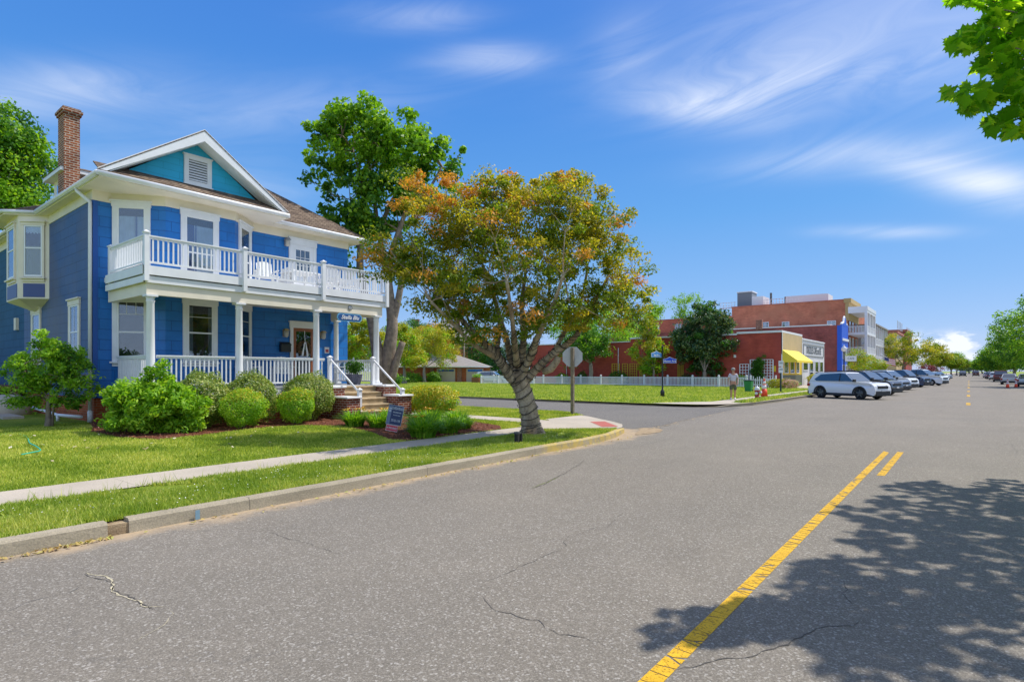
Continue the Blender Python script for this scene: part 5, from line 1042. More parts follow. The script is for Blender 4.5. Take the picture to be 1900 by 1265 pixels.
def rrail(x0,x1,y,z,h):
    mb=MB(); mb.box(x0,x1,y,y+.06,z+h-.08,z+h); mb.box(x0,x1,y,y+.06,z+h*.45,z+h*.5); mb.box(x0,x1,y,y+.05,z,z+.2)
    for i in range(int((x1-x0)/.5)+1): mb.box(x0+i*.5,x0+i*.5+.06,y,y+.06,z,z+h)
    mb.build('terrace_railing',TRIM,big)
rrail(-35.6,-32.8,106.0,13.1,1.1); rrail(-28.2,-22,106.5,13.1,1.2)
MB().box(-25.2,-18.6,108,108.2,13.1,14.75).box(-18.6,-18.4,108,112,13.1,14.7).box(-25.2,-25.0,108,112,13.1,14.7).build('terrace_screen',TRIM,big)
MB().box(-27.6,-27.3,108,108.3,13.1,15.6).build('flue',mat('flue_grey',(.1,.11,.11),.6),big)
# white porches
mb=MB()
for z in (4.55,7.85,11.3): mb.box(-15.0,-12.4,104.4,114.8,z-.38,z)
mb.box(-15.0,-12.35,104.35,114.9,11.3,11.9); mb.build('porch_deck',TRIM,big)
for y in (104.5,107.8,111.2,114.6):
    for z0,z1 in ((.13,4.17),(4.55,7.47),(7.85,10.92)): MB().box(-12.75,-12.4,y-.17,y+.17,z0,z1).build('porch_column',TRIM,big)
for z in (4.55,7.85):
    mb=MB(); mb.box(-15,-12.42,104.42,104.48,z+.9,z+1.0); mb.box(-12.5,-12.42,104.4,114.8,z+.9,z+1.0)
    for i in range(12): mb.box(-14.9+i*.21,-14.82+i*.21,104.42,104.48,z,z+.9)
    for i in range(46): mb.box(-12.5,-12.44,104.6+i*.22,104.68+i*.22,z,z+.9)
    mb.build('porch_railing',TRIM,big)
for z in (.3,4.8,8.0):
    for y in (105.5,108.5,112): fwin(fr(-15.0,y,z+.3,0,1,1,0),1.3,2.0,big)
gb=empty('grey_porch_building',(-16,124,.13),'pale grey three-storey building with long front galleries beyond the white porches','building')
mb=MB(); mb.box(-28,-14.6,115.2,133.4,.13,9.6); mb.build('wall',GREYW,gb); MB().box(-28,-12.3,115.1,133.6,9.6,9.85).build('roof',TILE,gb)
mb=MB()
for z in (3.4,6.4): mb.box(-14.6,-12.45,115.2,133.4,z-.25,z); mb.box(-12.5,-12.42,115.2,133.4,z+.85,z+.95)
for z in (3.4,6.4):
    for i in range(60): mb.box(-12.5,-12.44,115.3+i*.3,115.38+i*.3,z,z+.85)
mb.build('gallery',TRIM,gb)
for y in (115.4,118.4,121.4,124.4,127.4,130.4,133.2): MB().box(-12.7,-12.45,y-.12,y+.12,.13,9.6).build('porch_column',TRIM,gb)
for z in (.6,3.9,6.9):
    for y in (116.5,119.6,122.7,125.8,128.9,131.4): fwin(fr(-14.6,y,z,0,1,1,0),1.1,1.7,gb)
for nm,lab,x0,x1,y0,y1,h,m in [('far_tan_building','far tan flat-roofed building above the autumn trees on the left side',-24,-14.2,172,190,11.2,TAN),('far_brick_building','farther dark brick building right of the tan one',-24,-14.2,200,222,13.2,PURB)]:
    f=empty(nm,(x0,y0,.1),lab,'building'); MB().box(x0,x1,y0,y1,.1,h).build('wall',m,f); MB().box(x0-.2,x1+.3,y0-.2,y1+.2,h,h+.6).build('cornice',mat('old_coping',(.38,.14,.10),.9),f)
    for z in (5,9,12.5):
        for y in range(int(y0)+2,int(y1)-2,4): fwin(fr(x1,y,z,0,1,1,0),1.3,2.0,f)
# garage and the house behind
ga=empty('garage',(-62,64,.0),'low brick garage with hipped grey roof and beige doors, seen left of the myrtle','building')
Gx,Gy=Vector((-63.6,62.3,0)),None
gF=fr(-64.0,60.6,0,.80,.60,.60,-.80)   # front runs square to the line of sight
def gbox(a0,a1,b0,b1,c0,c1): return MB().lb(gF,a0,a1,b0,b1,c0,c1)
MB().lb(gF,-6.5,8.4,-9,0,0,2.45).build('wall',ORBRICK,ga)
mb=MB(); o,t,n_=gF
def gpnt(a,b,c): return o+t*a+n_*b+Vector((0,0,c))
mb.add([gpnt(-7.1,.6,2.45),gpnt(8.9,.6,2.45),gpnt(8.9,-9.6,2.45),gpnt(-7.1,-9.6,2.45),gpnt(-1.2,-4,4.6),gpnt(2.6,-4,4.6)],[(0,1,5,4),(1,2,5),(2,3,4,5),(3,0,4),(3,2,1,0)]); mb.build('roof',TILE,ga)
mb=MB().lb(gF,-7.15,8.95,.55,.66,2.32,2.48); mb.build('fascia',TRIM,ga)
for a0,a1 in ((.9,3.7),(5.4,8.0)):
    d=gbox(a0,a1,.0,.05,0,2.15).build('garage_door',BEIGE,ga); MB().lb(gF,a0+.2,a1-.2,.05,.06,1.7,2.0).build('pane',FGL,d)
MB().lb(gF,-.1,.5,0,.25,0,2.4).lb(gF,4.0,4.7,0,.25,0,2.4).build('brick_pier',BRICK,ga)
bi=empty('blue_bin',(-64,60,.0),'blue wheeled bin standing against the garage wall','bin'); o_=gpnt(-4.7,.5,0); MB().box(o_.x-.35,o_.x+.35,o_.y-.35,o_.y+.35,0,1.0).build('body',mat('bin_blue',(.01,.05,.22),.5),bi,bevel=.05); MB().box(o_.x-.38,o_.x+.38,o_.y-.38,o_.y+.38,1.0,1.08).build('lid',mat('bin_blue',(.01,.05,.22)),bi)
hb=empty('roof_house',(-92,92,0),'grey hipped roof with red brick chimneys rising behind the trees left of the myrtle','house')
Hf=fr(-98.2,87.5,0,.80,.60,.60,-.80); o,t,n_=Hf
def hp(a,b,c): return o+t*a+n_*b+Vector((0,0,c))
MB().lb(Hf,0,16,-12,0,0,7.8).build('wall',OLDB,hb)
mb=MB(); mb.add([hp(-1,.8,7.8),hp(17,.8,7.8),hp(17,-13,7.8),hp(-1,-13,7.8),hp(6,-6,13.9),hp(8,-6,13.9)],[(0,1,5,4),(1,2,5),(2,3,4,5),(3,0,4)]); mb.build('roof',TILE,hb)
for a,b,c1 in ((9.6,-3.0,13.6),(-.2,-4.0,13.4)): MB().lb(Hf,a-.65,a+.65,b-.5,b+.5,8,c1).lb(Hf,a-.8,a+.8,b-.65,b+.65,c1,c1+.4).build('chimney',BRICK,hb)
# utility lines
ul=empty('utility_pole',(-84,70,0),'utility pole with crossarm and three wires in front of the dark evergreens','utility pole')
pb=at(861,708,105); mb=MB(); mb.tube([(pb.x,pb.y,0),(pb.x,pb.y,7.6)],.14,7); mb.build('pole',BARK,ul)
mb=MB().lb((Vector((pb.x,pb.y,7.0)),Vector((.78,.62,0)),Vector((.62,-.78,0))),-1.2,1.2,-.06,.06,0,.15); mb.build('crossarm',BARK,ul)
for i,(y0,y1) in enumerate(((621,623),(634,634),(637,638),(643,643))):
    a=at(700,y0,105); b=at(1010,y1,105); mb=MB(); mb.tube([a,a.lerp(b,.5)-Vector((0,0,.15)),b],.02,4); mb.build('wire',mat('wire_grey',(.3,.32,.34)),ul)
# ---- white fence of the lot, one panel per bay
FX=[-17.3-2.75*i for i in range(13)]
fen=empty('picket_fence',(-30,59.2,.12),'long white picket fence along the far edge of the grass lot','fence')
def fz(x): return .13-(-17-x)*.002
for i,x in enumerate(FX):
    z=fz(x); mb=MB(); mb.box(x-.075,x+.075,59.12,59.27,z-.1,z+1.12); mb.box(x-.1,x+.1,59.09,59.3,z+1.12,z+1.17); mb.add([(x-.08,59.12,z+1.17),(x+.08,59.12,z+1.17),(x+.08,59.27,z+1.17),(x-.08,59.27,z+1.17),(x,59.2,z+1.27)],[(0,1,4),(1,2,4),(2,3,4),(3,0,4)]); mb.build('post',TRIM,fen)
    if i<len(FX)-1:
        mb=MB(); x1=FX[i+1]; mb.box(x1+.075,x-.075,59.18,59.22,z+.93,z+1.0); mb.box(x1+.075,x-.075,59.18,59.22,z+.12,z+.2)
        n=17
        for k in range(n): xx=x1+.16+k*(x-x1-.3)/(n-1); mb.box(xx-.035,xx+.035,59.15,59.18,z+.05,z+.93)
        mb.build('panel',TRIM,fen)
f2=empty('picket_fence',(-16,60.5,.12),'short white picket return between the long fence and the red shop corner','fence')
mb=MB(); 
for i in range(12): mb.box(-17.2+i*.2,-17.12+i*.2,60.2,60.24,.1,1.15+.12*math.sin(i*2.2))
mb.box(-17.2,-14.9,60.24,60.28,.35,.42); mb.box(-17.2,-14.9,60.24,60.28,.85,.92); mb.build('panel',TRIM,f2)
for x in (-17.2,-14.85): MB().box(x-.07,x+.07,60.18,60.32,.1,1.35).build('post',TRIM,f2)
# fence by the parked white car
f3=empty('picket_fence',(-46,57,.0),'white picket fence in front of the white car by the garage','fence')
A0=gp(893,713.5,0); A1=gp(990,714.5,0); dd=(A1-A0); n_=int(dd.length/2.4); d_=dd.normalized(); s_=Vector((-d_.y,d_.x,0))
for i in range(n_+1):
    p=A0+dd*(i/n_); MB().box(p.x-.08,p.x+.08,p.y-.08,p.y+.08,-.05,1.2).build('post',TRIM,f3)
    if i<n_:
        mb=MB(); F=(p,d_,s_); L_=dd.length/n_; mb.lb(F,.08,L_-.08,-.02,.02,.9,.97); mb.lb(F,.08,L_-.08,-.02,.02,.12,.2)
        for k in range(16): a=.16+k*(L_-.3)/15; mb.lb(F,a-.035,a+.035,-.05,-.02,.05,.93)
        mb.build('panel',TRIM,f3)
pl=empty('planter',gp(886,711,0),'brown planter box with green plants at the left end of the fence by the garage','planter'); o_=wloc(pl); MB().box(o_.x-.7,o_.x+.7,o_.y-.5,o_.y+.5,0,.85).build('box',mat('planter_brown',(.25,.10,.04),.8),pl)
v,idx=cloud([(o_.x+q,o_.y,1.05) for q in (-.5,0,.5)],np.full(3,.45),90,.2,.8,.4); npmesh('foliage',v,len(idx),4,L_GREEN,pl,origin=o_)
# trellises and plants along the red wall
def trellis(name,lab,x0,x1,y,z0,z1,m,step=.28,cat='trellis',grp=None):
    r=empty(name,((x0+x1)/2,y,z0),lab,cat,grp); mb=MB(); n=max(2,round((x1-x0)/step)); k=max(2,round((z1-z0)/step))
    for i in range(n+1): x=x0+(x1-x0)*i/n; w=.03 if 0<i<n else .05; mb.box(x-w,x+w,y-.03,y,z0,z1)
    for j in range(k+1): z=z0+(z1-z0)*j/k; mb.box(x0,x1,y-.05,y-.03,z-.03,z+.03)
    mb.build('lattice',m,r); return r
YT=mat('trellis_yellow',(.55,.38,.03),.6); GG='trellises against the red wall'
for i,(a,b) in enumerate(((-34.3,-33.3),(-32.9,-32.2),(-31.9,-31.0),(-30.6,-30.1))): trellis('garden_trellis','yellow lattice trellis on the red wall, '+['leftmost of four','second of four from the left','third of four from the left','rightmost of four, partly hidden by leaves'][i],a,b,62.85,.2,2.65,YT,.3,grp=GG)
trellis('garden_trellis','yellow narrow board trellis behind the street name post',-25.9,-25.3,62.85,.2,2.5,YT,.2,grp=GG)
trellis('garden_trellis','white low lattice trellis left of the ivy on the red wall',-19.05,-18.15,62.8,.6,2.5,TRIM,.3,grp=GG); trellis('garden_trellis','white lattice trellis carrying the ivy, right half bare',-18.0,-15.75,62.85,.4,2.95,TRIM,.3,grp=GG)
iv=empty('wall_ivy',(-17.2,62.7,.4),'dark green ivy covering the middle of the white trellis on the red wall','plant'); P=blobpts([(-17.1,62.6,2.6,.95,.25,.95),(-17.2,62.6,1.4,.7,.25,1.0)],60,.8); v,idx=cloud(P,np.full(60,.3),70,.14,.8,.4); npmesh('foliage',v,len(idx),4,L_DEEP,iv,origin=wloc(iv))
def shrub(name,lab,c,r,m,leaf,n,grp='shrubs along the far fence'): return bush(lab,c,r,m,leaf,n,grp,name=name,base=.12,lump=.3)
shrub('garden_shrub','yellow-green shrub under the low white trellis',(-18.6,61.5,.7),(.7,.6,.7),L_LIME,.14,1500); shrub('garden_shrub','green mound beside the traffic cone at the fence end',(-14.0,57.5,.55),(1.0,.7,.55),L_YG,.12,2200)
shrub('garden_shrub','small green shrub left of the shop base panel',(-13.2,59.6,.5),(.55,.5,.5),L_GREEN,.12,1200); shrub('garden_shrub','green shrub against the wall left of the stop sign',(-41,61.8,.8),(1.0,.7,.8),L_GREEN,.16,1500); shrub('garden_shrub','dark shrub behind the fence just left of the stop sign post',(-37.8,61.5,.9),(.8,.6,.8),L_DEEP,.16,1500)
shrub('garden_shrub','dark shrub under the yellow trellises',(-33,61.8,.9),(1.6,.5,.9),L_DEEP,.16,2200); shrub('garden_shrub','dark low shrub behind the fence right of the street name post',(-24.2,61.5,.8),(1.0,.6,.7),L_MAG,.16,1500); shrub('pink_flowers','pale pink flowering clump at the end of the fence by the shop',(-12.9,57.3,.6),(.9,.5,.5),leafmat('pink_petals',[(.55,.30,.25),(.7,.42,.38),(.3,.35,.1)],tr=.2),.09,1500)
shrub('garden_shrub','green potted shrub at the white shop door',(-14.0,73.2,.9),(.8,.8,.6),L_YG,.14,1200)
mb=MB(); mb.lathe((-14.0,73.2,.12),[(.45,0),(.6,.25),(.65,.5),(.55,.5)],12); tag(mb.build('flower_pot',mat('terracotta_pale',(.5,.36,.2),.8)),'pale round pot under the shrub at the white shop door','pot')
# ---- trees of the middle distance
tree('garden_tree','dark green garden tree with pale trunk behind the stop sign',(-36.0,60.6,.1),(.30,.22,2.6),[vblob(1078,640,69,42,34,2.5),vblob(1055,655,69,22,22,1.6),vblob(1110,640,69,26,30,2),vblob(1075,615,70,30,22,2)],140,.75,60,.26,[L_DEEP,L_GREEN],'garden trees beyond the lot',pick=lambda p:int(rng.random()<.25),barkm=mat('pale_bark',(.28,.24,.21),.9,noise=.2))
tree('garden_tree','bright green leafy tree rising above the red wall right of the myrtle',at(1110,712,88),(.35,.2,4),[vblob(1120,600,88,60,42,4),vblob(1160,625,88,26,34,2.5),vblob(1060,610,88,40,30,3),vblob(1135,565,88,28,18,2),vblob(1080,640,88,40,20,3)],190,1.1,70,.34,[L_GREEN,L_LIME],'garden trees beyond the lot',pick=lambda p:int(rng.random()<.5))
tree('garden_tree','yellow-green conical tree just left of the street name post',(-27.5,59.9,.1),(.16,.1,1.8),[vblob(1205,610,65,20,26,1.2),vblob(1200,650,65,30,28,1.8),vblob(1208,680,65,28,18,1.5),vblob(1222,645,65,16,20,1),vblob(1208,585,65,10,12,.6)],130,.55,60,.24,[L_YG,L_GREEN],'garden trees beyond the lot',pick=lambda p:int(rng.random()<.45))
tree('magnolia','large dark glossy magnolia in front of the big brick building',(-22.0,60.5,.1),(.25,.18,1.6),[vblob(1305,600,63,36,30,2.6),vblob(1310,575,63,22,16,1.5),vblob(1330,640,63,42,26,2.6),vblob(1290,645,63,38,32,2.6),vblob(1365,632,63,18,12,1.2),vblob(1310,685,63,32,18,2),vblob(1270,625,63,18,20,1.2),vblob(1345,600,63,18,20,1.2)],360,.62,75,.30,[L_MAG,L_DEEP],'garden trees beyond the lot',pick=lambda p:int(rng.random()<.15),aspect=.45)
tree('conifer','blue-green conifer behind the yellow-green conical tree',at(1180,705,95),(.3,.1,3),[vblob(1180,600,95,18,22,2),vblob(1182,640,95,30,30,3),vblob(1180,580,95,9,14,1)],90,1.0,50,.3,[L_CONI],'garden trees beyond the lot',limbr=.15)
for lab,x,y,rx,ry in (('airy tree with loose light foliage above the low brick wall, left of the magnolia',1268,568,30,24),('small airy tree peeking up left of the brick wall window',1212,578,14,14),):
    D=135; tree('airy_tree',lab,at(x,700,D),(.3,.15,5),[vblob(x,y,D,rx,ry,3),vblob(x+10,y-6,D,rx*.7,ry*.7,2.5),vblob(x,y+20,D,rx*.8,14,2.5)],60,1.1,34,.42,[L_GREEN],'garden trees beyond the lot')
YG='yellow-green myrtles by the garage'
for lab,x,D,bl in (('yellow-green myrtle with pale forked trunk left of the garage',787,84,[(785,640,50,28),(765,660,40,22),(825,655,26,26),(800,620,36,16),(760,630,26,18)]),('orange-tipped myrtle touching the garage roof',815,92,[(820,630,34,24),(835,655,18,20),(800,612,30,14)]),('yellow myrtle seen through the porch end',660,62,[(655,625,42,36),(690,640,34,34),(640,660,30,20),(672,600,26,14)]),('yellow-green myrtle right of the split grey trunk',750,74,[(750,640,30,32),(735,610,24,18),(760,665,34,18)])):
    w=D/1065; tree('myrtle',lab,at(x,CH*1065/D+688.5,D),(.28,.16,2.2),[vblob(a,b,D,c,d,c*w*.8) for a,b,c,d in bl],150,.75*D/84,70,.26,[L_YG,L_CRAPEO if 'orange' in lab else L_LIME],YG,pick=lambda p:int(rng.random()<.3),barkm=mat('pale_bark',(.28,.24,.21)))
for i,(lab,x,y,rx,ry,D) in enumerate((('dark evergreen behind the garage roof, topmost of the mass',885,635,30,34,112),('dark evergreen right of the first, touching the myrtle trunk',915,660,24,28,108),('dark spreading evergreen left of the garage, behind the myrtles',770,612,40,16,125),('dark green tree behind the myrtle trunk',960,650,30,30,110),('green tree behind the porch end columns',650,640,40,40,90),('mid-green tree between the split trunk and the myrtle',720,655,40,34,98))):
    w=D/1065; tree('evergreen_tree',lab,at(x,CH*1065/D+688.5,D),(.3,.15,3),[vblob(x,y,D,rx,ry,rx*w*.9),vblob(x+8,y+22,D,rx,ry*.8,rx*w*.9)],110,1.3,55,.36,[L_CONI if i<4 else L_GREEN,L_DEEP],'background trees left of the myrtle',pick=lambda p:int(rng.random()<.5))
for i,(lab,x,D,rx) in enumerate((('low shrub at the foot of the myrtle left of the garage',765,84,26),('low dark shrub under the split trunk',725,70,30),('low green shrub left of the blue bin',805,86,14))):
    p=gp(x,CH*1065/D+688.5,0); bush(lab,(p.x,p.y,.7),(rx*D/1065,1.2,.9),[L_DEEP,L_GREEN],.2,2600,'low shrubs near the garage',base=0,name='garden_shrub',pickf=lambda q:int(rng.random()<.5),lump=.3)
# autumn coloured street trees down the road
AT='myrtles along the street beyond the shops'
for lab,x,y,D,bl in (('orange-topped street myrtle nearest beyond the grey building',1676,700,108,[(1672,640,34,24),(1700,645,36,24),(1665,665,26,16),(1715,660,30,18),(1650,640,16,20)]),('second orange-topped myrtle, farther and smaller',1738,698,150,[(1735,655,24,20),(1745,668,20,12)]),('third myrtle along the street, mostly green',1765,697,200,[(1768,672,16,11)]),('green street tree between the second and third myrtles',1775,696,240,[(1772,664,14,9),(1785,675,12,9)])):
    w=D/1065; tree('street_myrtle',lab,at(x,CH*1065/D+688.5,D),(.3,.18,2.6),[vblob(a,b,D,c,d,c*w) for a,b,c,d in bl],130,.085*D**.5*.85+.2*w,70,.028*D**.5,[L_YG if 'green' not in lab else L_GREEN,L_CRAPE if 'third' in lab else L_YEL,L_CRAPED],AT,pick=lambda p:int(rng.choice([0,1,2],p=[.25,.35,.4] if pix(*p)[1]<650 else [.35,.1,.55])),barkm=BARK)
# far end of the street
for i in range(9):
    x=1782+i*8; D=330+30*(i%3); w=D/1065; tree('far_tree','hazy green tree closing the far end of the street, '+['leftmost','second','third','fourth','fifth','sixth','seventh','eighth','rightmost'][i]+' of the row',at(x,CH*1065/D+688.5,D),(.5,.3,3),[vblob(x,679,D,9,7,9*w),vblob(x+3,683,D,9,5,9*w)],26,1.6,36,.9,[leafmat('far_leaf',[(.05,.12,.06),(.10,.18,.08),(.16,.24,.10)],tr=.2)],'trees closing the end of the street',twig=False)
for lab,x,y,h_ in (('street maple just outside the right edge, casting the shade patch past the cones',9.8,50.5,1.0),('street maple off to the right, mirrored in the porch windows',10.5,21.5,.9),('second street maple off to the right, beyond the one mirrored in the windows',11.0,32.5,.95)):
    tree('street_maple',lab,(x,y,.13),(.3,.2,3.2),[(x,y,6.6*h_,4.6,4.6,2.6),(x-1.2,y-1,5.0*h_,3.6,3.4,1.4),(x+.5,y+.5,8.6*h_,3.0,3.0,1.6)],170,.8,60,.30,[L_GREEN,L_DEEP],'maples off the right edge',pick=lambda p:int(rng.random()<.4))
RT='tall trees along the right side of the street'
for lab,x,D,bl in (('nearest tall green tree at the right edge, branches hanging low',2010,62,[(1960,600,95,45),(1930,650,55,30),(2010,560,90,40),(1890,640,38,26)]),('second tall green tree from the right edge, darker inside',1900,100,[(1890,620,45,34),(1905,655,50,28),(1865,650,30,26)]),('third tall tree on the right, lower and darker',1868,140,[(1860,655,32,24),(1842,668,18,16),(1885,665,40,20)]),('fourth tree on the right, small with feathery left edge',1845,190,[(1838,668,20,14),(1855,675,24,12)]),('farthest tree of the right-hand row',1828,250,[(1822,676,14,9)])):
    w=D/1065; b_=at(x,CH*1065/D+688.5,D); tree('street_tree',lab,(max(b_.x,8.6),b_.y,.12),(.35,.25,3.4),[vblob(a,b,D,c,d,c*w) for a,b,c,d in bl],230,.95 if D<120 else 1.3,80,.27 if D<120 else .45,[L_GREEN,L_DEEP],RT,pick=lambda p:int(rng.random()<.35))
# ---------------------------------------------------------------- street furniture
WOODP=mat('weathered_post',(.22,.18,.125),.85,noise=.3,nscale=12,bump=.4); SIGNBK=mat('bare_aluminium',(.50,.53,.57),.45,metal=.2,noise=.06)
p=Vector((-11.44,17.95,.15)); st=empty('stop_sign',p,'octagonal stop sign seen from behind on a weathered wooden post at the corner','sign')
mb=MB(); mb.box(p.x-.06,p.x+.06,p.y-.05,p.y+.05,.0,2.62); mb.build('post',WOODP,st,bevel=.006)
n_=Vector((-.54,.842,0)).normalized(); t=Vector((n_.y,-n_.x,0)); c=p+Vector((0,0,2.13))+n_*.075; mb=MB(); mb.slab([c+t*(.395*math.cos(R(22.5+45*i)))+Vector((0,0,.395*math.sin(R(22.5+45*i)))) for i in range(8)],n_*.004); mb.build('plate',SIGNBK,st)
mb=MB(); 
for z in (-.2,.2): mb.lathe(c+Vector((0,0,z))-n_*.004,[(.012,-.004),(.012,.004)],8,'y')
mb.build('bolt',DARK,st)
# street name post
p=Vector((-14.99,33.92,.13)); sp=empty('street_name_post',p,'black street name post with two blue name blades on the grass lot corner','sign')
mb=MB(); mb.lathe(p,[(.13,0),(.13,.35),(.09,.42),(.05,.5),(.045,3.1),(.06,3.12),(.05,3.2),(.0,3.24)],12); mb.build('post',DARK,sp)
SB=mat('sign_royal_blue',(.012,.06,.60),.4)
def blade(o,t,L_,txt,m):
    n=Vector((t.y,-t.x,0)); 
    if n.dot(Vector((0,0,0))-o)<0: n=-n; 
    tt=t if (n.cross(t)).z>0 else -t; a=o if tt==t else o+t*L_; mb=MB(); pr=[(0,0),(L_,0),(L_,.26),(L_*.75,.30),(L_*.5,.40),(L_*.25,.30),(0,.26)]
    mb.slab([a+tt*x+Vector((0,0,z)) for x,z in pr],-n*.02); b=mb.build('name_blade',mat('sign_edge_white',(.6,.65,.8),.5),sp)
    mb=MB(); mb.slab([a+tt*(x*.95+L_*.025)+n*.003+Vector((0,0,z*.88+.018)) for x,z in pr],-n*.002); mb.build('face',m,b)
    text(txt,.17,(a+tt*(L_*.5)+Vector((0,0,.125)),tt,n),WHITE,'lettering',b,b=.008,bold=.003)
blade(p+Vector((.05,.0,2.12)),Vector((cT*.98+.0,sT*.98,0)).normalized(),.82,'Mason Ave',SB)
blade(p+Vector((-.04,0,2.48)),Vector((-.25,-.97,0)).normalized(),1.0,'Bay Ave',mat('sign_light_blue',(.08,.26,.60),.4))
# hydrant
p=Vector((-9.7,35.2,.137)); hy=empty('fire_hydrant',p,'red fire hydrant with white bonnet in the verge across the side street','hydrant')
HR=mat('hydrant_red',(.36,.03,.02),.5); HW=mat('hydrant_white',(.66,.68,.68),.5)
mb=MB(); mb.lathe(p,[(.16,0),(.16,.05),(.12,.06),(.12,.42),(.16,.44),(.16,.50)],14); mb.build('barrel',HR,hy); mb=MB(); mb.lathe(p,[(.15,.50),(.16,.53),(.14,.62),(.08,.70),(.03,.72),(.03,.78),(0,.79)],14); mb.build('bonnet',HW,hy)
mb=MB(); mb.lathe(p+Vector((.1,-.02,.38)),[(.055,0),(.055,.10),(.075,.10),(.075,.16),(0,.16)],10,'x'); mb.build('nozzle',HW,hy); mb=MB(); mb.lathe(p+Vector((0,-.11,.32)),[(.0,-.09),(.07,-.09),(.085,-.05),(.085,0)],12,'y'); mb.build('nozzle',HW,hy)
# cones
def cone(loc,h,lab,grp):
    r=empty('traffic_cone',loc,lab,'traffic cone',grp); x,y,z=loc; OR=mat('cone_orange',(.85,.07,.015),.5); CW=mat('cone_white',(.75,.72,.7),.5)
    mb=MB(); mb.box(x-h*.24,x+h*.24,y-h*.24,y+h*.24,z,z+.03); mb.build('base',mat('cone_base',(.18,.16,.14),.8),r,bevel=.01)
    mb=MB(); mb.lathe((x,y,z+.03),[(h*.18,0),(h*.125,h*.42)],16); mb.lathe((x,y,z+.03),[(h*.065,h*.83),(h*.035,h*.97),(h*.02,h*.97)],16); mb.build('body',OR,r)
    mb=MB(); mb.lathe((x,y,z+.03),[(h*.125,h*.42),(h*.095,h*.62)],16); mb.lathe((x,y,z+.03),[(h*.088,h*.68),(h*.065,h*.83)],16); mb.build('reflective_band',CW,r); mb=MB(); mb.lathe((x,y,z+.03),[(h*.095,h*.62),(h*.088,h*.68)],16); mb.build('body_ring',OR,r)
cone((-9.75,36.9,.18),1.12,'tall orange cone with white bands on the concrete lid beside the hydrant','traffic cones')
mb=MB(); mb.lathe((-9.75,36.9,.13),[(.42,0),(.42,.05),(0,.05)],18); tag(mb.build('utility_cover',CONC),'round concrete utility lid under the tall orange cone','cover')
cone((3.15,79,0),.9,'left one of the two orange cones on the right side of the road','traffic cones'); cone((3.95,82,0),.85,'right one of the two orange cones on the right, nearer the silver car','traffic cones')
# parking sign posts
p=Vector((-11.06,46.3,.13)); ps=empty('parking_sign',p,'dark post with two white parking regulation plates beside the far sidewalk','sign')
mb=MB(); mb.box(p.x-.05,p.x+.05,p.y-.05,p.y+.05,.0,1.9); mb.build('post',mat('post_dark_green',(.02,.045,.04),.5),ps)
for z,h in ((1.98,.42),(1.50,.42)): q=MB().lb((p+Vector((.02,-.07,z)),Vector((cT,sT,0)),Vector((sT,-cT,0))),-.17,.19,0,.01,0,h).build('plate',TRIM,ps); MB().lb((p+Vector((.02,-.07,z)),Vector((cT,sT,0)),Vector((sT,-cT,0))),-.12,.14,.011,.013,h*.45,h*.75).build('print',mat('print_grey',(.35,.38,.42),.6),q)
# globe lamp
p=Vector((-12,80.0,.13)); p=at(1566,CH*1065/66+688.5-1,66); p.z=.13; lp_=empty('street_lamp',p,'black street lamp post with white globe before the blue building','street lamp')
mb=MB(); mb.lathe(p,[(.2,0),(.2,.4),(.1,.6),(.075,1.2),(.065,3.7),(.1,3.75),(.12,3.85),(0,3.86)],12); mb.build('post',DARK,lp_); mb=MB(); mb.lathe(p+Vector((0,0,3.85)),[(.1,0),(.24,.12),(.29,.32),(.24,.5),(.1,.6),(.06,.66),(.09,.72),(.0,.80)],16); mb.build('globe',mat('lamp_globe',(.75,.74,.74),.3),lp_)
# hanging banner sign on the lamp
sh=empty('hanging_shop_sign',(-12,70,2.8),'small white hanging sign board beside the globe lamp','sign'); MB().lb((p+Vector((.1,0,2.75)),Vector((cT,sT,0)),Vector((sT,-cT,0))),.0,1.3,0,.05,0,.62).build('board',TRIM,sh); text('CAFE',.34,(p+Vector((.1,0,3.06))+Vector((cT,sT,0))*.65,Vector((cT,sT,0)),Vector((sT,-cT,0))),mat('sign_letter',(.10,.12,.14)),'lettering',sh,b=.06); MB().lb((p+Vector((.0,0,2.70)),Vector((cT,sT,0)),Vector((sT,-cT,0))),.0,1.4,0,.04,0,.04).build('bracket',DARK,sh)
# street planting in front of the porches
for lab,x,D,rx,ry,yc in (('tall light green shrub under the globe lamp',1590,72,22,24,668),('light green shrub right of the tall one, behind the parked cars',1612,80,20,16,674),('low green shrub at the foot of the white porches',1632,88,16,10,680)):
    c=at(x,yc,D); bush(lab,(c.x,c.y,c.z),(rx*D/1065,1.1,ry*D/1065),[L_YG,L_GREEN],.17,2600,'shrubs behind the parked cars',base=.13,name='street_shrub',pickf=lambda q:int(rng.random()<.4),lump=.35)
# red-leaved tree and flag
c=at(1722,650,170); tree('red_leaved_tree','dark red-leaved small tree behind the parked white pickup',at(1722,699,170),(.2,.1,1.5),[vblob(1722,682,170,14,8,3),vblob(1740,684,170,9,7,2)],50,.8,50,.3,[leafmat('red_leaf',[(.16,.02,.03),(.25,.04,.05)],tr=.2)])
q=at(1640,665,100); fl=empty('flag',q,'stars and stripes flag hanging from the grey building above the cars','flag')
mb=MB(); mb.tube([(q.x-.6,q.y,q.z+.9),(q.x+1.2,q.y-.2,q.z-.4)],.03,6); mb.build('staff',TRIM,fl)
FR=mat('flag_red',(.50,.10,.10),.8); FB=mat('flag_blue',(.03,.05,.18),.8)
for i in range(7):
    mb=MB(); a=q+Vector((.1+.02*i,-.3,.2-.17*i)); mb.slab([a,a+Vector((1.5,.3,-.35)),a+Vector((1.5,.3,-.52)),a+Vector((0,0,-.17))],(0,.02,0)); mb.build('stripe',FR if i%2==0 else TRIM,fl)
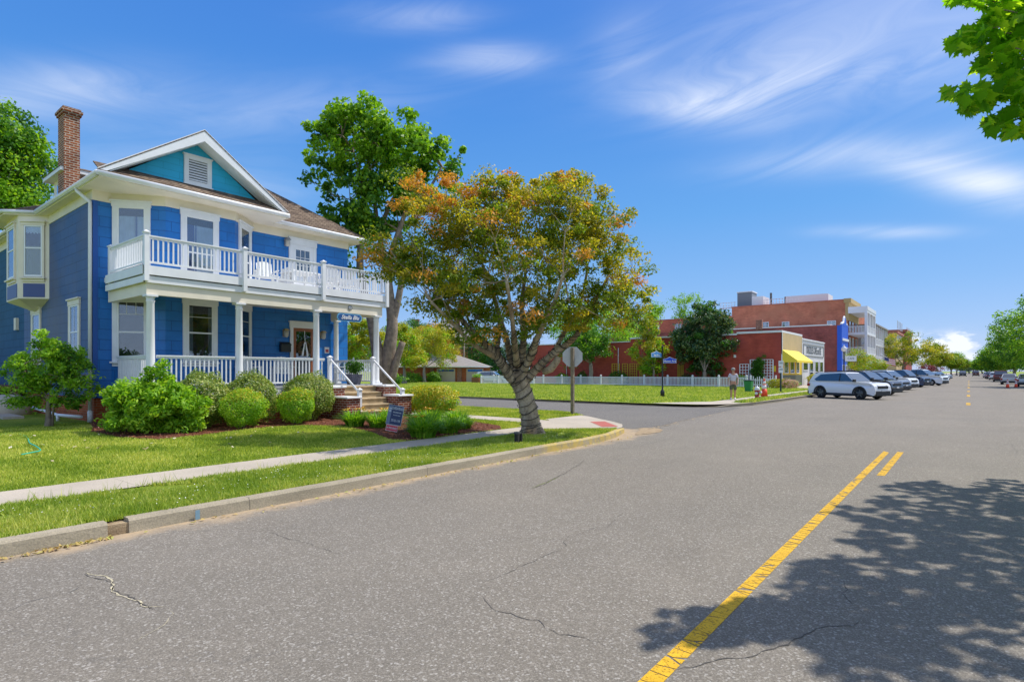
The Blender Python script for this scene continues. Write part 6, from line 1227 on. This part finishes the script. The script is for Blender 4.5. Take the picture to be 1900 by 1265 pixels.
mb=MB(); a=q+Vector((.1,-.33,.22)); mb.slab([a,a+Vector((.65,.13,-.15)),a+Vector((.65,.13,-.75)),a+Vector((0,0,-.6))],(0,.02,0)); mb.build('canton',FB,fl)
# ---------------------------------------------------------------- vehicles
TYRE=mat('tyre_rubber',(.018,.018,.02),.85); RIMM=mat('rim_grey',(.12,.13,.14),.35,metal=.6); RIML=mat('rim_silver',(.45,.46,.48),.3,metal=.7); PLAST=mat('black_plastic',(.02,.022,.025),.6)
CARGL=glassmat('car_glass',refl=.12,see=.12,dark=(.012,.02,.035)); WSGL=glassmat('windscreen_glass',refl=.24,see=.12,dark=(.035,.055,.06)); HEADL=mat('headlight_glass',(.45,.48,.5),.15,metal=.3); TAIL=mat('taillight_red',(.35,.01,.012),.25); PLATEM=mat('number_plate',(.6,.62,.65),.5)
def paintm(name,c,metal=.3): return mat(name,c,.28,metal=metal,coat=.8)
def vehicle(name,label,group,paint_,kind='suv',L_=4.6,Wd=1.85,H=1.69,rim=None,wr=.36):
    """x forward, origin at ground under the middle"""
    r=empty(name,(0,0,0)); tag(r,label,'car' if kind!='pickup' else 'pickup truck',group); hw=Wd/2; x1=L_/2; x0=-x1
    rim=rim or RIMM; wb=L_*.585; fx=x1-L_*.195; rx=fx-wb; belt=H*.615 if kind!='sedan' else H*.62; hood=H*.60 if kind=='suv' else H*.58; gc=.25
    def arch(cx):
        return [(cx+(wr+.07)*math.cos(a),wr+(wr+.07)*math.sin(a)) for a in np.linspace(0,math.pi,9)]
    # lower body: side outline with wheel arches
    prof=[(x1-.10,gc),(x1-.02,gc+.12),(x1,H*.34),(x1-.05,H*.48),(x1-.18,hood-.05),(x1-.35,hood)]
    if kind=='suv': prof+=[(x1-L_*.265,hood+.06),(x0+.18,belt+.04),(x0+.03,belt-.10),(x0,H*.42),(x0+.03,gc+.1),(x0+.12,gc)]
    elif kind=='sedan': prof+=[(x1-L_*.27,hood+.05),(x0+L_*.14,belt+.02),(x0+.04,belt-.03),(x0,H*.42),(x0+.05,gc)]
    else: prof+=[(x1-L_*.24,hood+.05),(x0+.02,belt+.02),(x0,gc+.28),(x0+.1,gc+.2)]
    bot=[(q[0],q[1]) for q in arch(rx)[::-1]]+[(rx+wr+.09,gc),(fx-wr-.09,gc)]+[(q[0],q[1]) for q in arch(fx)[::-1]]
    outline=prof+bot
    def section(w,sc=1,dz=0): return [(a,w,b) for a,b in outline]
    n=len(outline); mb=MB(); mb.smooth=True; k=[(-hw+.0,0),(-hw+.0,0)]
    # four rings give the flanks a slight tumblehome
    rings=[]
    def flank(b): t=max(0,(b-H*.38)/(H*.3)); lo=max(0,(H*.30-b)/(H*.3)); return .10*min(t,1)**1.5+.07*lo
    def nose(a): return .16*max(0,(abs(a)-(x1-.45))/.45)**2
    L1=[(a,-(hw-flank(b)-nose(a)),b) for a,b in outline]; L2=[(a,(hw-flank(b)-nose(a)),b) for a,b in outline]
    Lm1=[(a,-(hw*.55),b+.0) for a,b in outline]; Lm2=[(a,(hw*.55),b) for a,b in outline]
    vs=L1+Lm1+Lm2+L2; fs=[(s*n+i,s*n+(i+1)%n,(s+1)*n+(i+1)%n,(s+1)*n+i) for s in range(3) for i in range(n)]
    mb.smooth=False; mb.add(vs,fs); mb.add(L1,[list(range(n))]); mb.add(L2,[list(range(n))[::-1]])
    body=mb.build('body',paint_,r,local=True,bevel=.035,seg=2)
    # greenhouse
    if kind=='suv': gx=[(x1-L_*.275,belt+.04),(x1-L_*.42,H-.05),(x1-L_*.51,H),(x0+L_*.17,H-.04),(x0+L_*.085,H-.13),(x0+.09,belt+.02)]
    elif kind=='sedan': gx=[(x1-L_*.28,belt),(x1-L_*.43,H-.04),(x1-L_*.52,H),(x0+L_*.30,H-.03),(x0+L_*.13,belt+.02)]
    else: gx=[(x1-L_*.25,belt+.02),(x1-L_*.37,H-.05),(x1-L_*.42,H),(x1-L_*.60,H-.02),(x1-L_*.635,belt+.02)]
    def gw(b): return hw-.11-(b-belt)/(H-belt)*.17
    mb=MB(); m_=len(gx); A_=[(a,-gw(b),b) for a,b in gx]; B_=[(a,gw(b),b) for a,b in gx]; mb.add(A_+B_,[list(range(m_)),list(range(m_,2*m_))[::-1]]+[(i,m_+i,m_+(i+1)%m_,(i+1)%m_) for i in range(m_)]); roof=mb.build('roof',paint_,r,local=True,bevel=.05,seg=2)
    def inset(pts,f):
        cx=sum(p[0] for p in pts)/len(pts); cz=sum(p[1] for p in pts)/len(pts); return [(cx+(a-cx)*f,cz+(b-cz)*(f-.06)) for a,b in pts]
    for s in (-1,1):
        mb=MB(); q=inset(gx,.94) if kind!='suv' else [(x1-L_*.30,belt+.075),(x1-L_*.425,H-.11),(x1-L_*.51,H-.08),(x0+L_*.20,H-.15),(x0+L_*.105,belt+.17),(x0+L_*.15,belt+.07)]; mb.slab([(a,s*(gw(b)+.004),b) for a,b in q],(0,s*.006,0)); mb.build('side_window',CARGL,r,local=True)
        mb=MB(); xx=x1-L_*(.50 if kind=='suv' else .49); mb.slab([(xx-.03,s*(gw(belt)+.012),belt+.06),(xx+.03,s*(gw(belt)+.012),belt+.06),(xx+.03,s*(gw(H-.1)+.012),H-.10),(xx-.03,s*(gw(H-.1)+.012),H-.10)],(0,s*.004,0)); mb.build('window_pillar',PLAST,r,local=True)
        mb=MB(); mb.box(rx+wr+.1,fx-wr-.1,s*(hw-.05)-.03,s*(hw-.05)+.03,gc-.06,gc+.17); mb.build('sill',PLAST,r,local=True)
        for cx in (fx,rx):
            mb=MB(); o=[(cx+(wr+.11)*math.cos(a),wr+(wr+.11)*math.sin(a)) for a in np.linspace(-.25,math.pi+.25,13)]; i_=[(cx+(wr+.04)*math.cos(a),wr+(wr+.04)*math.sin(a)) for a in np.linspace(-.25,math.pi+.25,13)]
            for k in range(12): mb.slab([(o[k][0],s*(hw-.03),o[k][1]),(o[k+1][0],s*(hw-.03),o[k+1][1]),(i_[k+1][0],s*(hw-.03),i_[k+1][1]),(i_[k][0],s*(hw-.03),i_[k][1])],(0,s*.04,0))
            mb.build('arch_trim',PLAST,r,local=True)
            mb=MB(); y=s*(hw-.14); mb.lathe((cx,y-.11,wr),[(wr*.66,0),(wr*.93,.0),(wr,.035),(wr,.185),(wr*.93,.22),(wr*.66,.22)],24,'y'); wh=mb.build('wheel',TYRE,r,local=True)
            mb=MB(); yo=y+s*.10; mb.lathe((cx,yo-.01,wr),[(wr*.68,0),(wr*.68,.02),(wr*.60,.02),(wr*.60,.0)],20,'y')
            for k in range(5):
                a=k*1.2566+.3; ca,sa=math.cos(a),math.sin(a); mb.slab([(cx+ca*.05-sa*.035,yo,wr+sa*.05+ca*.035),(cx+ca*wr*.63-sa*.03,yo,wr+sa*wr*.63+ca*.03),(cx+ca*wr*.63+sa*.03,yo,wr+sa*wr*.63-ca*.03),(cx+ca*.05+sa*.035,yo,wr+sa*.05-ca*.035)],(0,s*.02,0))
            mb.lathe((cx,yo-.012,wr),[(.07,0),(.07,.03),(0,.03)],12,'y'); mb.build('rim',rim,wh,local=True)
        mb=MB(); mb.box(x1-L_*.275,x1-L_*.245,s*(hw+.02)-.10,s*(hw+.02)+.10,belt+.04,belt+.20); mb.build('mirror',PLAST,r,local=True,bevel=.02)
        mb=MB(); mb.slab([(x1-.08,s*(hw-.55),hood-.13),(x1-.30,s*(hw-.10),hood-.08),(x1-.26,s*(hw-.085),hood-.20),(x1-.035,s*(hw-.50),hood-.23)],(.012,s*.012,0)); mb.build('headlight',HEADL,r,local=True)
        mb=MB(); mb.box(x0-.015,x0+.16,s*(hw-.17)-.10,s*(hw-.17)+.12,belt-.28,belt-.10); mb.build('taillight',TAIL,r,local=True,bevel=.02)
    # windscreen and rear glass
    def gpane(p,q,nm,m,f=.95):
        (a0,b0),(a1,b1)=p,q; d=Vector((a1-a0,0,b1-b0)); nn=Vector((-d.z,0,d.x)).normalized(); 
        if nn.z<0: nn=-nn
        A=Vector((a0,0,b0))+d*.05; B=Vector((a0,0,b0))+d*.93; mb=MB(); mb.slab([A+Vector((0,-gw(b0)*f,0))+nn*.004,A+Vector((0,gw(b0)*f,0))+nn*.004,B+Vector((0,gw(b1)*f,0))+nn*.004,B+Vector((0,-gw(b1)*f,0))+nn*.004],nn*.006); mb.build(nm,m,r,local=True)
    gpane(gx[0],gx[1],'windscreen',WSGL); gpane(gx[-1],gx[-2],'rear_window',CARGL,.9)
    mb=MB(); mb.box(x1-.03,x1+.012,-hw*.52,hw*.52,H*.40,H*.50); mb.box(x1-.08,x1+.02,-hw*.72,hw*.72,gc+.02,H*.31); mb.build('grille',PLAST,r,local=True,bevel=.01)
    MB().box(x1+.02,x1+.03,-.17,.17,H*.30,H*.37).build('number_plate',PLATEM,r,local=True); MB().box(x0-.03,x0-.012,-.17,.17,H*.40,H*.47).build('number_plate',PLATEM,r,local=True)
    MB().box(x0-.03,x0+.1,-hw*.85,hw*.85,gc,gc+.22).build('bumper',PLAST if kind!='pickup' else RIML,r,local=True,bevel=.02); MB().box(x0+.25,x1-.25,-hw*.75,hw*.75,gc-.05,gc+.3).build('underbody',PLAST,r,local=True)
    if kind=='suv':
        for s in (-1,1): mb=MB(); mb.tube([(x1-L_*.44,s*(gw(H)-.03),H+.0),(x1-L_*.48,s*(gw(H)-.03),H+.05),(x0+L_*.16,s*(gw(H)-.03),H+.03),(x0+L_*.13,s*(gw(H)-.03),H-.03)],.018,6); mb.build('roof_rail',PLAST,r,local=True)
    if kind=='pickup':
        mb=MB(); mb.box(x0+.10,x1-L_*.65,-hw+.18,hw-.18,belt+.021,belt+.024); mb.build('truck_bed',PLAST,r,local=True)
    return r
G2='cars parked nose-out along the left side'
WP=paintm('paint_white',(.74,.76,.79),0); DK=paintm('paint_dark_grey',(.05,.055,.065)); SLB=paintm('paint_blue_grey',(.17,.20,.25)); NV=paintm('paint_navy',(.02,.04,.10)); SIL2=paintm('paint_silver',(.42,.44,.47)); RDD=paintm('paint_dark_red',(.10,.015,.015)); BLK=paintm('paint_black',(.015,.016,.018))
rzL=math.atan2(-.36,.93)
for (lab,x,Y,X,m,kd,L_,W_,H_,rim) in [('white compact SUV with dark roof glass and black trim, nearest of the parked row',0,42.6,-6.15,WP,'suv',4.6,1.85,1.70,None),('dark grey SUV with black grille, second in the parked row behind the white one',0,50.3,-6.2,DK,'suv',4.7,1.9,1.75,None),('blue-grey SUV with black grille and light plate, third in the row',0,58.6,-6.2,SLB,'suv',4.6,1.85,1.68,RIML),('white boxy SUV with pale bonnet, fourth in the row',0,65.5,-6.2,WP,'suv',4.9,1.95,1.85,None),('navy pickup truck with silver wheels, fifth in the row',0,77.5,-6.1,NV,'pickup',5.6,2.0,1.9,RIML),('white crew-cab pickup, sixth and last clearly seen in the row',0,88,-4.9,WP,'pickup',5.8,2.05,1.97,RIML)]:
    v_=vehicle('parked_car' if kd!='pickup' else 'parked_pickup',lab,G2,m,kd,L_,W_,H_,rim); v_.location=(X,Y,0); v_.rotation_euler=(0,0,rzL-(.10 if 'nearest' in lab else 0))
G3='small cars far down the left side'
for i,(Y,X,m,kd) in enumerate([(100,-5.2,SLB,'suv'),(108,-5.0,RDD,'suv'),(116,-5.2,DK,'suv'),(125,-5,WP,'suv'),(135,-5.2,BLK,'suv'),(146,-5,SIL2,'suv')]):
    v_=vehicle('parked_car',['blue-grey','dark red','dark grey','white','black','silver'][i]+' SUV parked far down the left side beyond the white pickup',G3,m,kd); v_.location=(X,Y,0); v_.rotation_euler=(0,0,rzL)
G4='vehicles on the right side of the street'
for lab,X,Y,rz,m,kd,L_,W_,H_ in [('dark blue car cut by the right edge of the photo, seen from behind',5.05,68.5,90,NV,'sedan',4.7,1.85,1.45),('silver sedan seen from behind, beside the orange cones',5.2,88,86,SIL2,'sedan',4.8,1.85,1.48),('pale compact car between the silver sedan and the dark red SUV',4.2,101,86,SIL2,'sedan',4.4,1.75,1.45),('dark brown-red SUV seen from behind on the right side',4.1,124,88,RDD,'suv',4.9,2.0,1.9),('white car parked ahead of the dark red SUV',4.0,150,88,WP,'suv',4.5,1.8,1.6),('grey car in the right row, farther on',3.9,165,88,DK,'suv',4.5,1.8,1.6),('silver car in the right row, farther still',3.9,182,88,SIL2,'suv',4.5,1.8,1.6),('farthest pale car of the right row',3.9,205,88,WP,'suv',4.5,1.8,1.6)]:
    v_=vehicle('parked_car',lab,G4,m,kd,L_,W_,H_,RIML); v_.location=(X,Y,0); v_.rotation_euler=(0,0,R(rz))
v_=vehicle('moving_pickup','dark pickup driving toward the camera far down the road',None,BLK,'pickup',5.6,2.0,1.95,RIML); v_.location=(-1.6,245,0); v_.rotation_euler=(0,0,R(-90))
v_=vehicle('moving_van','red-brown car with pale roof driving in the right lane far down the road',None,RDD,'suv',4.8,2.0,2.0,RIML); v_.location=(1.9,262,0); v_.rotation_euler=(0,0,R(90)); 
v_=vehicle('parked_car','white SUV parked by the garage behind the white picket fence',None, WP,'suv',4.9,1.95,1.75,RIML); v_.location=tuple(gp(911,711.0,0)+Vector((-1.5,2.0,0))); v_.rotation_euler=(0,0,R(24))
# green wheelie bin
p=gp(1389,727,.13); bn=empty('green_bin',p,'green wheeled bin with dark lid on the grass lot near the hydrant','bin'); GB=mat('bin_green',(.02,.22,.06),.5)
mb=MB(); mb.add([(p.x-.22,p.y-.25,.16),(p.x+.22,p.y-.25,.16),(p.x+.22,p.y+.25,.16),(p.x-.22,p.y+.25,.16),(p.x-.29,p.y-.33,1.0),(p.x+.29,p.y-.33,1.0),(p.x+.29,p.y+.33,1.0),(p.x-.29,p.y+.33,1.0)],[(0,1,2,3),(4,5,6,7),(0,1,5,4),(1,2,6,5),(2,3,7,6),(3,0,4,7)]); mb.build('body',GB,bn,bevel=.03); MB().box(p.x-.31,p.x+.31,p.y-.36,p.y+.36,1.0,1.07).build('lid',mat('bin_lid',(.02,.035,.05),.5),bn,bevel=.02)
for s in (-1,1): mb=MB(); mb.lathe((p.x+s*.24-.03,p.y+.25,.23),[(.1,0),(.1,.06)],12,'x'); mb.build('wheel',TYRE,bn)
# ---------------------------------------------------------------- the walker
def person(loc,rz):
    o=Vector(loc); r=empty('person',o,'person in a light striped shirt, olive shorts and white shoes walking by the grass lot','person')
    joints=[(0,0,.93),(0,0,1.12),(0,0,1.36),(0,.01,1.50),(0,.02,1.60),(0,.03,1.70),  # 0-5 pelvis..head
      (.09,0,.90),(.10,.06,.50),(.11,-.06,.10),(.11,.06,.04),(-.09,0,.90),(-.10,.02,.50),(-.10,-.16,.12),(-.10,-.05,.05),
      (.18,0,1.42),(.24,-.03,1.15),(.23,.08,.92),(.225,.11,.84),(-.18,0,1.42),(-.24,.03,1.15),(-.23,.14,.96),(-.225,.18,.89)]
    ed=[(0,1),(1,2),(2,3),(3,4),(4,5),(0,6),(6,7),(7,8),(8,9),(0,10),(10,11),(11,12),(12,13),(2,14),(14,15),(15,16),(16,17),(2,18),(18,19),(19,20),(20,21)]
    rad=[.145,.135,.15,.06,.075,.095,.10,.065,.042,.045,.10,.065,.042,.045,.06,.042,.032,.03,.06,.042,.032,.03]
    # five fingers on each hand
    for hi,s in ((17,1),(21,-1)):
        b=Vector(joints[hi])
        for k in range(4):
            j=len(joints); off=(k-1.5)*.018; ln=.075-.008*abs(k-1.3); joints.append((b.x-s*.004,b.y+off+.01,b.z-.05)); joints.append((b.x-s*.015,b.y+off+.02,b.z-.05-ln*.6)); ed+=[(hi,j),(j,j+1)]; rad+=[.009,.007]
        j=len(joints); joints.append((b.x-s*.02,b.y+.045,b.z-.02)); joints.append((b.x-s*.022,b.y+.06,b.z-.055)); ed+=[(hi,j),(j,j+1)]; rad+=[.010,.008]
    me=bpy.data.meshes.new('body'); me.from_pydata(joints,ed,[]); ob=link('body',me,mat('skin',(.45,.24,.16),.6),r)
    sk=ob.modifiers.new('skin','SKIN'); sk.use_smooth_shade=True; ss=ob.modifiers.new('sub','SUBSURF'); ss.levels=ss.render_levels=2
    for i,v in enumerate(me.skin_vertices[0].data): v.radius=(rad[i],rad[i]*(.72 if i in (0,1,2) else 1)); v.use_root=(i==0)
    def garment(nm,js,es,rd,m):
        g=bpy.data.meshes.new(nm); g.from_pydata(js,es,[]); q=link(nm,g,m,r); s=q.modifiers.new('skin','SKIN'); s.use_smooth_shade=True; u=q.modifiers.new('sub','SUBSURF'); u.levels=u.render_levels=2
        for i,v in enumerate(g.skin_vertices[0].data): v.radius=(rd[i],rd[i]*(.75 if i<2 else 1)); v.use_root=(i==0)
    garment('shirt',[(0,0,.98),(0,0,1.2),(0,0,1.40),(.17,0,1.42),(.23,-.02,1.22),(-.17,0,1.42),(-.23,.02,1.22)],[(0,1),(1,2),(2,3),(3,4),(2,5),(5,6)],[.175,.165,.15,.075,.07,.075,.07],mat('striped_shirt',(.55,.52,.58),.8,noise=.15,nscale=30))
    garment('shorts',[(0,0,.95),(.0,0,.88),(.10,.0,.82),(.105,.05,.52),(-.10,0,.82),(-.105,.02,.52)],[(0,1),(1,2),(2,3),(1,4),(4,5)],[.17,.15,.115,.10,.115,.10],mat('olive_shorts',(.10,.105,.06),.9))
    for x,y,z in ((.11,.06,.04),(-.10,-.08,.05)): mb=MB(); mb.lathe((x,y-.10,z+.01),[(.0,0),(.04,.02),(.052,.10),(.045,.20),(.03,.27),(0,.28)],10,'y'); mb.build('shoe',TRIM,r,local=True)
    # face and hair
    mb=MB(); mb.lathe((0,.02,1.66),[(.10,0),(.112,.05),(.10,.10),(.06,.145),(0,.155)],14); mb.build('hair',mat('grey_hair',(.30,.28,.26),.8),r,local=True)
    mb=MB(); mb.add([(-.015,.115,1.64),(.015,.115,1.64),(0,.145,1.645),(0,.11,1.68)],[(0,1,2),(1,3,2),(3,0,2)]); mb.build('nose',mat('skin',(.45,.24,.16)),r,local=True)
    for s in (-1,1): mb=MB(); mb.lathe((s*.035,.108,1.685),[(.0,0),(.013,.004),(0,.012)],8,'y'); mb.build('eye',DARK,r,local=True); mb=MB(); mb.lathe((s*.098-.008,.02,1.67),[(.0,0),(.025,.004),(.025,.012),(0,.016)],8,'x'); mb.build('ear',mat('skin',(.45,.24,.16)),r,local=True)
    MB().box(-.025,.025,.112,.122,1.615,1.623).build('mouth',mat('lips',(.35,.12,.10),.6),r,local=True)
    r.rotation_euler=(0,0,rz)
person((-10.44,33.2,.14),R(200))
# ---------------------------------------------------------------- grass
def blades(name,x0,x1,y0,y1,n,h,m,keep=None,w=.008,zf=zl):
    x=x0+(x1-x0)*rng.random(n); y=y0+(y1-y0)*rng.random(n)
    ok=(x<0) if keep is None else keep(x,y)
    D=-sT*x+cT*y; u=950+1065*(cT*x+sT*y)/np.maximum(D,.1); ok&=(D>1)&(u>-60)&(u<1960); x=x[ok];y=y[ok]; D=D[ok]
    n=len(x); z=np.array([zf(a,b) for a,b in zip(x,y)]); hh=h*(.55+.9*rng.random(n)**1.5); ww=w*(.7+.6*rng.random(n))*np.clip(D/9,.8,2.2)
    a=rng.random(n)*6.28; l=rng.normal(size=(n,2))*.45
    v=np.empty((n,3,3)); v[:,0]=np.stack([x-np.cos(a)*ww,y-np.sin(a)*ww,z-.015],1); v[:,1]=np.stack([x+np.cos(a)*ww,y+np.sin(a)*ww,z-.015],1); v[:,2]=np.stack([x+l[:,0]*hh,y+l[:,1]*hh,z+hh],1)
    o=npmesh(name,v.reshape(-1,3),n,3,m); tag(o,{'verge_grass':'short green grass blades on the verge strip along the kerb','lawn_grass':'mown green grass covering the front lawn'}.get(name,'grass'),'grass',kind='stuff'); return o
L_GR=leafmat('grass_blade',[(.18,.28,.025),(.37,.47,.05),(.62,.62,.15)],tr=.35,rough=.6,big=.5)
L_GR2=leafmat('verge_blade',[(.17,.28,.025),(.33,.44,.05),(.57,.58,.16)],tr=.35,rough=.6,big=.5)
bed_=[(a,b) for a,b in bed]
pad=[(-9.02,12.9),(-7.62,14.35),(-7.75,14.8),(-8.12,15.5),(-8.75,16.1),(-9.55,16.72),(-10.5,17.5),(-10.95,17.75),(-11.0,15.55),(-10.6,15.25),(-10.2,14.0),(-10.05,12.9)]
edv=lambda y:np.interp(y,[e[0] for e in EDGE],[e[1] for e in EDGE])
bare=lambda x,y: np.sin(x*2.3+1.5*np.sin(y*1.1))*np.sin(y*1.7+np.sin(x*3.1))<.80
o=blades('verge_grass',-9.06,-7.2,0,14.6,105000,.045,L_GR2,lambda x,y:(x<edv(y)-.14)&(x>-9.03-.03*np.sin(y*5))&~inside(x,y,pad)&bare(x,y))
o=blades('lawn_grass',-19.4,-10.02,.6,14,230000,.034,L_GR,lambda x,y:(x<-10.03+.03*np.sin(y*4))&~inside(x,y,bed_)&(y<5.2+(x>-16.4)*20))
o=blades('lawn_grass',-24,-10.6,15.3,19.05,60000,.05,L_GR,lambda x,y:(x<edv(y)-.14)&~inside(x,y,pad)&(y>15.28)); o['label']='mown grass strip between the side walk and the side street'
o=blades('lawn_grass',-13.5,-10.2,12.2,14.2,12000,.05,L_GR,lambda x,y:(x<-10.1)&~inside(x,y,bed_)&(y<14.12)); o['label']='small lawn corner between the bed and the side walk'
o=blades('lawn_grass',-60,-9.7,27.2,58.8,150000,.09,L_GR2,lambda x,y:(x<np.interp(y,[27,30,31,60],[-12.7,-11.2,-10.8,-10.8])),w=.016,zf=lambda a,b:.13); o['label']='unmown grass of the lot across the side street'
o=blades('lawn_grass',-9.6,-8.5,30.6,60,9000,.12,L_GR2,lambda x,y:(x<-8.65),w=.016,zf=lambda a,b:.13); o['label']='ragged grass in the verge by the hydrant'
# longer tufts leaning over the walk and kerb
tu=[(-9.0,y+rng.normal()*.1) for y in np.linspace(1.7,6,14)]+[(-7.32,y) for y in (2.15,2.2,2.25,2.6,3.2,4.1)]
P=[];
for x,y in tu:
    for k in range(10): P.append((x+rng.normal()*.05,y+rng.normal()*.09))
P=np.array(P); n=len(P); a=rng.random(n)*6.28; h=.07+.10*rng.random(n); l=rng.normal(size=(n,2))*.35; v=np.empty((n,3,3)); v[:,0]=np.stack([P[:,0]-np.cos(a)*.005,P[:,1]-np.sin(a)*.005,np.full(n,.14)],1); v[:,1]=np.stack([P[:,0]+np.cos(a)*.005,P[:,1]+np.sin(a)*.005,np.full(n,.14)],1); v[:,2]=np.stack([P[:,0]+l[:,0]*h,P[:,1]+l[:,1]*h,.15+h],1)
tag(npmesh('verge_grass',v.reshape(-1,3),n,3,L_GR2),'longer grass tufts leaning over the edge of the sidewalk and kerb','grass',kind='stuff')
# fallen leaves and litter in the gutter and on the lawn
n=420; y=np.concatenate([rng.random(230)*1.9+.2,rng.random(190)*12+2]); x=-7.05+np.abs(rng.normal(size=n))*np.where(np.arange(n)<230,.05,.09)
cen=np.stack([x,y,.012+.012*rng.random(n)],1); v=leafquads(cen,unit(rng.normal(size=(n,3))*.4+[0,0,1]),.035+.04*rng.random(n),.5); tag(npmesh('gutter_leaves',v,n,4,leafmat('dead_leaf',[(.30,.18,.07),(.48,.36,.12),(.42,.45,.12)],tr=.2)),'yellowish fallen leaves gathered in the gutter along the kerb','fallen leaves',kind='stuff')
n=60; cen=np.stack([-11-6*rng.random(n),2.5+6*rng.random(n),np.full(n,.26)],1); cen[:,2]=[zl(a,b)+.03 for a,b in cen[:,:2]]; ok=~inside(cen[:,0],cen[:,1],bed_); cen=cen[ok]; v=leafquads(cen,unit(rng.normal(size=(len(cen),3))*.3+[0,0,1]),.05+.06*rng.random(len(cen)),.6); tag(npmesh('lawn_leaves',v,len(cen),4,leafmat('pale_leaf',[(.5,.36,.2),(.65,.6,.45)],tr=.1)),'a few pale dry leaves scattered over the front lawn','fallen leaves',kind='stuff')
# wood chips over the bed
n=7000; x=-19+9*rng.random(n); y=4.5+9.5*rng.random(n); ok=inside(x,y,bed_); x=x[ok];y=y[ok]; cen=np.stack([x,y,[zl(a,b)+.025 for a,b in zip(x,y)]],1); v=leafquads(cen,unit(rng.normal(size=(len(x),3))*.7+[0,0,1]),.04+.04*rng.random(len(x)),.35); tag(npmesh('bark_chips',v,len(x),4,leafmat('bark_chip',[(.10,.03,.015),(.26,.09,.045),(.36,.16,.09)],tr=0)),'reddish bark chips spread over the planting bed','mulch',kind='stuff')
n=650; x=-9.0+1.7*rng.random(n); y=1+12*rng.random(n); ok=(np.sin(x*3+y)*np.sin(y*1.3)>-.2)&(x<edv(y)-.2); x=x[ok];y=y[ok]; cen=np.stack([x,y,.185+.02*rng.random(len(x))],1); v=leafquads(cen,unit(rng.normal(size=(len(x),3))*.4+[0,0,1]),.010+.010*rng.random(len(x)),.9); tag(npmesh('clover_flowers',v,len(x),4,mat('clover_white',(.75,.75,.66),.8)),'tiny white clover heads dotted through the verge grass','clover',kind='stuff')
# teal hose lying on the lawn
hp_=[gp(a,b,.27) for a,b in ((-5,812),(20,806),(48,812),(55,824),(66,830),(75,838),(60,842),(40,846))]; P_,Q_=smoothpts(hp_,[.012]*len(hp_),5); mb=MB(); mb.tube([q+Vector((0,0,.03)) for q in P_],.011,6); tag(mb.build('garden_hose',mat('teal_hose',(.02,.42,.28),.5)),'thin teal garden hose lying on the lawn at the far left','hose')
